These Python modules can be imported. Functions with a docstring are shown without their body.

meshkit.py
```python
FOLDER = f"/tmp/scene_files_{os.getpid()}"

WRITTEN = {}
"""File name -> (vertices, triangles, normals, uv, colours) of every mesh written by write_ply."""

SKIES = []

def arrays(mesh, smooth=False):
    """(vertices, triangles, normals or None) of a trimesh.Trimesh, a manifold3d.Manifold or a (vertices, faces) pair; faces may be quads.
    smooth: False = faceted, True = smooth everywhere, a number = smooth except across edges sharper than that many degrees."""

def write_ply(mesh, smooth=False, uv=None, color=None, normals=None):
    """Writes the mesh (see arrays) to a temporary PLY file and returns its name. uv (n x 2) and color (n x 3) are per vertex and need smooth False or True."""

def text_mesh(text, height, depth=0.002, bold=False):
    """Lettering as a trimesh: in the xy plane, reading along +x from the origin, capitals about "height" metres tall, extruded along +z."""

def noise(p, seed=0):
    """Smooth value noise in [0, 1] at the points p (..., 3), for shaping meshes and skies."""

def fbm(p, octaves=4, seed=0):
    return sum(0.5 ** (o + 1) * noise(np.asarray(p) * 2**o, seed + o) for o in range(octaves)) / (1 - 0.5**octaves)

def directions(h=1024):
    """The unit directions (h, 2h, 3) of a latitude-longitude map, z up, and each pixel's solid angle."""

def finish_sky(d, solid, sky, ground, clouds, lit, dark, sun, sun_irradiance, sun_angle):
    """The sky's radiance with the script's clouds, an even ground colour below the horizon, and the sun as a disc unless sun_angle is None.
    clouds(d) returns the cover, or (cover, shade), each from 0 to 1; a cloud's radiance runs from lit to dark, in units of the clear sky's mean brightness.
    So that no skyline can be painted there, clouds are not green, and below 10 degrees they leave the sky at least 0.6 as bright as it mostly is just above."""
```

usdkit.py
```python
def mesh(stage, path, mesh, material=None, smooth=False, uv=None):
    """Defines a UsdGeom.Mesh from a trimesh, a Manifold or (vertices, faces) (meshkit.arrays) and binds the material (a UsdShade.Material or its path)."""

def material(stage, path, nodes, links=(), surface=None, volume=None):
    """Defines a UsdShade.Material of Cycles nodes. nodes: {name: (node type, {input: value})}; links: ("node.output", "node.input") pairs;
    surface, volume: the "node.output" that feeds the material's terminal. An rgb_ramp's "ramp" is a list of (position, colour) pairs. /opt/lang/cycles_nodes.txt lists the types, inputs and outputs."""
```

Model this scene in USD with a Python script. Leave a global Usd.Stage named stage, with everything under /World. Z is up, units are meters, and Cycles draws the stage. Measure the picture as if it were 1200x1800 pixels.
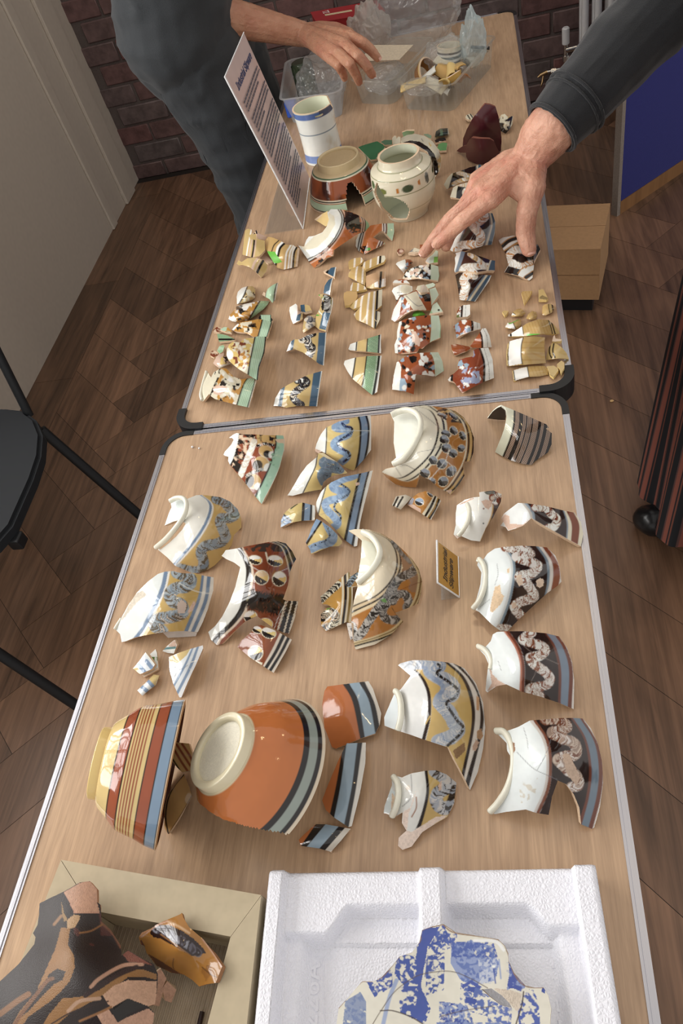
import math, random
import numpy as np, trimesh, usdkit, meshkit, manifold3d as m3
import shapely, shapely.geometry as sg
from scipy.spatial import Delaunay, cKDTree
from scipy.interpolate import RBFInterpolator
from pxr import Usd, UsdGeom, UsdLux, UsdShade, Gf, Sdf, Vt

stage = Usd.Stage.CreateInMemory()
UsdGeom.SetStageUpAxis(stage, UsdGeom.Tokens.z)
UsdGeom.SetStageMetersPerUnit(stage, 1.0)
UsdGeom.Xform.Define(stage, '/World')
UsdGeom.Scope.Define(stage, '/World/Looks')
TZ = 0.72                                   # table top
# ---------------------------------------------------------------- camera
CAM_R = np.array([[0.971223464911299,0.08048634439266304,0.2241582690243585],
                  [0.08186187625141396,0.7710180830283887,-0.6315296896107316],
                  [-0.22365959497032364,0.6317064698176951,0.7422409080]])
CAM_C = np.array([0.22320046,-0.82465621,1.46433237])
CAM_F = 1318.6341919574709
cam = UsdGeom.Camera.Define(stage, '/World/camera')
_m = Gf.Matrix4d(1.0)
for _i in range(3):
    for _j in range(3):
        _m[_i, _j] = float(CAM_R[_j, _i])
    _m[3, _i] = float(CAM_C[_i])
cam.AddTransformOp().Set(_m)
cam.CreateFocalLengthAttr(24.0)
cam.CreateHorizontalApertureAttr(24.0 * 1200 / CAM_F)
cam.CreateVerticalApertureAttr(24.0 * 1800 / CAM_F)
cam.CreateClippingRangeAttr(Gf.Vec2f(0.02,60))
cam.CreateFStopAttr(0.0)
cam.CreateExposureAttr(0.12)
# ---------------------------------------------------------------- light
def rgb(h):
    x = np.array([int(h[i:i + 2],16) for i in (0,2,4)]) / 255.0
    return np.where(x <= 0.04045, x / 12.92,((x + 0.055) / 1.055) ** 2.4)
dome = UsdLux.DomeLight.Define(stage, '/World/ambient_dome')
dome.CreateIntensityAttr(0.24)
dome.CreateColorAttr(Gf.Vec3f(1.0,0.965,0.93))
def rect_light(name, loc, target, w, h, inten, col):
    l = UsdLux.RectLight.Define(stage, '/World/' + name)
    l.CreateWidthAttr(w); l.CreateHeightAttr(h); l.CreateIntensityAttr(inten); l.CreateColorAttr(Gf.Vec3f(*col))
    z = np.array(loc, float) - np.array(target, float); z /= np.linalg.norm(z)
    x = np.cross([0,0,1.0], z); x /= np.linalg.norm(x); y = np.cross(z, x)
    m = Gf.Matrix4d(1.0)
    for i, a in enumerate((x, y, z)):
        for j in range(3): m[i, j] = float(a[j])
    for j in range(3): m[3, j] = float(loc[j])
    l.AddTransformOp().Set(m)
# daylight: the tall window in the left wall (four lights of glass between bars)
for _k, _y in enumerate((-1.02,-0.46,0.10,0.66)):
    for _q, _z in enumerate((1.32,1.98)):
        rect_light('window_daylight_%d%d' % (_k, _q),(-1.75, _y, _z),(0.3, _y, _z),0.5,0.6,8.2,(1.0,0.985,0.96))
# a bunch of warm lamps under the ceiling
for _k, (_x, _y, _z) in enumerate([(0.10,0.75,2.55),(0.17,0.83,2.50),(0.02,0.86,2.52),(-0.55,1.9,2.6),(0.9,1.7,2.6),(0.75,-0.2,2.55)]):
    s = UsdLux.SphereLight.Define(stage, '/World/warm_lamp_%d' % _k)
    s.CreateRadiusAttr(0.022); s.CreateIntensityAttr(110.0); s.CreateColorAttr(Gf.Vec3f(1.0,0.70,0.36))
    s.AddTranslateOp().Set(Gf.Vec3d(_x, _y, _z))
# ---------------------------------------------------------------- helpers
def P(x, y, z=0.0):
    """the point at height z above the table top that the photograph shows at pixel x, y"""
    v = CAM_R @ np.array([x - 600.0,900.0 - y, -CAM_F])
    return CAM_C + v * ((TZ + z - CAM_C[2]) / v[2])
def PV(x, y, z):
    v = np.stack([x - 600.0,900.0 - y, np.full(np.shape(x),-CAM_F)],-1) @ CAM_R.T
    return CAM_C + v * ((TZ + z - CAM_C[2]) / v[:, 2])[:, None]
NAMES = {}
def fresh(parent, name):
    k = (parent, name); n = NAMES.get(k, -1) + 1; NAMES[k] = n
    return f'{parent}/{name}' + (f'_{n:03d}' if n else '')
ORIGIN = {}
def tag(path, label=None, cat=None, group=None, kind=None):
    p = stage.GetPrimAtPath(path)
    for k, v in (('label', label),('category', cat),('group', group),('kind', kind)):
        if v: p.SetCustomDataByKey(k, v)
    return path
def thing(name, label, cat, loc=(0,0,0), group=None):
    path = fresh('/World', name)
    x = UsdGeom.Xform.Define(stage, path); x.AddTranslateOp().Set(Gf.Vec3d(*map(float, loc)))
    ORIGIN[path] = np.array(loc, float)
    return tag(path, label, cat, group)
def struct(name, loc=(0,0,0)):
    path = fresh('/World', name)
    x = UsdGeom.Xform.Define(stage, path); x.AddTranslateOp().Set(Gf.Vec3d(*map(float, loc)))
    ORIGIN[path] = np.array(loc, float)
    return tag(path, kind='structure')
def org(path):
    while path and path not in ORIGIN: path = path.rpartition('/')[0]
    return ORIGIN.get(path, np.zeros(3))
def put(parent, name, mesh, material, smooth=False, col=None, gl=None, label=None, kind=None):
    """one Mesh prim, given in world coordinates"""
    path = fresh(parent, name)
    o = org(parent)
    if isinstance(mesh, tuple) and len(mesh) == 3:
        v, f, n = mesh
        mesh = usdkit.mesh(stage, path, (v - o, f), material, smooth=False)
        mesh.CreateNormalsAttr(Vt.Vec3fArray.FromNumpy(np.asarray(n, np.float32))); mesh.SetNormalsInterpolation('vertex')
    else:
        v, f, n = meshkit.arrays(mesh, smooth)
        mesh = usdkit.mesh(stage, path, (v - o, f), material, smooth=False)
        if n is not None:
            mesh.CreateNormalsAttr(Vt.Vec3fArray.FromNumpy(n.astype(np.float32))); mesh.SetNormalsInterpolation('vertex')
    if col is not None:
        UsdGeom.PrimvarsAPI(mesh).CreatePrimvar('tint', Sdf.ValueTypeNames.Color3fArray, 'vertex').Set(Vt.Vec3fArray.FromNumpy(np.asarray(col, np.float32)))
        UsdGeom.PrimvarsAPI(mesh).CreatePrimvar('shine', Sdf.ValueTypeNames.FloatArray, 'vertex').Set(Vt.FloatArray.FromNumpy(np.asarray(gl, np.float32)))
    if label or kind: tag(path, label, kind=kind)
    return path
def cat(*ms):
    return trimesh.util.concatenate([x for x in ms if x is not None])
def box(lo, hi):
    lo, hi = np.minimum(lo, hi), np.maximum(lo, hi)
    b = trimesh.creation.box(hi - lo); b.apply_translation((lo + hi) / 2.0); return b
def rbox(lo, hi, r=0.003, n=12):
    """box with rounded edges"""
    lo, hi = np.minimum(lo, hi).astype(float), np.maximum(lo, hi).astype(float)
    r = min(r, 0.49 * (hi - lo).min())
    s = m3.Manifold.sphere(r, n)
    ms = [s.translate([float([lo[0] + r, hi[0] - r][i]), float([lo[1] + r, hi[1] - r][j]), float([lo[2] + r, hi[2] - r][k])]) for i in (0,1) for j in (0,1) for k in (0,1)]
    return tm(m3.Manifold.batch_hull(ms))
def tm(m):
    q = m.to_mesh(); return trimesh.Trimesh(np.array(q.vert_properties[:, :3]), np.array(q.tri_verts), process=False)
def catmull(pts, n=10):
    p = np.asarray(pts, float)
    if len(p) < 3: return p
    q = np.vstack([2 * p[0] - p[1], p, 2 * p[-1] - p[-2]])
    out = []
    t = np.linspace(0,1, n, endpoint=False)[:, None]
    for i in range(1, len(q) - 2):
        a, b, c, d = q[i - 1], q[i], q[i + 1], q[i + 2]
        out.append(0.5 * (2 * b + (c - a) * t + (2 * a - 5 * b + 4 * c - d) * t ** 2 + (3 * b - a - 3 * c + d) * t ** 3))
    return np.vstack(out + [p[-1:]])
def tube(path, r, sides=10, caps=True, squash=None, up=(0,0,1)):
    """a tube of radius r (number or one per point) along points"""
    p = np.asarray(path, float); n = len(p); r = np.broadcast_to(np.asarray(r, float),(n,))
    t = np.gradient(p, axis=0); t /= np.linalg.norm(t, axis=1, keepdims=True) + 1e-12
    u = np.asarray(up, float)
    a = np.cross(t, u); bad = np.linalg.norm(a, axis=1) < 1e-3
    a[bad] = np.cross(t[bad],[1.0,0.2,0]); a /= np.linalg.norm(a, axis=1, keepdims=True)
    b = np.cross(a, t)
    ang = np.arange(sides) * 2 * np.pi / sides
    ka, kb = squash or (1,1)
    v = p[:, None] + r[:, None, None] * (ka * np.cos(ang)[None, :, None] * a[:, None] + kb * np.sin(ang)[None, :, None] * b[:, None])
    i, j = np.meshgrid(np.arange(n - 1), np.arange(sides), indexing='ij')
    A, B = i * sides + j, i * sides + (j + 1) % sides
    f = np.vstack([np.stack([A, B + sides, B],-1).reshape(-1,3), np.stack([A, A + sides, B + sides],-1).reshape(-1,3)])
    v = v.reshape(-1,3)
    if caps:
        v = np.vstack([v, p[:1], p[-1:]]); k = np.arange(sides)
        f = np.vstack([f, np.stack([np.full(sides, n * sides), k, (k + 1) % sides],-1), np.stack([np.full(sides, n * sides + 1),(n - 1) * sides + (k + 1) % sides, (n - 1) * sides + k],-1)])
    m = trimesh.Trimesh(v, f, process=False)
    if m.volume < 0: m.invert()
    return m
def prism(poly, z0, z1):
    """upright prism over a world polygon"""
    m = trimesh.creation.extrude_polygon(sg.Polygon(poly) if not hasattr(poly, 'geom_type') else poly, z1 - z0, engine='earcut'); m.apply_translation([0,0, z0]); return m
def lathe(profile, seg=64, a0=0.0, a1=2 * np.pi):
    """closed profile [(r, z)...] turned about z"""
    pr = np.asarray(profile, float); full = abs(a1 - a0 - 2 * np.pi) < 1e-6
    n = seg if full else seg + 1
    an = a0 + (a1 - a0) * np.arange(n) / seg
    v = np.stack([pr[None, :, 0] * np.cos(an)[:, None], pr[None, :, 0] * np.sin(an)[:, None], np.broadcast_to(pr[None, :, 1],(n, len(pr)))],-1)
    k = len(pr); f = []
    i, j = np.meshgrid(np.arange(n if full else n - 1), np.arange(k - 1), indexing='ij')
    A = i * k + j; B = ((i + 1) % n) * k + j
    f = np.vstack([np.stack([A, B, B + 1],-1).reshape(-1,3), np.stack([A, B + 1, A + 1],-1).reshape(-1,3)])
    return trimesh.Trimesh(v.reshape(-1,3), f, process=False)
# ---------------------------------------------------------------- materials
def mat(name, nodes, links=(), surface='p.BSDF', volume=None):
    return usdkit.material(stage, '/World/Looks/' + name, nodes, links, surface=surface, volume=volume)
def plain(name, col, rough=0.5, bump=0.0, scale=200.0, spread=0.12, **kw):
    c = np.asarray(rgb(col) if isinstance(col, str) else col)
    nodes = {'tc': ('texture_coordinate', {}),'n': ('noise_texture', {'scale': scale, 'detail': 3.0}),
             'r': ('rgb_ramp', {'ramp': [(0.3, c * (1 - spread)),(0.7, np.minimum(c * (1 + spread),1))]}),
             'p': ('principled_bsdf', {'roughness': rough, **kw})}
    links = [('tc.object','n.vector'),('n.fac','r.fac'),('r.color','p.base_color')]
    if bump:
        nodes['b'] = ('bump', {'strength': bump, 'distance': 0.002}); links += [('n.fac','b.height'),('b.normal','p.normal')]
    return mat(name, nodes, links)
# pottery: colours and shine come with the piece
GLAZE = mat('glaze', {'a': ('attribute', {'attribute': 'tint'}),'s': ('attribute', {'attribute': 'shine'}),'tc': ('texture_coordinate', {}),
    'n': ('noise_texture', {'scale': 900.0,'detail': 2.0}),'w': ('noise_texture', {'scale': 45.0,'detail': 2.0}),
    'mr': ('map_range', {'from_min': 0.0,'from_max': 1.0,'to_min': 0.85,'to_max': 0.085}),
    'ms': ('map_range', {'from_min': 0.0,'from_max': 1.0,'to_min': 0.25,'to_max': 0.55}),
    'mb': ('map_range', {'from_min': 0.0,'from_max': 1.0,'to_min': 0.5,'to_max': 0.0}),
    'b': ('bump', {'strength': 0.4,'distance': 0.0015}),'b2': ('bump', {'strength': 0.12,'distance': 0.004}),'p': ('principled_bsdf', {})},
    [('tc.object','n.vector'),('tc.object','w.vector'),('a.color','p.base_color'),('s.fac','mr.value'),('s.fac','ms.value'),('s.fac','mb.value'),('mr.result','p.roughness'),
     ('ms.result','p.specular_ior_level'),('n.fac','b.height'),('mb.result','b.strength'),('w.fac','b2.height'),('b.normal','b2.normal'),('b2.normal','p.normal')])
# ---------------------------------------------------------------- the room
def wood_mat(name, dark, light, rot=0.0, along=3.0, across=70.0, rough=0.4, rnd=0.25, spec=0.4, bump=0.05, knots=0.0):
    d, l = rgb(dark), rgb(light)
    nodes = {'tc': ('texture_coordinate', {}),'m': ('mapping', {'rotation': (0,0, rot),'scale': (across, along, 1.0)}),'m2': ('mapping', {'rotation': (0,0, rot),'scale': (across * 0.12, along * 0.5,1.0)}),
             'n': ('noise_texture', {'scale': 1.0,'detail': 5.0,'roughness': 0.65,'distortion': 0.6}),'n2': ('noise_texture', {'scale': 1.0,'detail': 3.0,'distortion': 1.5}),
             'a': ('mix_float', {'fac': 0.45}),'r': ('rgb_ramp', {'ramp': [(0.32, d),(0.68, l)]}),'oi': ('object_info', {}),
             'mv': ('map_range', {'from_min': 0.0,'from_max': 1.0,'to_min': 1 - rnd, 'to_max': 1 + rnd}),'h': ('hsv', {}),'b': ('bump', {'strength': bump, 'distance': 0.001}),
             'p': ('principled_bsdf', {'roughness': rough, 'specular_ior_level': spec})}
    links = [('tc.object','m.vector'),('tc.object','m2.vector'),('m.vector','n.vector'),('m2.vector','n2.vector'),('n.fac','a.a'),('n2.fac','a.b'),('a.result','r.fac'),
             ('oi.random','mv.value'),('mv.result','h.value'),('r.color','h.color'),('h.color','p.base_color'),('n.fac','b.height'),('b.normal','p.normal')]
    return mat(name, nodes, links)
BEECH = wood_mat('beech','9c8066','c4a586',0.0,14.0,330.0,0.24,0.02,0.5,0.03)
OAK = [wood_mat('oak_a','402d20','80604a', math.radians(-45),3.0,60.0,0.38,0.28,0.5,0.06), wood_mat('oak_b','402d20','80604a', math.radians(45),3.0,60.0,0.38,0.28,0.5,0.06)]
OAKY = wood_mat('oak_border','402d20','7d5e48',0.0,3.0,60.0,0.38,0.28,0.5,0.06)
RAILWOOD = wood_mat('rail_wood','7a5636','9a7048', math.radians(49),6.0,60.0,0.45,0.0)
JOINT = plain('floor_joint','1f1712',0.8)
MORTAR = plain('mortar','5d5350',0.85,0.5,300.0)
def brick_mat():
    nodes = {'tc': ('texture_coordinate', {}),'n': ('noise_texture', {'scale': 26.0,'detail': 5.0,'roughness': 0.6}),'f': ('noise_texture', {'scale': 240.0,'detail': 3.0}),'oi': ('object_info', {}),
             'r': ('rgb_ramp', {'ramp': [(0.0, rgb('6a5654')),(0.35, rgb('745351')),(0.6, rgb('6a5f5e')),(0.85, rgb('7b5350')),(1.0, rgb('5e5857'))]}),
             'r2': ('rgb_ramp', {'ramp': [(0.35,(0.62,0.62,0.62)),(0.7,(1.15,1.15,1.15))]}),'mx': ('mix_color', {'blend_type': 'multiply','fac': 1.0,'use_clamp': False}),
             'b': ('bump', {'strength': 0.45,'distance': 0.003}),'p': ('principled_bsdf', {'roughness': 0.5,'specular_ior_level': 0.45})}
    return mat('dark_brick', nodes, [('tc.object','n.vector'),('tc.object','f.vector'),('oi.random','r.fac'),('n.fac','r2.fac'),('r.color','mx.a'),('r2.color','mx.b'),('mx.result','p.base_color'),('n.fac','b.height'),('b.normal','p.normal')])
BRICK = brick_mat()
WALLPAINT = plain('wall_paint','c9bfb2',0.55,0.05,60.0,0.03)
ALU = mat('aluminium', {'tc': ('texture_coordinate', {}),'m': ('mapping', {'scale': (400.0,8.0,400.0)}),'n': ('noise_texture', {'scale': 1.0,'detail': 3.0}),
    'mr': ('map_range', {'to_min': 0.22,'to_max': 0.4}),'p': ('principled_bsdf', {'base_color': (0.50,0.50,0.54),'metallic': 1.0})}, [('tc.object','m.vector'),('m.vector','n.vector'),('n.fac','mr.value'),('mr.result','p.roughness')])
BLACKPL = plain('black_plastic','17181a',0.42,0.05,500.0)
BLACKMET = plain('black_metal','101317',0.5,0.02,300.0)
WHITEMET = plain('white_enamel','e9ebee',0.25,0.0,80.0,0.02)
CHROME = mat('chrome', {'p': ('principled_bsdf', {'base_color': (0.72,0.70,0.66),'metallic': 1.0,'roughness': 0.22})})
BRASS = mat('brass', {'p': ('principled_bsdf', {'base_color': (0.55,0.38,0.2),'metallic': 1.0,'roughness': 0.35})})

fl = struct('floor')
put(fl, 'floor_base', box((-2.2,-1.8,-0.06),(2.6,2.9,-0.0006)), JOINT)
_w, _n = 0.155,4
_q0, _p0 = 1.2836,-0.0529
_c = math.sqrt(0.5)
_done = set()
for _i in range(-22,32):
    for _j in range(-24,32):
        k = (_i - _j) % (2 * _n)
        if k < _n: key = ('h', _i - k, _j)
        else: key = ('v', _i, _j - (2 * _n - 1 - k))
        if key in _done: continue
        _done.add(key)
        p0, q0 = _p0 + key[1] * _w, _q0 + key[2] * _w
        p1, q1 = (p0 + _n * _w, q0 + _w) if key[0] == 'h' else (p0 + _w, q0 + _n * _w)
        g = 0.0006
        pts = [((p - q) * _c, (p + q) * _c) for p, q in ((p0 + g, q0 + g),(p1 - g, q0 + g),(p1 - g, q1 - g),(p0 + g, q1 - g))]
        pg = sg.Polygon(pts).intersection(sg.box(-1.262,-1.5,1.7,2.60))
        if pg.is_empty or pg.area < 1e-4: continue
        put(fl, 'plank', prism(pg, -0.006,0.0), OAK[0] if key[0] == 'h' else OAK[1])
for a, b in ((-1.5,-0.9),(-0.9,-0.28),(-0.28,0.42),(0.42,1.148),(1.148,1.75),(1.75,2.45),(2.45,2.6)):
    put(fl, 'plank', box((-1.42, a + .0006,-.006),(-1.2632, b - .0006,0)), OAKY)

wb = struct('wall_back')
put(wb, 'mortar', box((-1.45,2.648,-0.06),(2.2,2.76,2.6)), MORTAR)
_h, _l, _j = 0.0862,0.2385,0.010
_rn = random.Random(3)
for r in range(0,19):
    z0 = -0.016 + r * _h
    x = -1.45 - (0.0 if r % 2 else 0.12) + (0.065 if r % 2 else 0.065)
    while x < 2.1:
        a, b = max(x + _j / 2,-1.45), min(x + _l - _j / 2,2.2)
        if b - a > 0.03:
            dy = _rn.uniform(-.0025,.0025)
            m = rbox((a + _rn.uniform(-.002,.002),2.6405 + dy, max(z0 + _j / 2,0.0005)),(b + _rn.uniform(-.002,.002),2.70, z0 + _h - _j / 2),0.004,4)
            put(wb, 'brick', m, BRICK, smooth=40)
        x += _l
put(wb, 'upper_wall', box((-1.45,2.645,1.63),(2.2,2.70,2.6)), MORTAR)
wl = struct('wall_left')
put(wl, 'wall_face', box((-1.52,0.95,0.0),(-1.42,2.70,2.6)), WALLPAINT)
put(wl, 'wall_face', box((-1.52,-1.8,0.0),(-1.42,0.95,0.98)), WALLPAINT)
put(wl, 'wall_face', box((-1.52,-1.8,2.32),(-1.42,0.95,2.6)), WALLPAINT)
put(wl, 'wall_face', box((-1.52,-1.8,0.98),(-1.42,-1.32,2.32)), WALLPAINT)
tr = struct('trim_1')
put(tr, 'moulding', rbox((-1.4195,2.18,0.001),(-1.408,2.235,2.58),.003,6), WALLPAINT)
put(tr, 'moulding', rbox((-1.4195,2.40,0.001),(-1.404,2.53,2.58),.003,6), WALLPAINT)
wn = struct('window_1')
for y in (-1.30,-0.74,-0.18,0.38,0.93):
    put(wn, 'glazing_bar', box((-1.50, y - .022,0.99),(-1.43, y + .022,2.31)), WALLPAINT)
for z in (1.005,1.65,2.295):
    put(wn, 'glazing_bar', box((-1.495,-1.29, z - .018),(-1.435,0.92, z + .018)), WALLPAINT)

# radiator and valve on the back wall
rd = thing('radiator','white column radiator standing against the dark brick wall','radiator',(0.9,2.55,0.0))
for k in range(12):
    x = 0.634 + k * 0.047
    for y in (2.50,2.575):
        put(rd, 'column', tube([(x, y, 0.13),(x, y, 0.9)],0.0135,10), WHITEMET, smooth=40)
put(rd, 'bottom_header', tube([(0.615,2.5375,0.15),(1.17,2.5375,0.15)],0.026,12), WHITEMET, smooth=40)
put(rd, 'top_header', tube([(0.615,2.5375,0.88),(1.17,2.5375,0.88)],0.026,12), WHITEMET, smooth=40)
for x in (0.67,1.12): put(rd, 'foot', box((x - .012,2.49,0.0),(x + .012,2.585,0.14)), WHITEMET)
va = thing('radiator_valve','chrome radiator valve with a white cap at the left of the radiator','valve',(0.567,2.54,0.0))
put(va, 'cap', tube([(0.567,2.54,0.236),(0.567,2.54,0.239),(0.567,2.54,0.292),(0.567,2.54,0.296)],[0.0125,0.0145,0.0145,0.011],16), WHITEMET, smooth=40)
put(va, 'valve_body', cat(tube([(0.567,2.54,0.150),(0.567,2.54,0.235)],0.0085,14), tube([(0.567,2.54,0.175),(0.567,2.54,0.195)],0.013,6), tube([(0.567,2.5375,0.215),(0.613,2.5375,0.215)],0.011,12)), CHROME, smooth=40)
put(va, 'pipe', tube(catmull([(0.567,2.54,0.0),(0.567,2.54,0.08),(0.567,2.54,0.152)]),0.007,10), CHROME, smooth=True)
pp = thing('pipe_fitting','small brass and chrome pipe fitting lying low against the brick wall','pipe',(0.5,2.6,0.0))
put(pp, 'pipe', tube([(0.50,2.615,0.118),(0.5695,2.615,0.118)],0.0075,10), CHROME, smooth=40)
put(pp, 'nut', tube([(0.515,2.615,0.118),(0.535,2.615,0.118)],0.0125,6), CHROME, smooth=40)
put(pp, 'spout', tube([(0.502,2.615,0.118),(0.475,2.615,0.112),(0.462,2.615,0.105)],[0.008,0.007,0.004],10), BRASS, smooth=40)
put(pp, 'lever', tube([(0.485,2.615,0.108),(0.478,2.60,0.085),(0.473,2.60,0.072)],[0.004,0.005,0.003],8), BRASS, smooth=40)

# blue display board
BLUE = plain('blue_felt','141a6e',0.95,0.3,900.0,0.12, sheen_weight=0.15)
bd = thing('display_board','royal blue felt display board with a grey edge post at the right','display board',(0.64,1.63,0.0))
_d = np.array([math.cos(math.radians(41)), math.sin(math.radians(41)),0.0]); _nn = np.array([-_d[1], _d[0],0.0]); _o = np.array([0.64,1.63,0.0])
def along(s0, s1, t0, t1, z0, z1):
    return trimesh.convex.convex_hull(np.array([_o + _d * s + _nn * t + [0,0, z] for s in (s0, s1) for t in (t0, t1) for z in (z0, z1)]))
put(bd, 'panel', along(0.016,1.15,0.004,0.020,0.045,1.75), BLUE)
put(bd, 'edge_post', along(0.0,0.015,0.0,0.024,0.0,1.76), plain('grey_post','8a8078',0.4))
put(bd, 'bottom_rail', along(0.016,1.15,0.0,0.024,0.0,0.044), RAILWOOD)

# ---------------------------------------------------------------- the two folding tables
def table(name, label, x0, x1, y0, y1, yaw, dx, nearcap, gapz=0.0):
    cy, sy = math.cos(yaw), math.sin(yaw)
    M = np.eye(4); M[:2, :2] = [[cy, -sy],[sy, cy]]; M[0,3] = dx
    t = thing(name, label, 'table',(dx, (y0 + y1) / 2,0))
    def w(m):
        m = m.copy() if hasattr(m, 'copy') else m; m.apply_transform(M); return m
    rr = 0.035
    full = sg.box(x0 + rr, y0 + rr, x1 - rr, y1 - rr).buffer(rr, 12)
    ins = full.buffer(-0.0085)
    put(t, 'tabletop', w(prism(ins, TZ - 0.02, TZ)), BEECH)
    ring = full.difference(full.buffer(-0.0088))
    def lip(p): return cat(prism(p, TZ - 0.024, TZ + 0.0012))
    L = 0.048
    for q in (sg.box(x0 - 1, y0 + L, x0 + .1, y1 - L), sg.box(x1 - .1, y0 + L, x1 + 1, y1 - L), sg.box(x0 + L, y0 - 1, x1 - L, y0 + .1), sg.box(x0 + L, y1 - .1, x1 - L, y1 + 1)):
        e = ring.intersection(q); m = lip(e)
        c = e.buffer(-0.0028)
        put(t, 'edge_strip', w(cat(m, prism(c, TZ + 0.0005, TZ + 0.0022))), ALU)
    for q in (sg.box(x0 - 1, y0 - 1, x0 + L, y0 + L), sg.box(x1 - L, y0 - 1, x1 + 1, y0 + L), sg.box(x0 - 1, y1 - L, x0 + L, y1 + 1), sg.box(x1 - L, y1 - L, x1 + 1, y1 + 1)):
        big = name and (q.bounds[1] < y0) and nearcap
        rg = full.buffer(0.0025).difference(full.buffer(-0.011)) if big else ring.buffer(0.0003)
        e = rg.intersection(q)
        put(t, 'corner_cap', w(prism(e, TZ - 0.026, TZ + (0.0045 if big else 0.0016))), BLACKPL)
    for k, yy in enumerate((y0 + 0.22, y1 - 0.055)):
        s = 1 if k else -1
        pts = [(x0 + 0.06, yy, TZ - 0.03),(x0 + 0.05, yy - s * 0.01,0.02),(x0 + 0.05, yy - s * 0.01,0.012)]
        for xx in (x0 + 0.06, x1 - 0.06):
            put(t, 'leg', w(tube([(xx, yy, TZ - 0.022),(xx, yy, 0.0)],0.0125,12)), BLACKMET, smooth=40)
        put(t, 'crossbar', w(tube([(x0 + 0.07, yy, 0.16),(x1 - 0.07, yy, 0.16)],0.009,10)), BLACKMET, smooth=40)
    return t
table('folding_table','nearer folding table with pale wood top, holding the large bowl pieces',-0.305,0.305,-1.22,-0.0008,-0.006,0.0015, False)
table('folding_table','farther folding table with black corner caps, holding small sherds and plastic tubs',-0.305,0.305,0.0012,1.526,-0.01043801,0.01400173, True)

# chair at the left
SEATB = plain('black_seat','10151b',0.75,0.06,400.0)
ch = thing('chair','black chair with a rounded seat and slim metal legs beside the table','chair',(-0.99,0.24,0))
seat = sg.Polygon([(-1.20,0.43),(-0.96,0.452),(-0.90,0.435),(-0.85,0.395),(-0.812,0.339),(-0.79,0.27),(-0.782,0.20),(-0.780,0.07),(-0.80,0.02),(-0.86,-0.01),(-1.16,0.0),(-1.21,0.06),(-1.22,0.36)]).buffer(0.02,6).buffer(-0.02,6)
put(ch, 'seat', cat(prism(seat, 0.432,0.452), prism(seat.buffer(-0.008),0.452,0.460)), SEATB)
def bar(a, b, w=0.022, h=0.016):
    return tube([a, b],0.012,10)
A1 = P(72,755,0.432 - TZ); A2 = P(300,953,0.0 - TZ)
put(ch, 'leg', bar(tuple(A1), tuple(A2)), BLACKMET, smooth=40)
B1 = np.array([-0.85,0.04,0.432]); B2 = P(135,1240,-TZ)
B1 = P(-118,1071,0.432 - TZ); B2 = P(170,1264,-TZ)
put(ch, 'leg', bar((B1[0], B1[1],.432), tuple(B2)), BLACKMET, smooth=40)
put(ch, 'leg', bar((-1.17,0.38,0.432),(-1.22,0.46,0.0)), BLACKMET, smooth=40)
put(ch, 'leg', bar((-1.15,0.03,0.432),(-1.20,-0.06,0.0)), BLACKMET, smooth=40)
for xx in (-0.885,-1.17):
    U = [(xx, 0.425,0.445),(xx - .002,0.47,0.62),(xx, 0.50,0.84)]
    put(ch, 'back_post', tube(U, 0.0105,10), BLACKMET, smooth=40)
put(ch, 'backrest', rbox((-1.19,0.478,0.64),(-0.90,0.50,0.83),0.008), SEATB, smooth=40)
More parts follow.
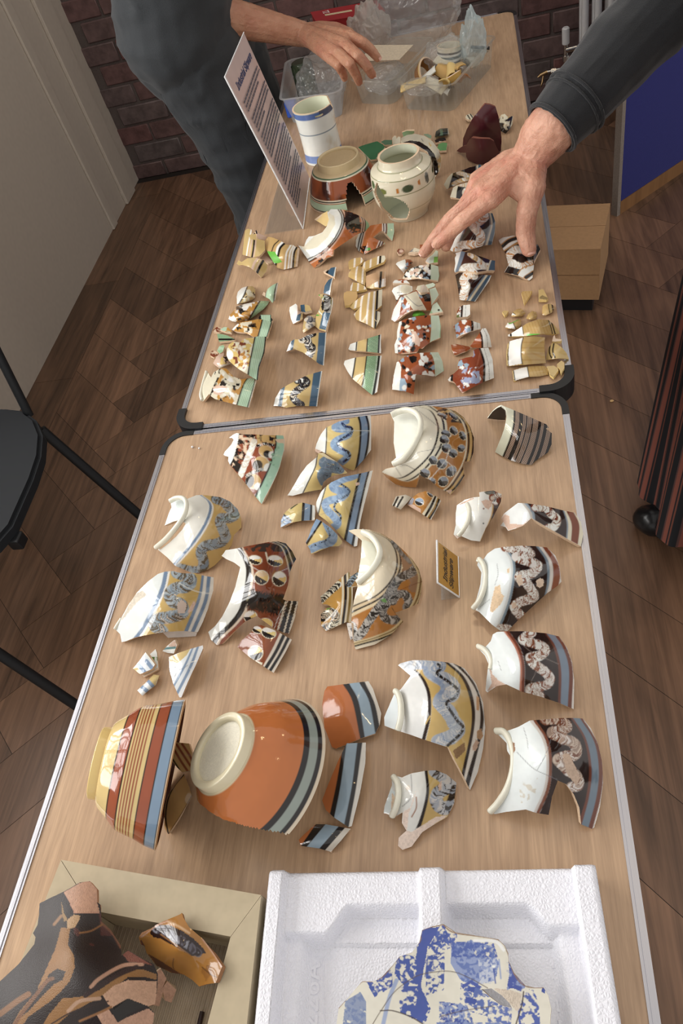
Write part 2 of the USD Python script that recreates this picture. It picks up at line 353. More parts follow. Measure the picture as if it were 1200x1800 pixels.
put(ch, 'seat_bracket', rbox((-0.80,0.045,0.405),(-0.772,0.075,0.434),0.004), BLACKMET)

# cardboard box on the floor
CARD = plain('cardboard','a5805a',0.75,0.08,120.0,0.06)
bx = thing('cardboard_box','brown cardboard box on the floor beneath the right edge of the far table','box',(0.42,1.25,0))
f0 = P(1052,527,0.052 - TZ); zt = 0.052 + 0.165
def bq(pts, z0, z1): return prism(pts, z0, z1)
dx_, dy_ = np.array([-0.97,0.243]), np.array([0.243,0.97])
F = f0[:2]; c4 = [F, F + dx_ * .36, F + dx_ * .36 + dy_ * .235, F + dy_ * .235]
put(bx, 'body', bq(c4,0.052, zt), CARD)
mid = dy_ * .117
put(bx, 'flap', bq([c4[0], c4[1], c4[1] + mid - dy_ * .001, c4[0] + mid - dy_ * .001], zt + .0003, zt + .003), CARD)
put(bx, 'flap', bq([c4[0] + mid + dy_ * .001, c4[1] + mid + dy_ * .001, c4[2], c4[3]], zt + .0003, zt + .003), CARD)
put(bx, 'fold_line', bq([c4[0] - dy_ * .0004 + dx_ * .002, c4[1] - dy_ * .0004, c4[1], c4[0] + dx_ * .002],0.135,0.1375), plain('fold_dark','7d5c3c',0.8))
bk = thing('black_case','flat black case on the floor under the cardboard box','case',(0.42,1.25,0))
put(bk, 'case_body', bq([F + dy_ * .02 + dx_ * .02, F + dx_ * .34 + dy_ * .02, F + dx_ * .34 + dy_ * .22, F + dy_ * .22 + dx_ * .02],0.0,0.0515), BLACKPL)
put(bk, 'handle', tube([F.tolist() + [0]] if False else [(*(F + dx_ * .12 + dy_ * .015),.03),(*(F + dx_ * .13 - dy_ * .002),.03),(*(F + dx_ * .2 - dy_ * .002),.03),(*(F + dx_ * .21 + dy_ * .015),.03)],.006,8), BLACKPL)
crumb = thing('crumb','tiny pale crumb lying alone on the floor right of the table','crumb', tuple(P(1075,706,-TZ)))
_cs = trimesh.creation.icosphere(1,0.004); _cs.apply_scale([1.3,1,.7]); _cs.apply_translation(P(1075,706,-TZ) + [0,0,.0028]); put(crumb, 'grain', _cs, plain('crumb_tan','d8b27c',0.8))
# ---------------------------------------------------------------- decorated pottery
COL = {k: rgb(v) for k, v in dict(w='e6e8e2', cream='ddd6bd', biscuit='d9bfa2', buff='cfae7c', pink='d3b4a0', tan='c6a263', gold='c08a35', amber='b0691f', orange='bb6a30',
    rust='9a4e24', brown='7a3a22', choc='2e1a16', k='1d1816', blue='7d97b4', sky='93abbd', slate='6a8093', steel='44627a', navy='3a4f86', green='9abf94', mint='b4d0b2', leaf='4f9a2b',
    dgreen='2f5a3c', olive='70763e', grey='9a9a96', mgrey='75757a', lilac='9aa4c4', straw='d6b968', sand='dcc07f', lt='cfc5b4', maroon='4c2026', white='f2f1ec', yel='c6aa6c', inner='d8d2bd', dgrey='55555c').items()}
def C(c): return COL[c] if isinstance(c, str) and c in COL else (rgb(c) if isinstance(c, str) else np.asarray(c))
def nz(x, y, sc, seed=0, oct_=3): return meshkit.fbm(np.stack([x * sc, y * sc, np.full(np.shape(x),7.3 + seed)],-1), oct_, seed)
def near(x, y, L, ext=0.0):
    """distance to a polyline, signed side (+ to the right of a line walked downwards), arc length"""
    L = np.asarray(L, float)
    if ext:
        a, b = L[0] - L[1], L[-1] - L[-2]
        L = np.vstack([L[0] + a / (np.linalg.norm(a) + 1e-9) * ext, L, L[-1] + b / (np.linalg.norm(b) + 1e-9) * ext])
    s, e = L[:-1], L[1:] - L[:-1]
    ln = np.hypot(*e.T) + 1e-9; acc = np.r_[0, np.cumsum(ln)[:-1]]
    bd = np.full(len(x),1e9); sd = np.zeros(len(x)); at = np.zeros(len(x))
    for k in range(len(s)):
        dx, dy = x - s[k, 0], y - s[k, 1]
        t = np.clip((dx * e[k, 0] + dy * e[k, 1]) / ln[k] ** 2,0,1)
        qx, qy = dx - t * e[k, 0], dy - t * e[k, 1]
        d = np.hypot(qx, qy); m = d < bd - 1e-9
        bd[m] = d[m]; sd[m] = -np.sign(e[k, 0] * dy - e[k, 1] * dx)[m]; at[m] = (acc[k] + t * ln[k])[m]
    return bd, sd, at
def mix(c, a, d): return c * (1 - a[:, None]) + np.asarray(d) * a[:, None]
def inside(x, y, poly): return shapely.contains_xy(sg.Polygon(poly).buffer(0), x, y)
def paint(ops, x, y, s, seed=0):
    """x, y in the units of the ops; s units per photo pixel"""
    c = np.tile(C('w'),(len(x),1)).astype(float); g = np.ones(len(x)); soft = 0.75 * s
    for op in ops:
        k = op[0]
        if k == 'B': c[:] = C(op[1])
        elif k == 'R':                                   # everything right of a line
            d, sd, _ = near(x, y, catmull(op[1]),400); c = mix(c, np.clip(0.5 + d * sd / soft / 2,0,1), C(op[2]))
        elif k == 'T':                                   # band: line, width to the right, colour
            d, sd, _ = near(x, y, catmull(op[1]),400); q = d * sd; c = mix(c, np.clip(0.5 + q / soft / 2,0,1) * np.clip(0.5 + (op[2] - q) / soft / 2,0,1), C(op[3]))
        elif k == 'L':                                   # stroke
            d, sd, _ = near(x, y, catmull(op[1],6)); c = mix(c, np.clip(0.5 + (op[2] / 2 - d) / soft / 2,0,1), C(op[3]))
        elif k == 'P':
            m = inside(x, y, op[1]); c[m] = C(op[2]); 
            if len(op) > 3: g[m] = op[3]
        elif k == 'E':                                   # ellipse
            cx, cy, rx, ry, an, col = op[1:7]; a = np.radians(an); u = (x - cx) * np.cos(a) + (y - cy) * np.sin(a); v = -(x - cx) * np.sin(a) + (y - cy) * np.cos(a)
            q = (1 - np.hypot(u / rx, v / ry)) * min(rx, ry); c = mix(c, np.clip(0.5 + q / soft / 2,0,1), C(col))
        elif k == 'Y':                                   # cat's eye: centre, radii, angle, three slips
            cx, cy, rx, ry, an, a1, a2, a3 = op[1:9]; a = np.radians(an)
            u = ((x - cx) * np.cos(a) + (y - cy) * np.sin(a)) / rx; v = (-(x - cx) * np.sin(a) + (y - cy) * np.cos(a)) / ry
            r = np.hypot(u, v); al = np.clip(0.5 + (1 - r) * min(rx, ry) / soft / 2,0,1)
            t = (u * 0.8 + v * 0.3 + 0.55 * np.sin(v * 2.4 + 0.6)); col = np.where((v > 0.12 + 0.25 * u)[:, None], C(a3), np.where((t > 0.15)[:, None], C(a2), C(a1)))
            col = np.where((r > 0.9)[:, None], C('cream'), col); c = mix(c, al, col)
        elif k == 'W':                                   # twisted multi-colour worm: centre line, half width, period, colours, slant, bias
            L, hw, per, cols = op[1:5]; sl = op[5] if len(op) > 5 else 0.8; bias = op[6] if len(op) > 6 else 0.0
            d, sd, t = near(x, y, catmull(L, 12)); q = d * sd / hw
            wob = (nz(x, y, 1.2 / hw, seed + 5,2) - 0.5) * 0.3
            a = np.clip(0.5 + (1 + wob - np.abs(q)) * hw / soft / 2,0,1)
            st = meshkit.fbm(np.stack([(t + .6 * sl * hw * np.abs(q) + 0.45 * hw * q + hw * .35 * wob) / (per * .50), q * 0.42, np.full(len(x), seed * 1.7)],-1),2, seed)
            val = np.clip((st - 0.26) / 0.48 + bias * q, 0,0.999); n = len(cols)
            pal = np.array([C(k_) for k_ in cols]); i = val * (n - 1); lo = i.astype(int); fr = np.clip((i - lo - 0.3) / 0.4,0,1)[:, None]
            c = mix(c, a, pal[lo] * (1 - fr) + pal[np.minimum(lo + 1, n - 1)] * fr)
        elif k == 'N':                                   # blotches inside a polygon: polygon, size, threshold, colour, seed
            m = inside(x, y, op[1]) if op[1] is not None else np.ones(len(x), bool)
            q = nz(x + 2.2 * op[2] * (nz(x, y, .7 / op[2], op[5] + 3) - .5), y + 2.2 * op[2] * (nz(x, y, .7 / op[2], op[5] + 8) - .5),1.0 / op[2], op[5],2)
            c = mix(c, np.clip(0.5 + (q - op[3]) * op[2] * 1.6 / soft, 0,1) * m, C(op[4]))
        elif k == 'D':                                   # slip dots inside a polygon: polygon, n, rmin, rmax, colours, seed
            rr = random.Random(op[6]); (x0, y0),(x1, y1) = np.min(op[1],0), np.max(op[1],0)
            for _ in range(op[2]):
                cx, cy = rr.uniform(x0, x1), rr.uniform(y0, y1); col = rr.choice(op[5]); r = rr.uniform(op[3], op[4]); e = rr.uniform(.6,1); an = rr.uniform(0,3.1)
                if not inside(np.array([cx]), np.array([cy]), op[1])[0]: continue
                u = (x - cx) * np.cos(an) + (y - cy) * np.sin(an); v = (-(x - cx) * np.sin(an) + (y - cy) * np.cos(an)) / e
                th = np.arctan2(v, u); c = mix(c, np.clip(0.5 + (r * (1 + .13 * np.sin(3 * th + cx) + .1 * np.sin(5 * th + cy)) - np.hypot(u, v)) / soft / 2,0,1), C(col))
        elif k == 'S':                                   # fine stripes along a line: line, first offset, pitch, n, width, colour
            d, sd, _ = near(x, y, catmull(op[1]),400); q = d * sd - op[2]
            i = np.round(q / op[3]); a = np.clip(0.5 + (op[5] / 2 - np.abs(q - i * op[3])) / soft / 2,0,1) * (i >= 0) * (i < op[4]); c = mix(c, a, C(op[6]))
        elif k == 'K':                                   # rouletted dashes along lines: line, offset, pitch, n, width, colour, dash
            d, sd, t = near(x, y, catmull(op[1]),400); q = d * sd - op[2]
            i = np.round(q / op[3]); ph = (t / op[7] + 0.5 * (i % 2)) % 1.0
            a = np.clip(0.5 + (op[5] / 2 - np.abs(q - i * op[3])) / soft / 2,0,1) * (i >= 0) * (i < op[4]) * (ph < 0.62); c = mix(c, a, C(op[6]))
        elif k == 'X':                                   # bare, unglazed body inside a polygon
            m = inside(x, y, op[1]); n = nz(x, y, 0.35 / s, 4); c[m] = (C(op[2] if len(op) > 2 else 'pink') * (0.72 + 0.56 * n[:, None]))[m]; g[m] = 0.05
        elif k == 'G':                                   # the shine of everything so far
            g[:] = op[1]
        elif k == 'F':                                   # mocha tree: root line, spread, colour
            rr = random.Random(op[4]); L = catmull(op[1],8)
            for i in range(len(L) * 5):
                j = i % len(L); t = L[min(j + 1, len(L) - 1)] - L[max(j - 1,0)]; t = t / (np.hypot(*t) + 1e-9)
                sgn = 1 if rr.random() < .5 else -1; ln = op[2] * rr.uniform(.45,1); d0 = np.array([-t[1], t[0]]) * sgn + t * rr.uniform(-.2,.7); d0 /= np.hypot(*d0)
                p1 = L[j] + d0 * ln * .5; p2 = p1 + (d0 + t * rr.uniform(-.4,.4)) * ln * .5; b = p1 + (d0 + np.array([-d0[1], d0[0]]) * rr.choice((-.8,.8))) * ln * .3
                for A, B in (((L[j], p1, p2), op[5]),((p1, b), op[5] * .8)):
                    d, _, _ = near(x, y, A); c = mix(c, np.clip(0.5 + (B / 2 - d) / soft / 2,0,1), C(op[3]))
    wear = nz(x, y, 0.09 / s, seed + 30) - 0.5; c = c * (1 + 0.16 * wear)[:, None]
    lum = c @ np.array([.25,.6,.15]); c = (lum[:, None] + .90 * (c - lum[:, None])) * .93
    return np.clip(c, 0,1), g
def resample(poly, step, closed=True):
    p = np.asarray(poly, float); q = np.vstack([p, p[:1]]) if closed else p
    out = []
    for a, b in zip(q[:-1], q[1:]):
        n = max(1, int(round(np.hypot(*(b - a)) / step))); out.append(a + (b - a) * (np.arange(n) / n)[:, None])
    if not closed: out.append(q[-1:])
    return np.vstack(out)
def outline(o):
    """corner points, with nested lists for smooth runs"""
    out = []
    for e in o:
        if isinstance(e, list): out += [tuple(p) for p in catmull(e, 6)]
        else: out.append(e)
    return out
def vertex_normals(v, f):
    n = np.zeros_like(v); fn = np.cross(v[f[:, 1]] - v[f[:, 0]], v[f[:, 2]] - v[f[:, 0]])
    for k in range(3): np.add.at(n, f[:, k], fn)
    return n / (np.linalg.norm(n, axis=1, keepdims=True) + 1e-12)
def shell(xy, tri, z, paintc, gl, thick, edge, inner, seed):
    """photo-pixel grid with heights -> closed shell of even thickness (vertices, faces, normals, colours, shine)"""
    top = PV(xy[:, 0], xy[:, 1], z)
    e1, e2 = top[tri[:, 1]] - top[tri[:, 0]], top[tri[:, 2]] - top[tri[:, 0]]
    if np.cross(e1, e2)[:, 2].sum() < 0: tri = tri[:, ::-1]
    n = vertex_normals(top, tri)
    bot = top - n * thick
    bot[:, 2] = np.maximum(bot[:, 2], TZ + 0.0004); bot[:, 2] = np.minimum(bot[:, 2], top[:, 2] - 0.0004)
    ed = np.vstack([tri[:, [0,1]], tri[:, [1,2]], tri[:, [2,0]]])
    key = np.sort(ed, 1); _, idx, cnt = np.unique(key, axis=0, return_index=True, return_counts=True)
    be = ed[idx[cnt == 1]]; N = len(top); M = len(be)
    sv = np.vstack([top[be[:, 0]], top[be[:, 1]], bot[be[:, 0]], bot[be[:, 1]]]); k = np.arange(M)
    sf = np.vstack([np.stack([k, k + 2 * M, k + M],-1), np.stack([k + M, k + 2 * M, k + 3 * M],-1)]) + 2 * N
    fn = np.cross(sv[k + 2 * M] - sv[k], sv[k + M] - sv[k]); fn /= np.linalg.norm(fn, axis=1, keepdims=True) + 1e-12
    ns = np.vstack([fn] * 4)
    v = np.vstack([top, bot, sv]); f = np.vstack([tri, tri[:, ::-1] + N, sf])
    ec = C(edge) * (0.85 + 0.3 * nz(sv[:, 0] * 1000, sv[:, 1] * 1000,0.3, seed)[:, None])
    col = np.vstack([paintc, np.tile(C(inner),(N, 1)), ec]); g = np.r_[gl, np.full(N, 0.8), np.full(4 * M, 0.1)]
    return v, f, np.vstack([n, -n, ns]), np.clip(col, 0,1), g
REG = dict(A=(340,560,6.6667), B=(360,390,6.6667), Cc=(470,450,6.6667), D=(470,570,5.7143), E=(520,350,6.6667), F=(590,430,6.0), G=(660,540,5.4545), H=(860,500,8.0), I=(760,360,6.0),
    J=(760,170,6.0), K=(520,220,6.6667), L=(630,210,7.0588), M=(390,740,8.0), N=(490,720,6.6667), O=(660,700,6.3158), Pp=(780,690,4.6154), Q=(260,850,6.6667), R=(190,980,5.7143),
    S=(350,940,6.3158), T=(550,910,5.7143), U=(820,940,5.4545), V=(660,1140,5.4545), W=(840,1240,5.0), X=(510,1180,3.75), Z=(0,1500,4.0), Y=(200,1500,4.0), PL=(580,1600,3.0))
SEED = [0]
def sherd(reg, label, out, ops, h=5, thick=4.5, edge='biscuit', inner='inner', name='pottery_sherd', catg='pottery sherd', group=None, step=None, holes=(), parent=None, rough=0.35, ring=None, pname='body', lift=0.0):
    """one broken piece. out: its outline, ops: its decoration, h: height in mm (number or [(x, y, mm)...]), all in the units of a region of the photograph"""
    SEED[0] += 1; seed = SEED[0]
    x0, y0, s = REG[reg]
    o = np.asarray(outline(out), float)
    area = sg.Polygon(o).buffer(0).area / s ** 2
    st = step or float(np.clip(math.sqrt(area) / 55,0.9,1.7))
    b = resample(o, st * s)
    rs = np.random.default_rng(seed); b = b + (nz(b[:, 0], b[:, 1],0.22 / s, seed)[:, None] - 0.5) * rough * 4 * s * rs.uniform(.4,1,(len(b),1)) * np.array([0.7,0.5])
    poly = sg.Polygon(b, [np.asarray(q, float) for q in holes]).buffer(0)
    if poly.geom_type != 'Polygon': poly = max(poly.geoms, key=lambda q: q.area)
    pts = [resample(np.asarray(poly.exterior.coords)[:-1], st * s)] + [resample(np.asarray(r_.coords)[:-1], st * s) for r_ in poly.interiors]
    (xa, ya),(xb, yb) = poly.bounds[:2], poly.bounds[2:]
    gx, gy = np.meshgrid(np.arange(xa, xb, st * s), np.arange(ya, yb, st * s * 0.866)); gx = gx + (np.arange(gx.shape[0]) % 2)[:, None] * 0.5 * st * s
    q = np.stack([gx.ravel(), gy.ravel()],1); q = q[shapely.contains_xy(poly.buffer(-0.55 * st * s), q[:, 0], q[:, 1])]
    xy = np.vstack(pts + [q]); tri = Delaunay(xy).simplices
    cen = xy[tri].mean(1); tri = tri[shapely.contains_xy(poly, cen[:, 0], cen[:, 1])]
    a2 = np.abs(np.cross(xy[tri[:, 1]] - xy[tri[:, 0]], xy[tri[:, 2]] - xy[tri[:, 0]])); tri = tri[a2 > 1e-3 * (st * s) ** 2]
    used = np.unique(tri); mp = np.full(len(xy),-1); mp[used] = np.arange(len(used)); xy = xy[used]; tri = mp[tri]
    col, g = paint(ops, xy[:, 0], xy[:, 1], s, seed)
    if np.ndim(h) == 0: z = np.full(len(xy), float(h))
    elif np.ndim(h) == 1:                                # dome: edge and middle height
        ce = xy.mean(0); ew, ev = np.linalg.eigh(np.cov((xy - ce).T)); q_ = (xy - ce) @ ev / np.sqrt(ew); rho = np.hypot(*q_.T); rho = np.clip(rho / np.percentile(rho, 97),0,1.1); z = h[0] + (h[1] - h[0]) * (1 - rho ** 2)
    else:
        hh = np.asarray(h, float); z = RBFInterpolator(hh[:, :2] / (100 * s), hh[:, 2], kernel='thin_plate_spline' if len(hh) > 3 else 'linear', smoothing=1e-4, degree=1)(xy / (100 * s))
    z = np.maximum(z, 1.2) / 1000 + lift / 1000
    px = xy / s + [x0, y0]
    v, f, n, col, g = shell(px, tri, z, col, g, thick / 1000, edge, inner, seed)
    if not lift and v[:, 2].min() > TZ + 0.0012: 
        pass
    if parent is None:
        c = v.mean(0); path = thing(name, label, catg, (c[0], c[1], TZ), group)
    else: path = parent
    put(path, pname, (v, f, n), GLAZE, col=col, gl=g)
    if ring:
        for rg in (ring if isinstance(ring, list) else [ring]):
            footring(path, reg, *rg)
    return path
def footring(path, reg, pts, r=3.2, col='dedccc', sq=(1.0,1.25), name='foot_ring'):
    """standing foot ring: points (x, y, mm)"""
    x0, y0, s = REG[reg]
    p = catmull([P(a / s + x0, b / s + y0, c / 1000) for a, b, c in pts],10)
    u_ = np.linspace(0,1, len(p)); m = tube(p, r * .74 / 1000 * (1 + .10 * (nz(p[:, 0] * 1000, p[:, 1] * 1000,.12,5) - .5)),12, squash=sq)
    n = nz(m.vertices[:, 0] * 1000, m.vertices[:, 1] * 1000,.15,3)
    put(path, name, m, GLAZE, smooth=50 if False else True, col=np.clip(C(col) * (0.92 + .16 * n[:, None]),0,1), gl=np.full(len(m.vertices),0.85))
def turned(name, label, catg, base, ax, outer, thick, bands, keep=None, seg=150, ns=90, edge='biscuit', inner='inner', a0=0, a1=2 * np.pi, group=None, spots=None, parts=(), pname='body', parent=None, edge_gl=0.1, ref=(0,0,1)):
    """a pot turned about an axis. outer: [(height, radius)...] along the axis; bands: [(from height, colour)...]; keep(theta, height) says which part has survived"""
    SEED[0] += 1; seed = SEED[0]
    a = np.asarray(ax, float); a /= np.linalg.norm(a)
    t = np.asarray(ref, float); t = t if np.linalg.norm(np.cross(t, a)) > .2 else np.array([1.0,0,0])
    e1 = t - a * (t @ a); e1 /= np.linalg.norm(e1); e2 = np.cross(a, e1)
    pr = catmull(outer, 8); ln = np.r_[0, np.cumsum(np.hypot(*np.diff(pr, axis=0).T))]
    ss = np.linspace(0, ln[-1], ns); hh, rr = np.interp(ss, ln, pr[:, 0]), np.interp(ss, ln, pr[:, 1])
    full = abs(a1 - a0 - 2 * np.pi) < 1e-6; na = seg if full else seg + 1
    th = a0 + (a1 - a0) * np.arange(na) / seg
    TH, H = np.meshgrid(th, hh, indexing='ij'); RR = np.broadcast_to(rr, TH.shape)
    pos = np.asarray(base) + H[..., None] * a + RR[..., None] * (np.cos(TH)[..., None] * e1 + np.sin(TH)[..., None] * e2)
    i, j = np.meshgrid(np.arange(na if full else na - 1), np.arange(ns - 1), indexing='ij')
    A = i * ns + j; B = ((i + 1) % na) * ns + j
    tri = np.vstack([np.stack([A, B, B + 1],-1).reshape(-1,3), np.stack([A, B + 1, A + 1],-1).reshape(-1,3)])
    top = pos.reshape(-1,3); thf, hf = TH.ravel(), H.ravel()
    if keep is not None:
        tm_, hm = thf[tri[:, 0]] , hf[tri].mean(1); tri = tri[keep(tm_, hm)]
    n = vertex_normals(top, tri)
    out_dir = RR.ravel()[:, None] * (np.cos(thf)[:, None] * e1 + np.sin(thf)[:, None] * e2)
    if (n * out_dir).sum() < 0: tri = tri[:, ::-1]; n = -n
    bot = top - n * thick; bot[:, 2] = np.maximum(bot[:, 2], TZ + .0004)
    col = np.tile(C(bands[0][1]),(len(top),1)).astype(float)
    for h0, c0 in bands[1:]: col = mix(col, np.clip(0.5 + (hf - h0) / 0.0009,0,1), C(c0))
    if spots is not None: col = spots(col, thf, hf)
    col = np.clip(col * (0.93 + 0.14 * meshkit.fbm(top * 60,3, seed))[:, None],0,1)
    lum = col @ np.array([.25,.6,.15]); col = (lum[:, None] + .92 * (col - lum[:, None])) * .94
    ed = np.vstack([tri[:, [0,1]], tri[:, [1,2]], tri[:, [2,0]]]); key = np.sort(ed, 1); _, idx, cnt = np.unique(key, axis=0, return_index=True, return_counts=True)
    be = ed[idx[cnt == 1]]; N = len(top); M = len(be); k = np.arange(M)
    sv = np.vstack([top[be[:, 0]], top[be[:, 1]], bot[be[:, 0]], bot[be[:, 1]]])
    sf = np.vstack([np.stack([k, k + 2 * M, k + M],-1), np.stack([k + M, k + 2 * M, k + 3 * M],-1)]) + 2 * N
    fn = np.cross(sv[k + 2 * M] - sv[k], sv[k + M] - sv[k]); fn /= np.linalg.norm(fn, axis=1, keepdims=True) + 1e-12
    v = np.vstack([top, bot, sv]); f = np.vstack([tri, tri[:, ::-1] + N, sf]); nn = np.vstack([n, -n, np.vstack([fn] * 4)])
    cc = np.vstack([col, np.tile(C(inner),(N, 1)), np.tile(C(edge),(4 * M, 1))]); gg = np.r_[np.ones(N), np.full(N, .85), np.full(4 * M, edge_gl)]
    used = np.unique(f); mp = np.full(len(v),-1); mp[used] = np.arange(len(used))
    path = parent or thing(name, label, catg, (base[0], base[1], TZ), group)
    put(path, pname, (v[used], mp[f], nn[used]), GLAZE, col=cc[used], gl=gg[used])
    return path, a, e1, e2
# ---------------------------------------------------------------- far table: rows of small sherds (left to right)
def reeded(line, off, pitch, n, col='mint', strip='white', w=None):
    return [('T', line, off + pitch * n + 6, col),('S', line, off, pitch, n, w or pitch * .34, strip)]
g_ml = 'ochre marbled sherds in the left column'
l1 = [(300,585),(280,690),(235,790),(190,905)]; l2 = [(625,700),(585,760),(540,880),(500,1012)]
sherd('A','ochre marbled mug side with green reeded band, its white foot flange jutting left',[(150,618),(175,640),(205,690),(240,625),(300,592),(330,582),(385,585),(430,640),(480,685),(560,712),(602,704),(742,694),(735,740),(648,1043),(500,1010),(300,958),(250,942),(195,905),(185,880),(130,950),(110,972),(85,955),(78,880),(140,670)],
  [('B','cream'),('R', l1,'k'),('T', l1,30,'k'),('R',[(318,585),(300,690),(255,790),(210,905)],'gold'),('N',[(260,580),(470,560),(560,740),(520,1000),(200,950),(220,780)],60,.52,'cream',3),('N',[(260,580),(450,560),(560,740),(510,1000),(200,950),(220,780)],40,.60,'k',9),
   ('P',[(225,800),(290,780),(390,795),(395,830),(320,900),(240,885)],'pink'),('W',[(330,910),(400,870),(450,890),(500,960),(480,1000)],22,60,['white','cream','lt']),('W',[(330,620),(400,690),(450,730),(530,735)],26,60,['white','cream','brown']),
   ('R', l2,'k'),('R',[(642,700),(600,760),(556,880),(516,1012)],'mint'),('S',[(642,700),(600,760),(556,880),(516,1012)],10,20,6,4,'6c9272'),('R',[(722,690),(695,800),(625,1045)],'k'),('R',[(733,690),(706,800),(638,1045)],'lt')],
  [(742,694,20),(700,860,32),(648,1043,16),(430,640,26),(420,800,40),(380,980,18),(200,690,22),(205,830,26),(140,670,14),(90,940,5),(300,592,24)], name='mug_sherd', ring=[([(152,622,16),(140,665,15),(112,760,13),(84,885,10),(98,960,6)],3.4)])
l2 = [(712,215),(690,330),(655,500),(632,640)]
sherd('A','tall ochre marbled mug side with green reeded band, standing over the flanged one',[(540,280),(600,235),(700,222),(742,210),(852,212),(830,400),(770,570),(752,725),(690,690),(610,640),(540,600),(470,545),(410,490),(385,425),(390,360),(420,300),(460,272)],
  [('B','straw'),('N', None, 62,.53,'cream',13),('N',[(420,270),(650,240),(640,620),(480,540)],42,.60,'brown',19),('E',425,425,40,55,0,'white'),('W',[(540,330),(580,400),(560,460),(640,440)],24,50,['cream','lt','gold','brown']),('W',[(540,540),(600,530),(640,520)],16,40,['gold','brown']),
   ('R', l2,'k'),('R',[(730,215),(706,330),(672,500),(650,645)],'mint'),('S',[(730,215),(706,330),(672,500),(650,645)],12,21,6,4,'6c9272'),('R',[(836,210),(815,400),(756,570),(738,725)],'k')],
  [(852,212,26),(800,460,46),(752,725,26),(620,235,28),(600,440,55),(540,600,40),(390,400,26),(470,545,34),(690,690,30)], name='mug_sherd')
sherd('A','ochre marbled sherd with black lines and a green reeded end, third from the near edge',[(445,130),(500,75),(540,45),(650,25),(770,5),(800,12),(925,15),(905,90),(860,215),(760,215),(700,212),(600,165),(500,150)],
  [('B','gold'),('P',[(440,130),(540,40),(520,90),(470,140)],'white'),('N',[(480,60),(680,30),(720,180),(520,150)],48,.54,'cream',31),('N',[(480,60),(780,0),(780,180),(520,150)],38,.60,'k',35),('R',[(800,5),(780,90),(745,215)],'k'),('R',[(816,5),(796,90),(762,215)],'mint'),('S',[(816,5),(796,90),(762,215)],10,19,6,4,'6c9272'),('R',[(915,5),(890,100),(852,215)],'k')],
  [(925,15,10),(870,120,16),(770,215,12),(640,25,10),(650,110,18),(445,130,5),(600,165,12)])
sherd('A','green reeded chip lying at the far left beneath two paler chips',[(275,178),(330,182),(400,200),(490,245),(470,252),(300,272),(285,225)],[('B','green'),('S',[(275,160),(290,290)],-200,15,40,4,'4f7a58'),('P',[(290,235),(490,236),(490,250),(300,256)],'k')],6)
sherd('A','pale green edged chip at the far left beside the table edge',[(310,130),(350,100),(400,100),(445,145),(440,165),(380,155)],[('B','mint'),('N', None, 40,.6,'gold',3)],8)
sherd('A','thin biscuit sliver with a dark line nearest the left table edge',[(230,135),(275,95),(330,110),(370,130),(300,158),(235,155)],[('B','biscuit'),('N', None, 40,.56,'brown',4)],5)
sherd('A','oval mint green chip left of the tall marbled sherd',[(275,375),(300,325),(350,308),(362,330),(345,385),(305,412)],[('B','green'),('N', None, 60,.6,'mint',5)],8)
sherd('A','small brown and biscuit chip beneath the oval green chip',[(195,430),(205,385),(240,370),(285,400),(290,430),(235,452)],[('B','biscuit'),('N', None, 40,.5,'brown',6)],6)
sherd('A','pinkish bare sherd with a feathered black mark left of the tall marbled mug',[(230,525),(265,450),(320,400),(358,405),(350,450),(390,440),(415,500),(440,530),(300,580),(270,560)],[('B','pink'),('P',[(320,460),(350,440),(355,500),(400,530),(310,540)],'straw'),('N',[(345,450),(400,440),(430,520),(380,530)],26,.45,'k',8),('P',[(285,560),(420,520),(440,532),(300,580)],'lt')],(6,14))
# B
lb = [(490,760),(450,860),(395,955)]
sherd('B','rounded sherd half white and half ochre split by a black line',[(375,965),(372,880),(385,820),(430,775),(490,755),(560,752),(590,790),(588,850),(590,890),(560,915),(470,945),(400,958)],[('B','w'),('R', lb, 'k'),('R',[(505,760),(466,865),(412,955)],'yel'),('N',[(500,760),(590,760),(590,900),(440,960)],46,.56,'cream',3),('N',[(500,760),(590,760),(590,900),(440,960)],34,.62,'k',7)],(4,20))
sherd('B','mint green reeded rim chip standing apart right of the left column',[(668,855),(690,820),(712,840),(735,785),(800,735),(860,712),(845,800),(825,910),(790,950),(755,905),(712,882)],[('B','biscuit'),('R',[(735,760),(715,800),(705,880)],'k'),('R',[(738,760),(722,815),(712,885)],'mint'),('S',[(738,760),(722,815),(712,885)],14,18,5,4,'green'),('R',[(842,700),(815,800),(800,940)],'k'),('R',[(852,700),(828,800),(812,940)],'lt')],[(668,855,4),(760,760,18),(860,712,14),(830,880,12),(790,950,5),(770,850,20)])
l2 = [(630,930),(560,1050),(495,1165)]
sherd('B','white and ochre marbled sherd with a dark green end, above the reeded column',[(275,1140),(290,1090),(330,1050),(370,990),(470,960),(610,935),(640,925),(755,930),(735,970),(690,1020),(600,1090),(500,1160),(400,1180),(320,1165)],[('B','gold'),('N', None, 62,.53,'white',41),('N',[(360,960),(620,920),(540,1110),(380,1160)],46,.61,'k',45),('P',[(280,1130),(340,1090),(380,1160),(300,1165)],'white'),('R', l2,'k'),('R',[(652,930),(582,1050),(515,1165)],'green'),('S',[(652,930),(582,1050),(515,1165)],8,17,6,4,'6c9272')],(4,22))
sherd('B','short mint green reeded rim chip with black edges at the head of the near-left column',[(630,1120),(650,1088),(775,1088),(775,1120),(795,1150),(760,1200),(640,1190)],[('B','k'),('P',[(655,1092),(768,1092),(760,1195),(668,1190)],'mint'),('S',[(650,1088),(660,1200)],18,19,6,4,'6c9272')],12)
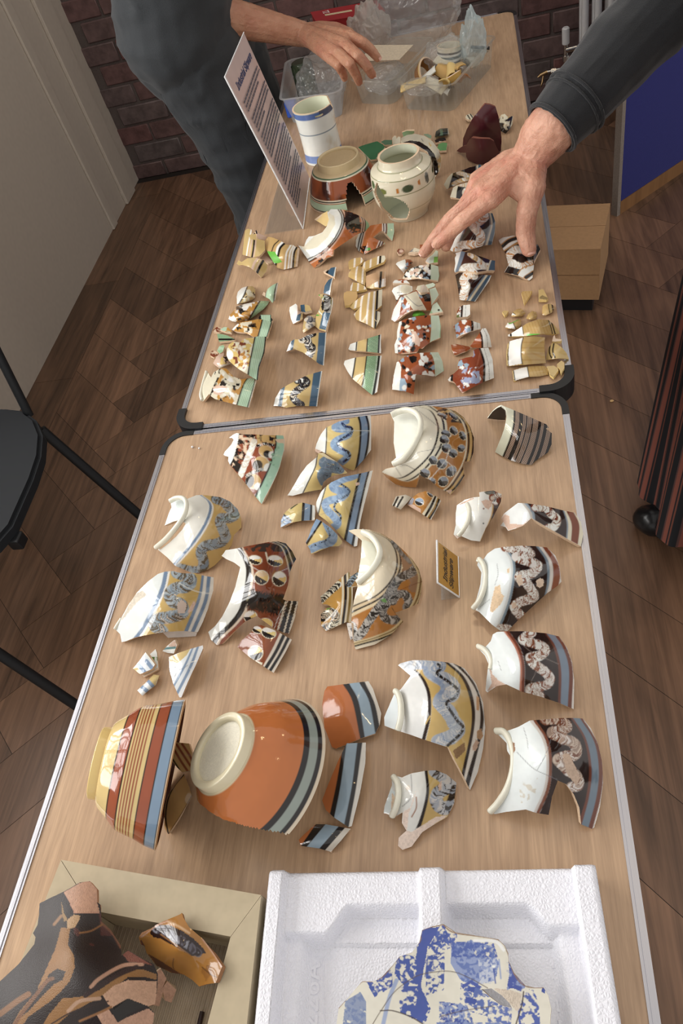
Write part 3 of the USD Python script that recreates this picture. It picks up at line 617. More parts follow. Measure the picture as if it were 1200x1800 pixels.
# banded tan pieces at top left
lt1 = [(495,210),(480,300),(470,400)]
sherd('B','upright tan banded handle sherd at the top left corner by the table edge',[(470,100),(500,80),(545,90),(555,135),(600,130),(620,200),(700,220),(705,330),(640,400),(560,418),(440,385),(455,230)],[('B','yel'),('T',[(515,200),(495,300),(480,400)],14,'white'),('T',[(545,200),(525,300),(512,400)],16,'pink'),('T',[(575,130),(560,300),(540,420)],22,'k'),('T',[(597,130),(582,300),(562,420)],14,'pink'),('P',[(515,150),(600,140),(600,215),(530,200)],'yel')],[(470,100,26),(545,90,28),(620,200,26),(700,250,22),(560,418,16),(440,385,6),(560,280,26)])
sherd('B','pinkish bare backed sherd lying behind the tan banded handle sherd',[(590,110),(605,92),(620,130),(715,170),(720,200),(700,215),(620,200)],[('B','pink'),('P',[(590,100),(607,95),(615,140),(595,140)],'k')],[(600,100,30),(715,170,18),(700,215,14),(620,200,24)])
l3 = [(650,450),(620,520),(600,590)]
sherd('B','arched tan sherd with pink and black bands, lowest of the tan group',[(370,490),(395,450),(430,470),(500,425),(600,420),(690,450),(735,510),(720,580),(660,655),(600,590),(520,530),(440,505),(400,510)],[('B','yel'),('T',[(610,420),(570,470),(545,540)],28,'pink'),('T',[(650,440),(620,500),(585,580)],12,'pink'),('T',[(668,450),(635,510),(598,590)],30,'k')],[(370,490,10),(430,470,22),(560,425,30),(700,460,22),(735,520,12),(660,655,2),(520,530,24)])
ls = [(850,220),(800,270),(780,350)]
sherd('B','curved tan sherd with white and black rings and a green sticker at the left',[(705,215),(740,175),(800,185),(900,230),(960,270),(1030,270),(1060,290),(1110,310),(1085,525),(920,560),(850,540),(800,470),(740,370),(710,310)],
  [('B','tan'),('T',[(860,215),(805,270),(775,350)],12,'k'),('T',[(895,235),(845,290),(825,370)],34,'white'),('T',[(925,240),(870,300),(845,390)],26,'k'),('T',[(985,290),(945,370),(925,560)],20,'white'),('T',[(1020,290),(985,370),(965,560)],20,'white'),('T',[(1045,290),(1015,370),(995,560)],20,'white'),('T',[(1068,290),(1036,370),(1020,550)],20,'k'),('P',[(1085,300),(1110,310),(1090,525),(1060,525)],'biscuit'),('P',[(720,345),(820,348),(850,400),(905,470),(850,485),(805,480)],'5fb52f',.6)],
  [(705,215,14),(740,175,18),(900,230,26),(1060,290,20),(1110,330,14),(1085,525,2),(920,560,2),(800,470,14),(730,340,18),(920,400,28)], name='mug_sherd')
sherd('B','pinkish sliver lying between the tan handle sherd and the ringed one',[(630,420),(700,375),(770,440),(800,470),(740,490),(680,450)],[('B','pink'),('P',[(725,460),(790,462),(795,485),(730,490)],'biscuit')],4)
# C: blue banded column
sherd('Cc','uppermost blue banded chip of its column, with a tiny biscuit tail',[(655,180),(690,160),(715,165),(740,138),(805,128),(785,250),(740,225),(700,205)],[('B','biscuit'),('N',[(655,150),(720,150),(720,210),(655,200)],26,.5,'k',3),('R',[(745,130),(720,165),(705,210)],'steel'),('R',[(797,120),(770,250)],'w')],9)
sherd('Cc','plain slate blue chip with a white edge, second in its column',[(655,435),(670,345),(715,280),(770,250),(745,350),(730,460),(690,445)],[('B','steel'),('R',[(762,250),(735,350),(718,460)],'w')],[(655,435,6),(700,300,14),(770,250,12),(740,380,16),(725,460,8)])
sherd('Cc','worm decorated sherd with blue band, green specks and a bare broken edge',[(590,455),(640,445),(700,460),(765,490),(770,560),(745,660),(700,800),(680,885),(600,860),(555,820),(570,690),(600,640),(625,580),(640,520),(620,480)],[('B','yel'),('N',[(590,440),(770,440),(760,560),(640,640)],36,.52,'k',3),('W',[(700,480),(700,560),(700,650)],40,40,['w','grey','k','w']),('N',[(600,440),(680,440),(620,700),(560,700)],40,.6,'leaf',8),('L',[(655,490),(620,560),(600,640),(655,700)],12,'w'),('P',[(650,660),(745,670),(690,870),(605,850)],'steel'),('E',758,545,20,32,0,'olive'),('L',[(765,490),(745,660),(683,885)],12,'w')],
  [(590,455,8),(700,460,18),(765,500,16),(740,680,24),(680,885,10),(570,820,5),(600,640,18),(680,640,28)])
sherd('Cc','grey worm chip on ochre lying against the blue banded worm sherd',[(410,880),(420,790),(430,740),(470,700),(560,690),(565,740),(570,810),(500,850),(425,900)],[('B','yel'),('W',[(470,730),(510,760),(490,820),(560,770)],44,42,['w','lt','mgrey','k'])],(5,12))
sherd('Cc','white faceted base chip with a blue stripe, left of the blue column',[(255,640),(260,600),(330,558),(350,580),(360,640),(415,660),(410,740),(300,797),(275,740)],[('B','w'),('X',[(345,560),(390,570),(395,690),(350,690)]),('P',[(350,690),(395,670),(380,755),(330,760)],'steel'),('P',[(395,665),(415,660),(410,745),(380,755)],'yel')],[(255,640,6),(330,558,14),(350,640,18),(415,660,10),(300,797,2)])
sherd('Cc','small blue and ochre chip leaning right of the white faceted chip',[(385,575),(430,568),(490,580),(520,640),(440,660),(395,650)],[('B','steel'),('P',[(435,568),(495,580),(522,640),(440,655)],'yel')],12)
# D
sherd('D','ochre sherd with blue bands and a dark twisted worm, its lower edge sweeping left',[(190,272),(215,210),(235,170),(270,152),(330,150),(400,110),(500,85),(592,82),(580,250),(565,415),(520,400),(440,340),(350,280),(270,250)],
  [('B','w'),('R',[(243,150),(225,240)],'steel'),('R',[(272,150),(256,245)],'yel'),('W',[(350,150),(400,165),(415,210),(450,240),(420,310)],40,34,['w','lt','k','mgrey','k'],1.4),('W',[(340,150),(400,130),(470,100)],22,30,['w','k','mgrey']),('R',[(515,80),(503,250),(488,400)],'steel'),('R',[(583,80),(572,250),(557,415)],'w')],
  [(190,272,4),(235,170,16),(400,110,26),(592,82,22),(585,240,26),(565,415,8),(440,340,22),(300,255,16),(430,230,30)])
sherd('D','ochre sherd with blue rim band and a black S-shaped worm, nearest in its column',[(60,820),(80,740),(130,655),(200,610),(300,560),(400,510),(550,468),(520,650),(498,825),(300,820),(190,840),(150,828)],
  [('B','w'),('R',[(170,635),(135,720),(110,830)],'w'),('R',[(135,650),(120,740),(105,830)],'steel'),('R',[(175,630),(158,730),(140,840)],'yel'),('W',[(300,565),(370,555),(395,590),(330,640),(265,700),(270,760),(340,810)],36,34,['w','k','dgrey','k','lt'],1.2),('R',[(462,480),(440,650),(415,830)],'steel'),('R',[(541,460),(514,650),(489,830)],'w')],
  [(60,820,2),(130,655,18),(300,560,26),(550,468,20),(530,640,28),(498,825,4),(300,820,6),(320,680,30)])
ga = [(885,180),(880,260)]
sherd('D','slim sherd with white, ochre and green bands above a larger matching one',[(812,250),(830,200),(890,178),(1000,145),(1140,100),(1138,200),(1140,292),(1000,275),(830,262)],
  [('B','w'),('T',[(890,170),(882,270)],14,'k'),('R',[(905,170),(895,270)],'yel'),('R',[(1000,130),(988,280)],'k'),('R',[(1010,130),(1002,280)],'green'),('K',[(1010,130),(1002,280)],6,14,8,5,'dgreen',16),('R',[(1114,100),(1105,290)],'k'),('R',[(1132,100),(1122,290)],'w')],
  [(812,250,3),(890,180,10),(1140,100,8),(1140,292,2),(1000,200,14)])
sherd('D','triangular sherd with white, ochre and green rouletted bands and a black edge',[(765,400),(775,365),(880,335),(1000,320),(1145,315),(1130,480),(1100,680),(1050,712),(950,630),(855,550),(800,470)],
  [('B','w'),('K',[(765,330),(760,560)],8,12,9,3,'lt',14),('R',[(878,330),(862,440),(840,560)],'k'),('R',[(892,330),(876,440),(855,560)],'yel'),('R',[(990,315),(970,480),(940,640)],'k'),('R',[(1002,315),(982,480),(955,640)],'green'),('K',[(1002,315),(982,480),(955,640)],8,14,8,5,'dgreen',16),('K',[(1002,315),(982,480),(955,640)],100,14,1,7,'w',16),('R',[(1112,310),(1092,480),(1050,712)],'k'),('R',[(1132,310),(1112,480),(1075,712)],'w')],
  [(765,400,6),(880,335,16),(1145,315,14),(1125,500,18),(1050,712,2),(855,550,10),(980,460,24)])
# E
sherd('E','large bowl piece with broken white foot, black rings and a dark tree on orange',[(10,515),(30,545),(95,555),(120,480),(150,440),(215,430),(310,390),(360,320),(385,240),(365,150),(380,150),(405,118),(480,118),(560,125),(640,150),(720,185),(790,220),(850,280),(865,340),(830,370),(740,400),(660,450),(520,545),(440,600),(430,665),(350,690),(310,730),(215,805),(165,755),(130,695),(70,610)],
  [('B','w'),('T',[(510,100),(560,220),(540,330),(440,500),(150,740)],400,'orange'),('T',[(480,110),(528,200),(520,310),(430,480),(300,610),(135,700)],14,'k'),('T',[(505,110),(552,200),(540,320),(455,480),(310,630),(145,730)],16,'k'),('T',[(545,115),(580,200),(572,320),(490,470),(330,660),(165,758)],400,'orange'),('T',[(530,115),(570,200),(560,320),(475,480),(320,650),(160,752)],13,'pink'),('X',[(290,690),(340,610),(372,640),(430,650),(435,670),(370,650),(310,735)]),
   ('N',[(570,130),(740,190),(760,380),(640,400),(580,330)],60,.42,'choc',3),('F',[(600,200),(660,260),(700,340)],90,'k',4,9),('N',[(230,740),(300,690),(330,720),(240,800)],30,.5,'k',5),('T',[(740,190),(770,260),(760,400)],10,'pink'),('T',[(752,190),(782,270),(770,400)],12,'k'),('T',[(765,190),(796,270),(786,390)],12,'pink'),('T',[(775,190),(806,270),(798,390)],14,'k'),('T',[(788,190),(820,270),(812,390)],200,'green'),('L',[(365,150),(385,240),(360,320),(310,390)],10,'w'),('P',[(10,515),(95,555),(215,430),(310,390),(380,250),(385,160),(450,200),(460,300),(380,440),(250,560),(110,610)],'cream')],
  [(10,515,6),(95,555,16),(215,430,26),(340,350,46),(385,200,52),(405,118,44),(560,125,50),(720,185,40),(850,280,24),(865,340,16),(740,400,30),(520,545,30),(440,610,22),(310,730,8),(215,805,2),(130,695,4),(420,430,48),(600,300,54)], name='bowl_sherd')
sherd('E','tan backed fragment leaning behind the white-footed mocha bowl piece',[(215,240),(300,175),(370,140),(385,240),(365,310),(345,320),(260,265)],[('B','sand'),('P',[(215,240),(300,175),(302,195),(228,258)],'biscuit')],[(215,240,6),(300,175,22),(370,140,30),(345,320,8)])
sherd('E','orange sherd with black and white rings and a notch on its right, green reeded edge',[(700,550),(705,480),(740,400),(810,380),(870,310),(1010,285),(1145,283),(1150,380),(1128,490),(1030,380),(1000,370),(900,445),(960,480),(1035,505),(1040,525),(800,645),(735,610)],
  [('B','w'),('R',[(760,395),(735,480),(715,590)],'k'),('R',[(776,390),(750,490),(728,600)],'w'),('R',[(786,390),(760,490),(736,605)],'k'),('R',[(800,385),(775,490),(748,612)],'pink'),('R',[(812,385),(787,490),(756,615)],'orange'),('N',[(740,560),(850,540),(870,600),(800,645)],30,.46,'choc',4),('P',[(820,580),(860,565),(880,590),(825,610)],'leaf'),('T',[(1010,280),(1005,400),(940,570)],10,'w'),('T',[(1020,280),(1018,400),(955,570)],14,'k'),('T',[(1036,280),(1032,400),(975,570)],12,'w'),('T',[(1050,280),(1046,400),(985,570)],14,'k'),('R',[(1070,280),(1066,400),(1010,570)],'mint'),('S',[(1070,280),(1066,400),(1010,570)],8,14,5,5,'green')],
  [(700,550,6),(740,400,18),(870,310,22),(1145,283,14),(1128,490,2),(950,440,18),(800,645,2),(1040,525,4),(840,480,22)], name='bowl_sherd')
# yellow ware with white rouletting
yw = dict(edge='sand')
def ywp(lines, kline=None, extra=()):
    return [('B','yel')] + [('T', l, 20,'white') for l in lines] + ([('T', kline, 24,'k'),('R',[(a + 24, b) for a, b in kline],'cream')] if kline else []) + list(extra)
def roul(l, n=20): return ('K', l, 6,11, n, 3.2,'gold',12)
sherd('E','yellowware chip with two white stripes, upper left of the yellowware group',[(618,800),(612,740),(640,710),(700,690),(765,683),(795,720),(760,755),(735,775),(690,800)], ywp([[(680,690),(672,810)],[(762,680),(752,790)]], None, [roul([(620,690),(612,810)])]),7, **yw)
sherd('E','long yellowware rim strip with white stripes and a black line, top of its group',[(780,775),(800,735),(870,705),(980,665),(1040,662),(1050,700),(1030,735),(900,790),(815,830)], ywp([[(795,700),(785,840)],[(868,690),(860,820)],[(955,660),(945,790)]],[(980,650),(970,780)],[roul([(800,700),(790,840)],14)]),9, **yw)
sherd('E','rounded yellowware sherd with two white stripes in the middle of its group',[(613,910),(615,870),(660,810),(730,785),(800,790),(818,850),(820,950),(808,1010),(740,975),(680,945)], ywp([[(710,780),(695,870),(690,960)],[(780,780),(770,900),(765,1000)]], None, [roul([(640,800),(620,960)],18)]),(6,12), **yw)
sherd('E','small yellowware corner chip with white stripes beneath the rounded one',[(632,1075),(640,1020),(665,975),(740,985),(800,1015),(830,1055),(720,1080)], ywp([[(645,990),(632,1080)],[(722,970),(712,1090)],[(800,1000),(795,1070)]], None, [roul([(645,990),(632,1080)],16)]),6, **yw)
sherd('E','plain tan rimmed sherd with a black line and a white striped lower corner',[(820,1040),(822,900),(900,870),(985,848),(1055,850),(1050,1020),(1000,1040),(880,1048)],[('B','c09a72'),('T',[(985,840),(970,1050)],26,'k'),('P',[(820,1040),(960,960),(965,1040),(880,1048)],'yel'),('P',[(915,985),(962,960),(965,1035),(920,1035)],'white'),('P',[(1010,935),(1050,930),(1045,1025),(998,1025)],'white'),('L',[(1045,850),(1035,1020)],12,'biscuit')],[(820,1040,3),(822,900,10),(985,848,12),(1055,850,8),(1050,1020,4),(930,960,14)], **yw)
sherd('F','plain tan rounded chip beside the big striped yellowware sherd',[(82,560),(85,510),(120,490),(220,495),(230,540),(210,590),(140,640),(95,645)],[('B','c9a46a')],8, **yw)
sherd('F','large striped yellowware sherd with a notch in its left side and black rim line',[(145,660),(190,605),(270,545),(350,505),(420,490),(490,470),(485,640),(420,695),(470,710),(465,790),(415,888),(330,840),(215,790),(190,735),(265,650),(180,680)],
  ywp([[(215,540),(190,690),(180,780)],[(275,520),(255,640),(245,830)],[(345,490),(325,680),(315,860)],[(400,480),(385,680),(375,880)]],[(428,470),(418,680),(405,890)],[roul([(215,540),(190,690),(180,780)],18)]),[(145,660,4),(350,505,16),(490,470,12),(480,640,12),(415,888,2),(265,650,14),(350,690,20),(190,735,6)], **yw)
sherd('F','small dark-tailed chip tucked under the plain tan rounded chip',[(95,640),(140,625),(150,640),(110,652)],[('B','k')],4)
# ---------------------------------------------------------------- far table: right-hand columns
MOTT = ['w','k','w','sky','cream','k']
sherd('F','tiny pink and white chip alone near the pointing fingertips',[(645,70),(660,45),(710,45),(722,65),(690,95),(660,98)],[('B','brown'),('E',690,68,22,17,0,'pink')],7)
sherd('F','thin triangular chip with a biscuit edge just left of the pointing fingertip',[(762,90),(800,55),(830,32),(885,50),(895,85),(830,95)],[('B','cream'),('N', None, 26,.55,'mgrey',3),('P',[(762,80),(895,72),(895,90),(762,98)],'biscuit')],7)
sherd('F','rust brown chip lying half behind the pointing fingers',[(885,0),(945,-2),(948,30),(900,40),(886,38)],[('B','rust')],6)
sherd('F','white faceted chip with a rust marbled end, beside the mottled green rimmed sherds',[(632,205),(650,185),(720,158),(790,155),(812,185),(760,240),(715,298),(670,250)],[('B','w'),('P',[(732,150),(815,150),(815,190),(745,255)],'rust'),('D',[(732,150),(815,150),(815,190),(745,255)],8,8,20,['k','sky','cream'],3)],(5,16))
gr = lambda off=8, p=14, n=6: [('S', None, off, p, n, 5,'w')]
def greenrim(L, pitch=11, n=7): return [('R', L, 'green'),('S', L, 7, pitch, n, 4,'white')]
sherd('F','small green reeded rim chip with a bright sticker beneath the fingertips',[(945,175),(970,140),(1020,105),(1055,60),(1078,70),(1075,185),(1035,190),(990,200)],[('B','w')] + greenrim([(1000,60),(985,200)]) + [('P',[(1035,130),(1078,130),(1075,190),(1030,190)],'77b544')],10)
sherd('F','mottled white on black sherd with a green reeded rim, topmost in its column',[(705,350),(740,290),(790,250),(880,220),(990,205),(1080,228),(1090,330),(1075,395),(990,375),(850,360),(760,372),(712,375)],
  [('B','k'),('D',[(700,220),(1000,200),(1000,370),(700,370)],46,10,30,['w','cream','pink','sky','w'],5)] + greenrim([(1002,200),(1000,380)],12) + [('P',[(712,350),(850,345),(1075,378),(1075,397),(850,364),(712,378)],'biscuit')],[(705,350,3),(880,220,16),(1080,228,12),(1080,390,2),(880,310,20),(800,368,6)])
sherd('F','flat rust and white chip over the crowded mottled group',[(598,400),(620,375),(700,365),(740,370),(780,410),(700,412),(605,422)],[('B','rust'),('N', None, 40,.5,'w',3),('P',[(598,402),(780,405),(700,416),(605,424)],'biscuit')],8)
sherd('F','pale white base sherd at the left of the crowded mottled group',[(590,490),(610,455),(680,425),(740,420),(805,440),(808,490),(760,520),(680,530),(640,600),(620,540)],[('B','w'),('E',740,470,62,50,0,'cream'),('L',[(670,440),(668,520)],6,'lt'),('N',[(650,500),(700,500),(650,600),(620,590)],30,.5,'k',5)],[(590,490,10),(700,430,18),(805,460,16),(640,600,4),(700,500,20)])
sherd('F','rust, white and blue mottled body sherd with bare buff centre in the crowded group',[(580,790),(600,700),(650,600),(690,545),(760,520),(850,480),(980,495),(1000,560),(1005,690),(960,695),(870,690),(790,705),(720,740),(660,790),(620,815)],
  [('B','rust'),('D',[(680,530),(800,520),(820,700),(680,720)],14,14,30,['sky','w','sky'],7),('P',[(715,540),(850,490),(880,560),(960,690),(820,695)],'cream'),('L',[(740,540),(850,640),(910,640)],6,'mgrey'),('P',[(900,520),(995,520),(1000,600),(940,600)],'k'),('N',[(860,500),(960,510),(940,600),(870,540)],34,.5,'sky',4),('P',[(580,790),(610,690),(690,550),(688,640),(668,760),(620,815)],'w'),('P',[(670,770),(790,690),(870,680),(870,700),(720,745),(660,795)],'biscuit')],
  [(580,790,3),(650,600,18),(850,480,26),(1000,560,18),(1005,690,6),(800,600,30),(720,740,14)])
sherd('F','buff grey handle stub lying over the crowded mottled group',[(845,480),(860,435),(930,420),(960,450),(985,500),(890,505)],[('B','cream'),('N', None, 40,.55,'lt',4)],[(845,480,24),(930,420,20),(985,500,22),(890,505,32)], lift=0)
sherd('F','green reeded chip uppermost of three along the right of the crowded group',[(945,425),(1025,402),(1048,420),(1040,440),(975,465)],[('B','green'),('S',[(945,400),(990,470)],-60,9,16,3.5,'white')],9)
sherd('F','green reeded pointed chip in the middle of three along the right of the crowded group',[(985,470),(1050,450),(1085,530),(1045,590),(1010,635),(1000,540)],[('B','green'),('S',[(1000,460),(1000,640)],-10,10,10,4,'white')],11)
sherd('F','green reeded triangle chip lowest of three along the right of the crowded group',[(1005,690),(1020,640),(1065,605),(1100,660),(1133,715),(1000,745),(985,735)],[('B','green'),('S',[(1060,600),(1130,720)],-90,9,14,3.5,'white'),('E',1085,690,12,10,0,'k'),('P',[(985,728),(1133,705),(1133,722),(985,748)],'biscuit')],9)
stk = sherd('F','bright green paper sticker curling on the table between two mottled sherds',[(805,750),(815,715),(860,698),(910,705),(945,740),(900,750),(830,765)],[('B','63b52c'),('G',.15)],(4,12), thick=.4, edge='leaf', inner='leaf', name='paper_sticker', catg='sticker')
G1 = [(528,80),(532,200),(522,320)]
sherd('G','rust sherd mottled with white and black, green reeded rim, middle of its column',[(185,440),(180,360),(205,300),(205,235),(225,140),(300,110),(400,85),(520,78),(605,80),(625,180),(620,295),(540,325),(480,370),(450,400),(415,395),(390,440),(250,450)],
  [('B','rust'),('D',[(200,120),(530,80),(520,330),(400,440),(190,440)],46,10,26,['w','k','cream','k','sky','w'],8),('P',[(345,235),(380,230),(430,310),(420,380),(350,330)],'pink'),('R',[(215,100),(190,460)],'rust') if 0 else ('L',[(228,140),(212,230),(205,300),(190,360),(195,430)],40,'w'),('D',[(190,250),(350,250),(400,440),(190,440)],12,12,26,['k','w','sky','rust'],18)] + greenrim(G1,12) + [('L',[(250,445),(390,435),(450,395),(620,292)],8,'biscuit')],
  [(185,440,3),(205,235,14),(400,85,24),(605,80,18),(622,290,10),(480,370,14),(390,440,6),(380,240,30)])
sherd('G','rust mottled sherd with white base, cut-out step and green reeded rim, nearest in its column',[(155,790),(165,690),(200,530),(225,510),(300,465),(400,440),(510,432),(600,432),(640,520),(655,610),(570,668),(480,650),(390,645),(382,655),(365,835),(290,810),(200,795)],
  [('B','rust'),('D',[(230,440),(550,430),(560,660),(390,650),(360,830),(240,780)],34,14,36,['w','k','sky','w','k'],12),('R', G1 and [(520,425),(560,520),(570,670)],'green'),('S',[(520,425),(560,520),(570,670)],8,13,6,5,'white'),('P',[(155,790),(165,690),(200,520),(222,520),(245,570),(240,680),(230,800)],'w'),('P',[(232,700),(280,690),(300,740),(290,810),(228,800)],'sky'),('E',275,770,22,26,20,'w')],
  [(155,790,3),(200,530,18),(400,440,30),(600,432,20),(655,610,6),(570,668,4),(390,645,30),(365,835,4),(300,640,32),(480,540,32)])
st = lambda L: [('T', L, 24,'k'),('R',[(a + 24, b) for a, b in L],'w')]
sherd('G','small chip with a dashed white rim and green specks above the blue spotted rust sherds',[(775,100),(780,40),(800,0),(840,-20),(905,-25),(905,70),(880,90)],[('B','rust'),('N',[(770,-20),(830,-20),(820,100),(770,100)],34,.52,'olive',3),('N',[(770,-20),(830,-20),(820,100),(770,100)],30,.58,'w',6),('T',[(822,-30),(812,110)],18,'k'),('R',[(840,-30),(832,110)],'w'),('K',[(865,-30),(858,110)],0,6,1,6,'k',12)],12)
sherd('G','blue spotted rust sherd with a white dashed rim, upper of two like it',[(745,190),(760,170),(820,125),(860,118),(920,130),(1000,155),(1008,210),(900,240),(830,265),(775,300),(765,215)],
  [('B','rust'),('D',[(750,120),(920,120),(900,240),(770,290)],14,14,30,['lilac','w','lilac','sky'],3),('T',[(912,120),(918,180),(915,240)],20,'k'),('R',[(932,120),(940,180),(935,240)],'w'),('K',[(965,120),(975,180),(972,240)],0,6,1,6,'k',12),('L',[(775,300),(830,262),(1008,208)],8,'biscuit')],[(745,190,4),(860,118,16),(1000,155,10),(1008,210,4),(775,300,2),(880,190,20)])
sherd('G','plain rust sherd with a broad white dashed rim, between the two blue spotted ones',[(905,375),(930,340),(990,255),(1020,205),(1055,200),(1090,270),(1112,382),(1020,390),(930,390)],[('B','rust'),('T',[(985,220),(1010,290),(1015,400)],16,'k'),('R',[(1001,215),(1027,290),(1033,400)],'w'),('K',[(1030,200),(1065,280),(1075,395)],0,6,1,7,'k',12)],[(905,375,4),(1040,202,16),(1112,382,3),(930,390,3),(1030,300,20)])
sherd('G','plain rust chip left of the white dashed rim sherd',[(722,360),(770,352),(820,362),(895,378),(910,395),(860,430),(760,468),(735,420)],[('B','rust'),('E',755,362,18,8,10,'pink'),('L',[(735,420),(760,465),(860,428)],8,'biscuit')],(4,10))
sherd('G','large rust sherd with pale blue blots and a white dashed rim at the near edge',[(692,690),(720,650),(745,640),(800,590),(785,560),(800,505),(860,485),(940,470),(935,415),(970,395),(1080,388),(1120,500),(1135,680),(1050,710),(930,770),(830,825),(790,770),(750,725),(700,712)],
  [('B','8a3f22'),('D',[(740,480),(1000,420),(1010,720),(820,800),(720,700)],16,16,34,['lilac','sky','lilac','w'],5),('N',[(820,590),(990,570),(1000,720),(840,780)],50,.44,'lilac',6),('N',[(820,590),(990,570),(1000,720),(840,780)],34,.58,'w',9),('N',[(820,590),(990,570),(1000,720),(840,780)],30,.62,'8a3f22',12),('R',[(985,385),(1030,540),(1025,730)],'k'),('R',[(1005,385),(1050,540),(1048,730)],'w'),('K',[(1035,385),(1080,540),(1092,720)],0,7,1,8,'k',14),('P',[(692,690),(742,640),(738,720),(700,712)],'w'),('P',[(722,650),(743,642),(738,722),(718,705)],'k'),('L',[(700,712),(750,725),(830,822),(1130,685)],9,'biscuit')],
  [(692,690,6),(800,590,18),(940,440,28),(1080,388,20),(1135,680,4),(830,825,2),(930,620,34)])
# H: yellow rouletted
dt = lambda seed=1, s=9: ('KK',)
def rl(L=[(0,0),(0,200)], p=11): return [('K', L, -600, p, 140,3.6,'gold',13),('K', L, -604, p, 140,2.4,'8c6a34',13)]
hl = [(250,450),(255,700),(250,1150)]
yk = dict(edge='sand', inner='sand')
sherd('H','rouletted buff triangle chip, upper left of the buff group',[(448,115),(470,95),(600,92),(570,150),(490,275),(475,220)],[('B','yel')] + rl([(520,0),(560,300)],13),8, **yk)
sherd('H','buff chip with a broken brown corner, upper right of the buff group',[(690,80),(755,65),(790,130),(825,200),(800,215),(690,215)],[('B','yel'),('X',[(700,180),(740,150),(825,190),(815,218),(705,200)],'8a7448')],8, **yk)
sherd('H','oval buff chip with two dark lines near the right table edge',[(740,400),(745,310),(780,280),(860,272),(905,300),(912,345),(870,400),(790,435),(745,430)],[('B','yel')] + rl([(700,200),(720,500)],13)[:1] + [('T',[(825,270),(830,340),(850,420)],12,'k'),('T',[(870,270),(880,330),(890,400)],18,'k'),('P',[(838,275),(868,275),(885,390),(855,415)],'yel')],(5,9), **yk)
sherd('H','tiny plain buff chip leftmost in the buff group',[(180,385),(205,365),(265,372),(240,420),(215,440)],[('B','yel')],6, **yk)
sherd('H','knobbly rouletted buff chip with a white corner, second from the left in its row',[(308,430),(330,390),(380,350),(440,335),(495,385),(505,410),(460,450),(310,455)],[('B','yel')] + rl() + [('P',[(308,400),(335,405),(365,430),(310,437)],'w'),('L',[(330,395),(365,425)],8,'k')],(4,10), **yk)
sherd('H','rounded rouletted buff chip in the middle of the buff group',[(515,480),(540,420),(600,370),(655,390),(668,440),(650,490),(570,498)],[('B','yel')] + rl([(500,0),(640,500)],13),(4,9), **yk)
sherd('H','white and rouletted chip with a green sticker at the left of the buff group',[(218,595),(250,540),(300,540),(400,495),(440,490),(450,570),(405,620),(370,635),(225,610)],[('B','yel')] + rl() + [('P',[(218,600),(250,540),(335,545),(370,632)],'white'),('L',[(335,545),(372,630)],11,'k'),('P',[(262,540),(400,492),(410,500),(300,555),(275,560)],'5fb52f')],(4,10), **yk)
sherd('H','long arched buff rouletted sherd with a white end and a green sticker',[(258,730),(258,708),(300,690),(460,590),(540,540),(680,490),(830,500),(900,560),(960,630),(985,690),(920,700),(800,690),(640,710),(480,728),(300,735)],
  [('B','yel')] + rl([(500,400),(560,800)],11) + [('P',[(258,708),(458,585),(478,728),(258,735)],'white'),('L',[(462,590),(478,700)],10,'k'),('P',[(285,690),(310,688),(312,730),(290,730)],'k'),('R',[(815,490),(850,600),(880,700)],'yel'),('T',[(818,490),(855,600),(880,700)],14,'k'),('T',[(858,520),(885,600),(915,700)],18,'k'),('P',[(525,695),(720,690),(680,712),(520,735)],'5fb52f')],
  [(258,720,3),(460,600,18),(680,490,22),(830,500,18),(985,690,3),(640,700,20),(480,715,14),(700,600,26)], **yk)
sherd('H','largest buff rouletted sherd with a broad white end edged by black lines',[(240,1145),(235,960),(255,840),(280,800),(380,770),(480,740),(620,730),(780,745),(770,860),(780,1000),(795,1105),(690,1115),(500,1130),(260,1148)],
  [('B','yel')] + rl([(600,700),(600,1150)],13) + [('L',[(282,800),(258,900),(262,1145)],14,'k'),('P',[(285,795),(475,745),(450,860),(445,1000),(460,1115),(272,1145),(266,960),(275,850)],'white'),('L',[(475,745),(448,860),(445,1000),(462,1120)],13,'k'),('P',[(235,960),(255,840),(278,805),(256,900),(250,1000),(262,1145),(240,1145)],'sand')],
  [(240,1145,3),(260,840,12),(500,735,26),(780,745,20),(795,1105,4),(500,1130,10),(500,930,30)], **yk)
sherd('H','small biscuit fragment beside the metal edge under the long arched buff sherd',[(880,800),(895,730),(915,710),(930,760),(1015,770),(1010,795),(920,805)],[('B','biscuit'),('P',[(925,730),(1000,755),(1010,770),(930,760)],'yel')],10, **yk)
sherd('H','plain triangular buff chip with two curved black lines overlapping the metal edge',[(795,1065),(800,1000),(830,890),(880,825),(940,830),(1020,890),(1080,960),(1118,1048),(1000,1040),(860,1052)],[('B','yel'),('L',[(850,850),(842,950),(870,1030)],22,'k'),('L',[(905,830),(890,940),(920,1025)],20,'k'),('L',[(860,985),(880,1010)],8,'yel')],[(795,1065,3),(900,825,14),(1118,1048,4),(880,1045,8),(930,950,16)], **yk)
sherd('H','buff rouletted strip with a white end, nearest of the buff group',[(318,1215),(340,1205),(440,1170),(530,1150),(640,1140),(780,1150),(820,1200),(825,1270),(700,1295),(560,1300),(340,1358)],[('B','yel')] + rl([(600,1100),(640,1400)],14) + [('P',[(340,1205),(530,1155),(555,1300),(345,1358)],'white'),('L',[(335,1208),(358,1352)],16,'k'),('L',[(532,1155),(556,1300)],12,'k'),('P',[(318,1215),(332,1210),(352,1356),(340,1358)],'sand')],(4,10), **yk)
sherd('H','plain buff chip with a black nick, lower right of the buff group',[(805,1150),(900,1140),(960,1175),(970,1210),(900,1305),(850,1270),(825,1200)],[('B','yel'),('P',[(850,1270),(900,1300),(890,1310),(845,1285)],'k')],7, **yk)
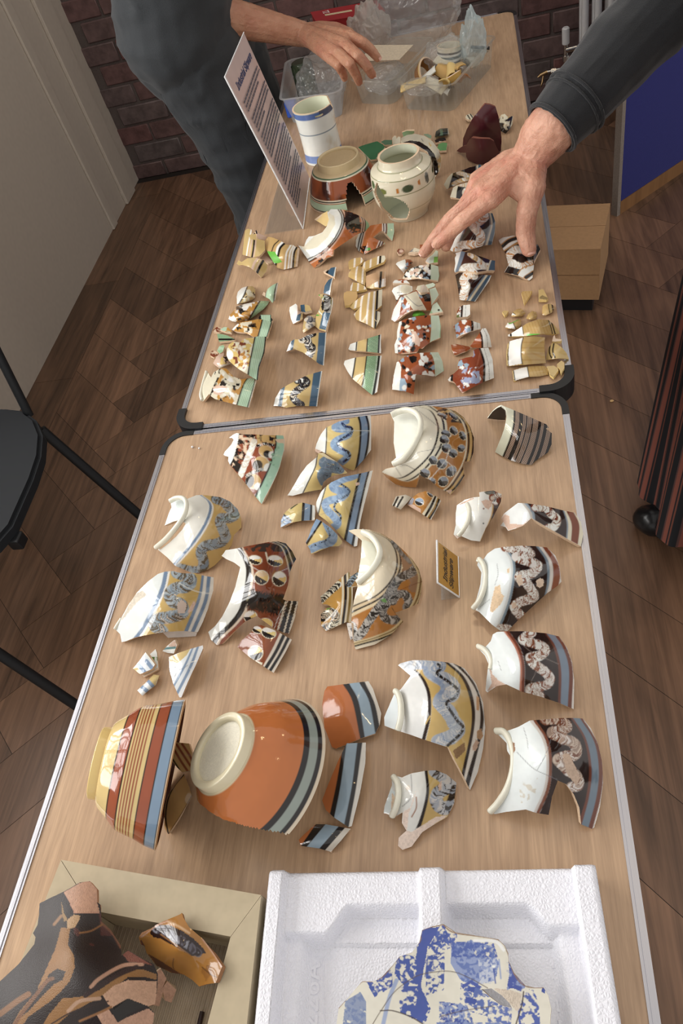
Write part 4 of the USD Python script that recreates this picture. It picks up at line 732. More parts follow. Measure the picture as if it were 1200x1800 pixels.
sherd('H','plain pointed buff chip beside the black corner cap',[(950,1120),(1010,1070),(1050,1100),(1055,1170),(1005,1255),(985,1180),(955,1160)],[('B','yel')],8, **yk)
# I
wv = ['w','lt','w','c48a4a','w']
sherd('I','black sherd with a white worm and slate blue rim, under the reaching hand',[(180,470),(230,370),(300,260),(380,200),(470,130),(560,85),(630,88),(662,180),(655,300),(625,420),(540,430),(440,460),(330,490),(260,495),(200,490)],
  [('B','w'),('R',[(335,240),(300,330),(245,490)],'slate'),('R',[(352,230),(320,330),(262,490)],'choc'),('W',[(560,110),(500,170),(410,190),(460,260),(510,330),(480,420),(400,420),(300,430),(260,480)],46,44, wv, 1.0),('R',[(585,80),(600,200),(570,320),(535,440)],'mgrey'),('R',[(597,80),(616,200),(588,320),(552,440)],'cream'),('R',[(612,80),(634,200),(608,320),(575,440)],'steel'),('R',[(640,85),(662,200),(648,320),(618,430)],'w')],
  [(180,470,4),(300,260,22),(560,85,30),(650,150,20),(625,420,4),(330,490,14),(440,300,36)], name='bowl_sherd')
sherd('I','brown black sherd with a forked white worm and blue end, above its matching piece',[(228,690),(240,620),(235,560),(250,530),(240,510),(310,490),(400,510),(520,550),(600,580),(660,590),(655,700),(600,700),(480,715),(380,700),(280,700),(235,715)],
  [('B','w'),('R',[(300,495),(270,600),(235,720)],'slate'),('R',[(345,495),(310,600),(262,720)],'choc'),('W',[(390,520),(480,580),(560,650),(590,650)],26,40,['w','lt','tan','mgrey']),('W',[(580,650),(480,650),(340,660),(310,710)],36,44, wv, 1.0),('W',[(360,690),(440,720)],40,44, wv),('R',[(612,570),(585,640),(560,710)],'cream'),('R',[(628,570),(603,640),(585,710)],'steel'),('L',[(480,716),(600,698),(655,700)],14,'biscuit')],
  [(228,690,8),(250,530,16),(400,510,26),(660,590,14),(655,700,14),(450,640,36),(480,715,36),(280,700,22)], name='bowl_sherd')
sherd('I','pointed black brown sherd with a white worm and slanting blue rim, just under its twin',[(240,740),(280,715),(380,715),(450,730),(620,745),(600,800),(530,900),(450,1022),(360,1010),(285,1005),(265,860)],
  [('B','choc'),('W',[(390,715),(330,790),(350,860),(330,940),(330,1010)],46,44, wv, 1.0),('W',[(360,730),(440,750)],40,40, wv),('R',[(545,740),(450,870),(355,1010)],'slate'),('R',[(562,740),(470,870),(375,1012)],'cream'),('R',[(585,740),(490,880),(398,1015)],'steel'),('R',[(618,740),(530,890),(440,1022)],'w')],
  [(240,740,10),(400,715,32),(620,745,16),(530,900,8),(450,1022,2),(285,1005,4),(380,860,30)], name='bowl_sherd')
sherd('I','white and black banded sherd with a gilt worm, beneath the thumb of the reaching hand',[(695,375),(740,345),(850,325),(940,330),(1020,380),(1090,430),(1100,500),(1055,600),(1070,640),(1060,700),(1055,770),(1020,798),(900,745),(755,712),(800,640),(770,520),(730,440)],
  [('B','w'),('L',[(725,440),(800,380),(890,345)],46,'b78345'),('L',[(735,440),(805,382),(890,350)],34,'k'),('L',[(760,500),(850,440),(900,410)],44,'b78345'),('L',[(770,505),(860,450),(1000,400)],36,'k'),('P',[(800,470),(1000,400),(1100,420),(1090,520),(1040,640),(960,640),(900,745),(755,712),(800,640),(770,520)],'k'),('W',[(960,480),(880,470),(810,530),(800,600),(860,620),(950,640),(1060,620)],40,46, wv, .6),('E',930,570,62,42,10,'k'),('L',[(900,720),(960,660),(1070,630)],12,'b78345'),('L',[(940,745),(990,690),(1070,655)],40,'w'),('L',[(980,770),(1060,715)],46,'b78345'),('L',[(985,765),(1060,720)],34,'k'),('L',[(1010,795),(1060,755)],26,'w')],
  [(695,375,4),(850,325,16),(1020,380,16),(1100,500,8),(1020,798,2),(755,712,4),(900,560,20)], name='bowl_sherd')
sherd('I','dark faceted chip beside the thumb, right of the gilt worm sherd',[(1062,480),(1075,430),(1110,415),(1135,470),(1110,520),(1068,600)],[('B','26282b'),('N', None, 40,.6,'mgrey',2)],16)
# J
sherd('J','black sherd with a tan worm and slate blue rim, left of the wrist',[(118,930),(160,850),(200,810),(290,785),(390,745),(440,735),(500,712),(525,740),(520,850),(500,890),(400,880),(300,905),(230,940),(150,975)],
  [('B','cream'),('R',[(220,790),(200,860),(165,975)],'k'),('W',[(270,800),(360,830),(420,850),(300,885),(225,920)],24,40,['lt','biscuit','tan','w'],.8),('R',[(455,720),(452,800),(440,900)],'mgrey'),('R',[(465,715),(464,800),(452,900)],'cream'),('R',[(480,712),(482,800),(474,900)],'steel'),('R',[(512,712),(514,800),(500,900)],'w')],
  [(118,930,12),(200,810,30),(390,745,34),(515,720,24),(510,880,14),(300,905,40),(150,975,10),(350,840,44)], name='bowl_sherd')
sherd('J','black sherd with tan worm standing on edge, partly hidden behind the wrist',[(185,1060),(215,960),(250,935),(380,900),(520,870),(560,880),(470,960),(400,1010),(340,1085),(260,1070)],
  [('B','cream'),('R',[(270,930),(255,1000),(245,1090)],'k'),('W',[(280,920),(360,930),(440,950)],26,40,['lt','biscuit','w','tan'],.8),('W',[(400,960),(340,1000),(350,1060)],26,40,['lt','biscuit','w']),('P',[(520,870),(560,878),(540,900),(510,900)],'steel')],
  [(185,1060,30),(215,960,38),(380,900,44),(560,880,22),(470,960,36),(340,1085,30)], name='bowl_sherd', thick=5)
sherd('J','small black and green curved chip, uppermost of three beside the round vessel',[(25,425),(35,365),(80,335),(160,330),(175,390),(165,410),(90,418)],[('B','1f2a26'),('P',[(75,335),(105,335),(112,415),(85,415)],'4c6b52'),('L',[(165,335),(170,405)],10,'cream')],(5,14), edge='green')
sherd('J','thin black and cream chip in the middle of three beside the round vessel',[(22,460),(60,440),(130,428),(145,460),(100,470),(30,485)],[('B','cream'),('N', None, 40,.45,'k',4)],8)
sherd('J','plain green chip, lowest of three beside the round vessel',[(50,540),(60,500),(110,482),(155,490),(145,565),(80,570)],[('B','5f9a5c')],8)
sherd('J','black and cream striped chip left of the tall maroon sherd',[(345,220),(355,195),(400,178),(432,205),(415,240),(370,240)],[('B','cream'),('L',[(370,195),(395,235)],14,'k'),('L',[(398,182),(425,225)],14,'k')],9)
sherd('J','amber marbled chip with black lines right of the tall maroon sherd',[(700,240),(720,190),(760,180),(790,210),(850,205),(840,290),(815,340),(770,390),(715,360)],[('B','tan'),('N', None, 60,.52,'k',9),('N', None, 46,.6,'cream',13),('L',[(835,205),(815,310)],18,'k'),('L',[(850,205),(828,330)],10,'cream')],[(700,240,10),(760,180,22),(850,205,14),(840,290,10),(770,390,2),(770,280,22)])
sherd('J','tall maroon glazed sherd standing upright near the far right corner',[(335,520),(340,420),(380,320),(460,180),(520,100),(550,65),(600,70),(660,95),(685,200),(710,350),(725,460),(722,560),(600,560),(480,560),(345,540)],[('B','maroon'),('L',[(545,75),(600,80),(665,108)],26,'7a4636'),('P',[(350,480),(700,480),(720,560),(345,540)],'3d1b20')],
  [(335,520,4),(340,420,26),(460,180,90),(550,65,104),(660,95,96),(710,350,44),(722,560,2),(520,330,62),(520,555,3)], edge='7a4a3c', inner='maroon', thick=5, name='dish_sherd')
sherd('J','fluted maroon sherd leaning in front of the tall maroon one',[(275,560),(300,535),(340,510),(375,500),(405,440),(430,415),(500,425),(600,430),(640,455),(665,520),(700,580),(780,615),(775,630),(700,665),(600,688),(480,690),(400,660),(378,625),(376,580),(320,580)],
  [('B','572a2c'),('L',[(440,460),(480,560),(475,660)],12,'8a6a6c'),('L',[(510,450),(515,560),(530,670)],14,'7d5c5e'),('L',[(560,460),(580,560),(585,670)],12,'7d5c5e'),('L',[(630,465),(600,530),(640,600),(645,670)],12,'85666a'),('L',[(415,430),(500,432),(590,436)],12,'8a6260')],
  [(275,560,4),(375,500,30),(430,415,62),(600,430,60),(665,520,36),(780,615,6),(600,688,2),(480,690,2),(400,660,3),(520,540,42)], edge='7a4a3c', inner='maroon', thick=5, name='dish_sherd')
# ---------------------------------------------------------------- the more complete pots
import math as _m0
def jag(th, f, amp, ph): return amp * (np.sin(f * th + ph) + .5 * np.sin(2.3 * f * th + 2 * ph) + .35 * np.sign(np.sin(5.1 * f * th + ph)))
def angdiff(t, c): return (t - c + np.pi) % (2 * np.pi) - np.pi
# ref=(0,-1,0): angle 0 looks towards the camera side (-y); positive angles turn as seen along the axis
# upside-down bowl
def kb(t, h):
    d = angdiff(t, -0.42)
    gap = (np.abs(d - 0.02) < 0.26 * np.clip((h - 0.024) / 0.04,0,1.0) ** .6) & (h > 0.030)
    return ~gap
def sb(col, th, hf):
    m = (hf > .0215) & (hf < .0545)
    n = meshkit.fbm(np.stack([np.cos(th) * 2.1, np.sin(th) * 2.1, hf * 8],-1),3,5)
    return mix(col, np.clip((n - .46) * 8,0,1) * m * .92, C('2a1516'))
path, a, e1, e2 = turned('slipware_bowl','upside-down brown bowl with green rim band and a broken gap in its side','bowl',(-0.0641,0.6734,0.8012),(0,0,-1),
   [(0.0055,0.0395),(0.014,0.0415),(0.0178,0.0556),(0.028,0.0622),(0.045,0.0685),(0.0565,0.0716),(0.070,0.0755),(0.0808,0.078)],0.0045,
   [(0,'c2ac86'),(.0178,'dgreen'),(.0195,'cream'),(.0218,'rust'),(.0550,'cream'),(.0575,'k'),(.0595,'cream'),(.061,'rust'),(.0625,'mint'),(.0755,'k'),(.0775,'biscuit')], keep=kb, spots=sb, inner='2a1c18', ref=(0,-1,0))
def foot(path, base, ax, r_out, h, r_in, depth, col='cream', base_col='w', name='foot_ring'):
    a = np.asarray(ax, float); a /= np.linalg.norm(a)
    pr = [(r_in, depth),(r_in, 0.0022),(r_in + .0012,0.0006),(r_in + .003,0),(r_out - .0012,0),(r_out, .0012),(r_out + .0008, h)]
    m = lathe(pr, 96); T = trimesh.geometry.align_vectors([0,0,1], a); m.apply_transform(T); m.apply_translation(base)
    put(path, name, m, GLAZE, smooth=50, col=None) if False else put(path, name, m, GLAZE, smooth=True, col=np.tile(C(col),(len(m.vertices),1)), gl=np.full(len(m.vertices),.9))
    rr = np.linspace(0, r_in + .0005,24)
    d = lathe([(r, depth - .0006 * (1 - (r / r_in) ** 2)) for r in rr],72); d.apply_transform(T); d.apply_translation(base)
    n = meshkit.fbm(d.vertices * 900,3,2)
    put(path, 'base', d, GLAZE, smooth=True, col=np.clip(C(base_col) * (.82 + .3 * n[:, None]),0,1), gl=np.full(len(d.vertices),.55))
foot(path, (-0.0641,0.6734,0.8012),(0,0,-1),0.0430,0.0150,0.0375,0.0052,'c9b690','b8a27e')
# jar
def kj(t, h):
    d = angdiff(t, 0.0)
    hole = ((h - .030) / .0335) ** 2 + ((d + .42) / .56) ** 2 < 1
    notch = (np.abs(d + .86) < .28 * (1 - np.abs(h - .062) / .026)) & (h > .035) & (h < .088)
    return ~(hole & (h > .006)) & ~notch
def sj(col, th, hf):
    for t0, h0, rt, rh, c in ((-.62,.072,.16,.006,'olive'),(-.1,.0735,.05,.0055,'b8742a'),(.22,.074,.20,.0075,'3f5238'),(.62,.0775,.05,.0055,'b8742a'),(.95,.077,.10,.011,'5a5a50'),(-1.1,.078,.12,.008,'4a6a40'),(-1.45,.077,.04,.005,'b8742a'),(1.5,.077,.2,.007,'3f5238')):
        q = 1 - np.hypot(angdiff(th, t0) / rt, (hf - h0) / rh); col = mix(col, np.clip(q * 6,0,1), C(c))
    return col
path, a, e1, e2 = turned('slipware_jar','cream globular jar with a collared neck, painted leaves and a hole in its side','jar',(0.0685,0.5618, TZ),(0,0,1),
   [(0.0004,0.0395),(0.004,0.0405),(0.012,.0442),(0.0319,0.0556),(0.050,0.0596),(0.0637,0.0597),(0.080,.0588),(0.0895,0.0572),(0.092,0.0548),(0.0972,0.0440),(0.0990,.0412),(0.104,.0392),(0.1148,0.0386)],0.0042,
   [(0,'cream'),(.0312,'olive'),(.0322,'cream'),(.0632,'olive'),(.0644,'cream'),(.0896,'olive'),(.0908,'cream'),(.0979,'olive'),(.0990,'cream')], keep=kj, spots=sj, ref=(0,-1,0), inner='cfd2bd')
dk = lathe([(0,.003),(.038,.003),(.038,.0006),(0,.0006)],48); dk.apply_translation((0.0685,0.5618, TZ)); put(path, 'base', dk, GLAZE, col=np.tile(C('c4c8b8'),(len(dk.vertices),1)), gl=np.full(len(dk.vertices),.9))
sherd('L','round green sticker inside the neck of the cream jar',[(300,530),(385,475),(440,520),(420,548),(330,550)],[('B','3f7a22'),('G',.2)],[(300,530,62),(385,475,60),(440,520,62),(330,550,62)], thick=.4, edge='leaf', inner='leaf', name='paper_sticker', catg='sticker')
# mug
def km(t, h):
    d = angdiff(t, 0.0)
    chip = (h > .099) & (d > .18) & (d < .62) & (h < .106) & (h > .1015 + .006 * np.abs(d - .4))
    top = (h > .090) & (np.abs(d - 1.75) < .55 * np.clip((h - .082) / .03,0,1))
    return ~chip & ~top
def sm(col, th, hf):
    n = meshkit.fbm(np.stack([np.cos(th) * 2, np.sin(th) * 2, hf * 30],-1),3,9); d = angdiff(th, .95)
    col = mix(col, np.clip((n - .52) * 5,0,1) * (np.abs(d) < .9) * .5, C('c2a878'))
    return mix(col, ((hf > .1005) & (angdiff(th, .75) > -.3) & (angdiff(th, .75) < .8)) * .75, C('4a4a50'))
path, a, e1, e2 = turned('slipware_mug','tall white cylindrical mug with blue bands standing beside the sign','mug',(-0.1301,0.8669, TZ),(0,0,1),
   [(0.0004,0.0434),(0.004,0.0438),(0.02,0.0425),(0.0666,0.0423),(0.0999,0.0438),(0.1133,0.0447)],0.0035,
   [(0,'w'),(.0055,'6f8ac4'),(.0215,'w'),(.0660,'slate'),(.0678,'w'),(.0995,'5d78b4'),(.1115,'cream')], keep=km, spots=sm, ref=(0,-1,0), inner='d9dcc4')
dk = lathe([(0,.003),(.0415,.003),(.0415,.0006),(0,.0006)],48); dk.apply_translation((-0.1301,0.8669, TZ)); put(path, 'base', dk, GLAZE, col=np.tile(C('cream'),(len(dk.vertices),1)), gl=np.full(len(dk.vertices),.9))
# ring vessel behind the jar
sherd('L','cream round vessel with a wide black band lying behind the leaf painted jar',[(520,235),(600,192),(700,177),(820,205),(920,275),(990,370),(1025,480),(1020,580),(990,660),(945,725),(925,690),(900,500),(850,400),(760,345),(740,330),(680,300),(560,295),(525,290)],
  [('B','cream'),('P',[(550,288),(640,260),(760,275),(860,340),(940,430),(985,550),(992,640),(980,690),(935,692),(925,580),(900,480),(850,400),(760,340),(680,295)],'k'),('L',[(780,240),(800,270)],7,'mgrey'),('N',[(850,250),(1025,480),(1000,640),(960,450),(880,320)],60,.5,'sand',3)],
  [(520,235,60),(700,177,62),(920,275,58),(1025,480,36),(990,660,12),(935,720,4),(925,580,24),(850,400,60),(680,295,74),(530,290,66),(960,480,50)], name='round_vessel', catg='pottery vessel', thick=5)
sherd('L','cream forked handle stub poking up behind the neck of the jar',[(415,235),(440,205),(465,210),(472,240),(485,215),(515,215),(520,290),(470,320),(430,325)],[('B','cream')],[(415,235,70),(515,215,70),(520,290,60),(430,325,56)], name='handle_sherd', thick=9)
sherd('L','green dish sherd behind the brown bowl and the jar',[(-5,345),(40,325),(120,300),(230,270),(300,310),(335,355),(240,420),(230,490),(150,500),(90,440)],[('B','3d6b48'),('G',1),('L',[(330,350),(225,480)],8,'biscuit')],[(-5,345,16),(230,270,24),(335,355,22),(150,500,8),(120,380,14)], name='dish_sherd', inner='green')
sherd('L','dull green chip right behind the green dish sherd',[(275,280),(320,255),(415,255),(415,310),(330,315)],[('B','55785c')],10, inner='green')
sherd('L','green textured chip with a pale edge standing furthest back of the green pieces',[(540,150),(600,125),(695,122),(690,150),(640,180),(550,205)],[('B','4f7d5c'),('K',[(540,120),(560,200)],-20,9,20,4,'2f5a3c',12),('L',[(540,150),(552,200)],9,'cream')],[(540,150,14),(695,122,14),(690,150,8),(550,205,5)], inner='green')
sherd('L','grey green chip peeping over the round vessel',[(800,182),(860,178),(905,200),(900,240),(860,225)],[('B','7f9a7e')],12, inner='green')
# striped half mug
_bl = [(565,165),(560,260),(530,380),(475,515)]
_ops = [('B','d3d4bc'),('R', _bl, '1d1816')]
for o_, n_, p_ in ((20,3,11),(84,2,13),(118,3,13),(165,4,11),(232,2,12),(282,3,12)): _ops.append(('S', _bl, o_, p_, n_, 4.2,'c9a890'))
_hm = sherd('Pp','half mug lying down, black with fine pink rings and a white rim',[(465,100),(510,120),(560,140),(700,200),(830,258),(852,285),(825,292),(875,330),(872,420),(845,485),(740,555),(712,588),(640,580),(540,550),(470,515),(415,483),[(440,420),(480,320),(500,240),(507,180),(500,130),(465,100)]], _ops,
  [(465,100,40),(507,180,40),(480,320,26),(415,483,2),(560,140,38),(700,200,34),(850,285,24),(875,360,14),(740,555,3),(712,588,2),(560,555,3),(620,350,34)], name='mug_sherd', inner='cfd0b4', edge='e4e6d6', thick=3.2)
sherd('Pp', None, [(358,196),(400,142),(440,110),(466,100),(500,130),(506,180),(500,206),(440,205)],[('B','cfd0b0')],[(358,196,3),(400,142,22),(466,100,37),(506,180,14),(500,206,3),(430,205,3),(440,150,22)], parent=_hm, pname='far_wall', inner='2a2420', edge='e4e6d6', thick=3)
# the two footed bowls at the front
turned('slipware_bowl','yellow bowl on its side with rust stripes and a blue rim band','bowl',(-0.1963,-0.5683,0.8155),(0.9028,0.0177,-0.4296),
   [(0.0095,0.0375),(0.0120,.0412),(0.0221,0.0497),(0.0322,0.058),(0.042,.0614),(0.0509,0.0640),(0.062,0.0683),(0.0734,0.0712)],.0046,
   [(0,'sand'),(.0221,'k'),(.0233,'9a4c2c'),(.0322,'k'),(.0335,'sand'),(.0350,'9a4c2c'),(.0362,'sand'),(.0376,'9a4c2c'),(.0389,'sand'),(.0402,'9a4c2c'),(.0416,'sand'),(.0430,'9a4c2c'),(.0445,'sand'),(.0459,'9a4c2c'),(.0472,'sand'),(.0509,'k'),(.0520,'9a4c2c'),(.0616,'k'),(.0627,'8099b2'),(.0718,'k'),(.0726,'biscuit')], inner='5a3324', ref=(0,0,1), edge='b98d62', seg=180, ns=200)
b1 = '/World/slipware_bowl_001'
foot(b1,(-0.1963,-0.5683,0.8155),(0.9028,0.0177,-0.4296),0.0340,0.0112,0.029,0.0045,'sand','sand')
_ba = np.array([0.4842,-0.0642,-0.8726]); _ba /= np.linalg.norm(_ba)
def ko(t, h):
    rp = np.interp(h, [.008,.0099,.0165,.03,.0466,.0584,.0646],[.0372,.04,.048,.0605,.0704,.0776,.0816])
    r_ = np.array([0,-1.0,0]); e1 = r_ - _ba * (r_ @ _ba); e1 /= np.linalg.norm(e1); e2 = np.cross(_ba, e1)
    p = np.array([-0.0713,-0.5564,0.8164]) + h[:, None] * _ba + rp[:, None] * (np.cos(t)[:, None] * e1 + np.sin(t)[:, None] * e2)
    v = (p - CAM_C) @ CAM_R; x, y = 600 + CAM_F * v[:, 0] / -v[:, 2],900 - CAM_F * v[:, 1] / -v[:, 2]
    lim = np.interp(x, [300,330,352,372,395,430,462,490,514,530],[1360,1392,1413,1428,1440,1450,1457,1461,1466,1500])
    fr = (p @ np.array([0,-1.0,0])) > .50
    return ~((y > lim + .5 * np.sin(x * .5)) & (p[:, 2] < .80))
turned('slipware_bowl','orange bowl tipped over showing its white base, black and grey rim bands','bowl',(-0.0713,-0.5564,0.8164),(0.4842,-0.0642,-0.8726),
   [(0.0080,0.0372),(0.0099,.0400),(0.0165,.0480),(0.030,.0605),(0.0466,0.0704),(0.0584,0.0776),(0.0646,0.0816)],.0052,
   [(0,'cfc2a0'),(.0105,'bd6c32'),(.0466,'242020'),(.0515,'8d9790'),(.0584,'242020'),(.0620,'cdbfa8')], inner='cfc2a0', ref=(0,-1,0), edge='cdbfa8', seg=220, ns=180, keep=ko)
foot('/World/slipware_bowl_002',(-0.0713,-0.5564,0.8164),(0.4842,-0.0642,-0.8726),0.0382,0.0092,0.0300,0.0050,'d8cfb2','e2ddca')
# ---------------------------------------------------------------- near table
NW = ['w','lt','grey','mgrey','k']
wb_ = ['blue','8fa9c6','blue','6f8aac']
# M
l0 = [(240,175),(215,350),(160,520),(112,615)]
le = [(755,200),(735,400),(640,680),(460,1050)]
sherd('M','fan shaped marbled rust sherd with mint textured rim, top left of the near table',[(100,235),(150,195),(205,168),(240,175),(300,190),(450,188),(620,200),(750,200),(860,205),(880,270),(875,420),[(865,430),(800,680),(690,920),(560,1170)],(460,1050),(320,860),(200,720),(112,618),(85,560),(90,505),(40,490),(20,475),(40,430),(130,330),(165,265),(140,240)],
  [('B','w'),('R', l0,'k'),('R',[(262,175),(240,350),(185,520),(130,640)],'8c4326'),('N',[(250,180),(480,190),(400,480),(260,780),(140,640)],62,.47,'k',3),('N',[(250,180),(480,190),(400,480),(260,780),(140,640)],52,.56,'biscuit',8),('N',[(480,180),(760,200),(740,340),(500,330)],70,.45,'tan',5),('N',[(480,180),(760,200),(740,340),(500,330)],60,.54,'k',11),
   ('W',[(450,290),(420,380),(380,480),(330,600),(260,760)],42,60,['w','lt','w','cream'],1),('E',620,430,105,88,20,'cream'),('E',615,425,98,80,20,'tan'),('E',640,465,60,50,20,'k'),('E',695,475,42,50,10,'w'),('E',560,600,112,100,30,'cream'),('E',555,595,105,92,30,'tan'),('E',500,620,70,72,30,'3a3020'),('E',630,650,40,60,30,'w'),('E',440,850,110,105,20,'cream'),('E',445,845,102,98,20,'tan'),('E',390,850,62,92,15,'k'),('E',500,920,48,55,30,'w'),('W',[(560,680),(440,720),(350,770)],24,40,['k','grey','lt','k']),('W',[(500,350),(600,320),(720,340)],20,40,['pink','k','w']),
   ('R', le, 'k'),('R',[(765,200),(768,330),(740,450),(655,700),(480,1070)],'9cc4aa'),('D',[(770,300),(860,330),(690,900),(560,1150),(500,1060)],46,16,22,['8ab59a','a9cdb4','86b094'],6),('P',[(755,255),(880,250),(882,320),(765,300)],'biscuit'),('L',[(878,270),(870,430),(800,680),(690,920),(562,1165)],12,'lt')],
  [(20,475,4),(205,168,26),(450,188,32),(750,200,26),(880,270,18),(800,680,24),(560,1170,2),(320,860,14),(112,618,8),(450,500,42),(650,450,40)], name='bowl_sherd')
# N blue worm group
def nb(kl, worm, bands, extra=()):
    return [('B','w'),('T', kl, 16,'k'),('R',[(a + 15, b) for a, b in kl],'cdb673')] + worm + bands + list(extra)
rb = [[(920,80),(945,200),(935,450),(890,700)],[(945,80),(968,200),(958,450),(920,700)],[(1010,70),(1040,200),(1030,400),(985,620)],[(1035,65),(1062,200),(1052,420),(1015,600)]]
sherd('N','ochre sherd with a blue zigzag worm and blue rim bands, just below the table seam',[(422,470),(440,400),(490,290),(555,210),(700,140),(910,88),(1010,72),(1075,70),(1082,200),(1080,470),(1000,580),(885,705),(870,715),(780,680),(680,610),(560,520),(500,490),(460,512),(428,490)],
  nb([(552,200),(550,350),(540,510)],[('W',[(790,130),(660,195),(700,230),(820,235),(810,300),(690,350),(640,410),(700,470),(800,520),(790,570),(720,630)],40,50, wb_),('W',[(740,160),(780,195),(850,215),(850,270),(760,330),(690,390),(730,450),(810,500),(830,550),(760,610)],15,26,['k','blue','k','navy','k'],1.5)],
     [('R', rb[0],'k'),('R', rb[1],'blue'),('R', rb[2],'k'),('R', rb[3],'w')],[('L',[(620,240),(900,245),(1075,248)],3,'w'),('X',[(420,455),(500,485),(460,520),(425,495)])]),
  [(422,470,4),(555,210,24),(910,88,32),(1075,70,22),(1080,470,12),(880,712,2),(560,520,18),(760,400,42)], name='bowl_sherd')
sherd('N','white and ochre sherd with a slate blue worm, lying left under the upper zigzag one',[(100,1005),(150,930),(250,760),(330,650),(440,560),(460,510),(520,505),(600,560),(690,620),(800,740),(790,750),(650,770),(580,800),(520,850),(498,935),(330,965),(160,1010)],
  nb([(440,550),(420,670),(350,820),(278,970)],[('W',[(700,600),(560,590),(510,620),(560,680),(620,690),(520,720),(490,770),(520,850)],44,50,['6f7f93','slate','8291a3']),('W',[(690,640),(720,710),(600,700),(560,790)],44,40,['slate','5a6675','slate']),('W',[(580,630),(690,680),(720,720),(600,740),(550,800)],8,22,['k','slate','k'])],[],[('P',[(450,505),(530,500),(700,620),(560,570)],'d8c8a0')]),
  [(100,1005,3),(330,650,28),(460,510,22),(690,620,26),(800,740,18),(650,770,24),(520,860,18),(330,965,8),(480,720,42)], name='bowl_sherd')
rb = [[(940,745),(900,900),(830,1200),(765,1500)],[(968,740),(930,900),(860,1200),(795,1510)],[(1040,730),(1000,880),(930,1180),(850,1570)],[(1062,725),(1022,880),(955,1180),(878,1590)]]
sherd('N','largest ochre sherd with blue zigzag worm, crazed glaze and a white rim, below the others',[(430,1160),(440,1080),(490,970),(550,900),(620,850),(750,790),(920,755),(1000,738),(1100,712),(1060,880),(990,1150),(950,1330),(915,1600),(880,1605),(760,1520),(650,1390),(540,1290),(470,1240)],
  nb([(545,900),(500,1050),(455,1215)],[('W',[(915,760),(700,840),(630,900),(700,950),(790,960),(730,1030),(560,1080),(560,1170),(640,1250),(690,1330),(640,1380)],46,56, wb_),('W',[(720,870),(820,940),(800,1000),(680,1080),(650,1160),(720,1240),(720,1300)],12,24,['k','blue','k','blue'],1.5)],
     [('R', rb[0],'k'),('R', rb[1],'blue'),('R', rb[2],'k'),('R', rb[3],'w')],[('L',[(520,1180),(560,1260),(600,1320)],2.5,'mgrey'),('L',[(490,1230),(580,1200),(680,1160)],2.5,'mgrey'),('X',[(895,860),(940,850),(950,880),(905,890)])]),
  [(430,1160,6),(550,900,26),(920,755,32),(1100,712,18),(1000,1130,20),(900,1600,3),(650,1390,10),(470,1240,6),(750,1080,44)], name='bowl_sherd')
rb = [(275,1090),(268,1200),(262,1310)]
sherd('N','small ochre sherd with a blue blot and blue bands, left of the largest zigzag one',[(22,1380),(25,1300),(60,1220),(120,1160),(200,1110),(270,1088),(420,1125),(425,1200),(418,1295),(250,1305),(120,1330)],
  [('B','cdb673'),('W',[(20,1300),(70,1270),(110,1320),(40,1370)],34,40, wb_),('L',[(60,1230),(95,1275),(145,1300)],18,'k'),('L',[(140,1160),(215,1105)],14,'k'),('R', rb, 'k'),('R',[(305,1095),(300,1200),(292,1310)],'blue'),('R',[(368,1100),(365,1200),(358,1310)],'k'),('R',[(392,1110),(390,1200),(385,1310)],'w')],
  [(22,1380,3),(120,1160,10),(270,1088,14),(420,1125,10),(418,1295,5),(250,1305,10),(200,1220,18)])
sherd('N','ochre sherd with black edge line and curving blue worm, lowest of the zigzag group',[(315,1560),(350,1480),(390,1370),(440,1280),(500,1310),(600,1380),(700,1480),(742,1540),(738,1570),(700,1600),(600,1605),(380,1695),(365,1640)],
  [('B','blue'),('R',[(490,1300),(420,1410),(310,1570)],'k'),('R',[(510,1315),(445,1410),(330,1590)],'cdb673'),('W',[(560,1330),(600,1410),(640,1490),(600,1560),(480,1590),(360,1640)],48,50, wb_),('W',[(550,1350),(590,1440),(580,1510),(460,1575),(370,1610)],12,26,['k','blue','k'],1.5)],
  [(315,1560,4),(440,1280,16),(600,1380,22),(742,1540,8),(600,1605,14),(380,1695,3),(520,1480,30)], name='bowl_sherd')
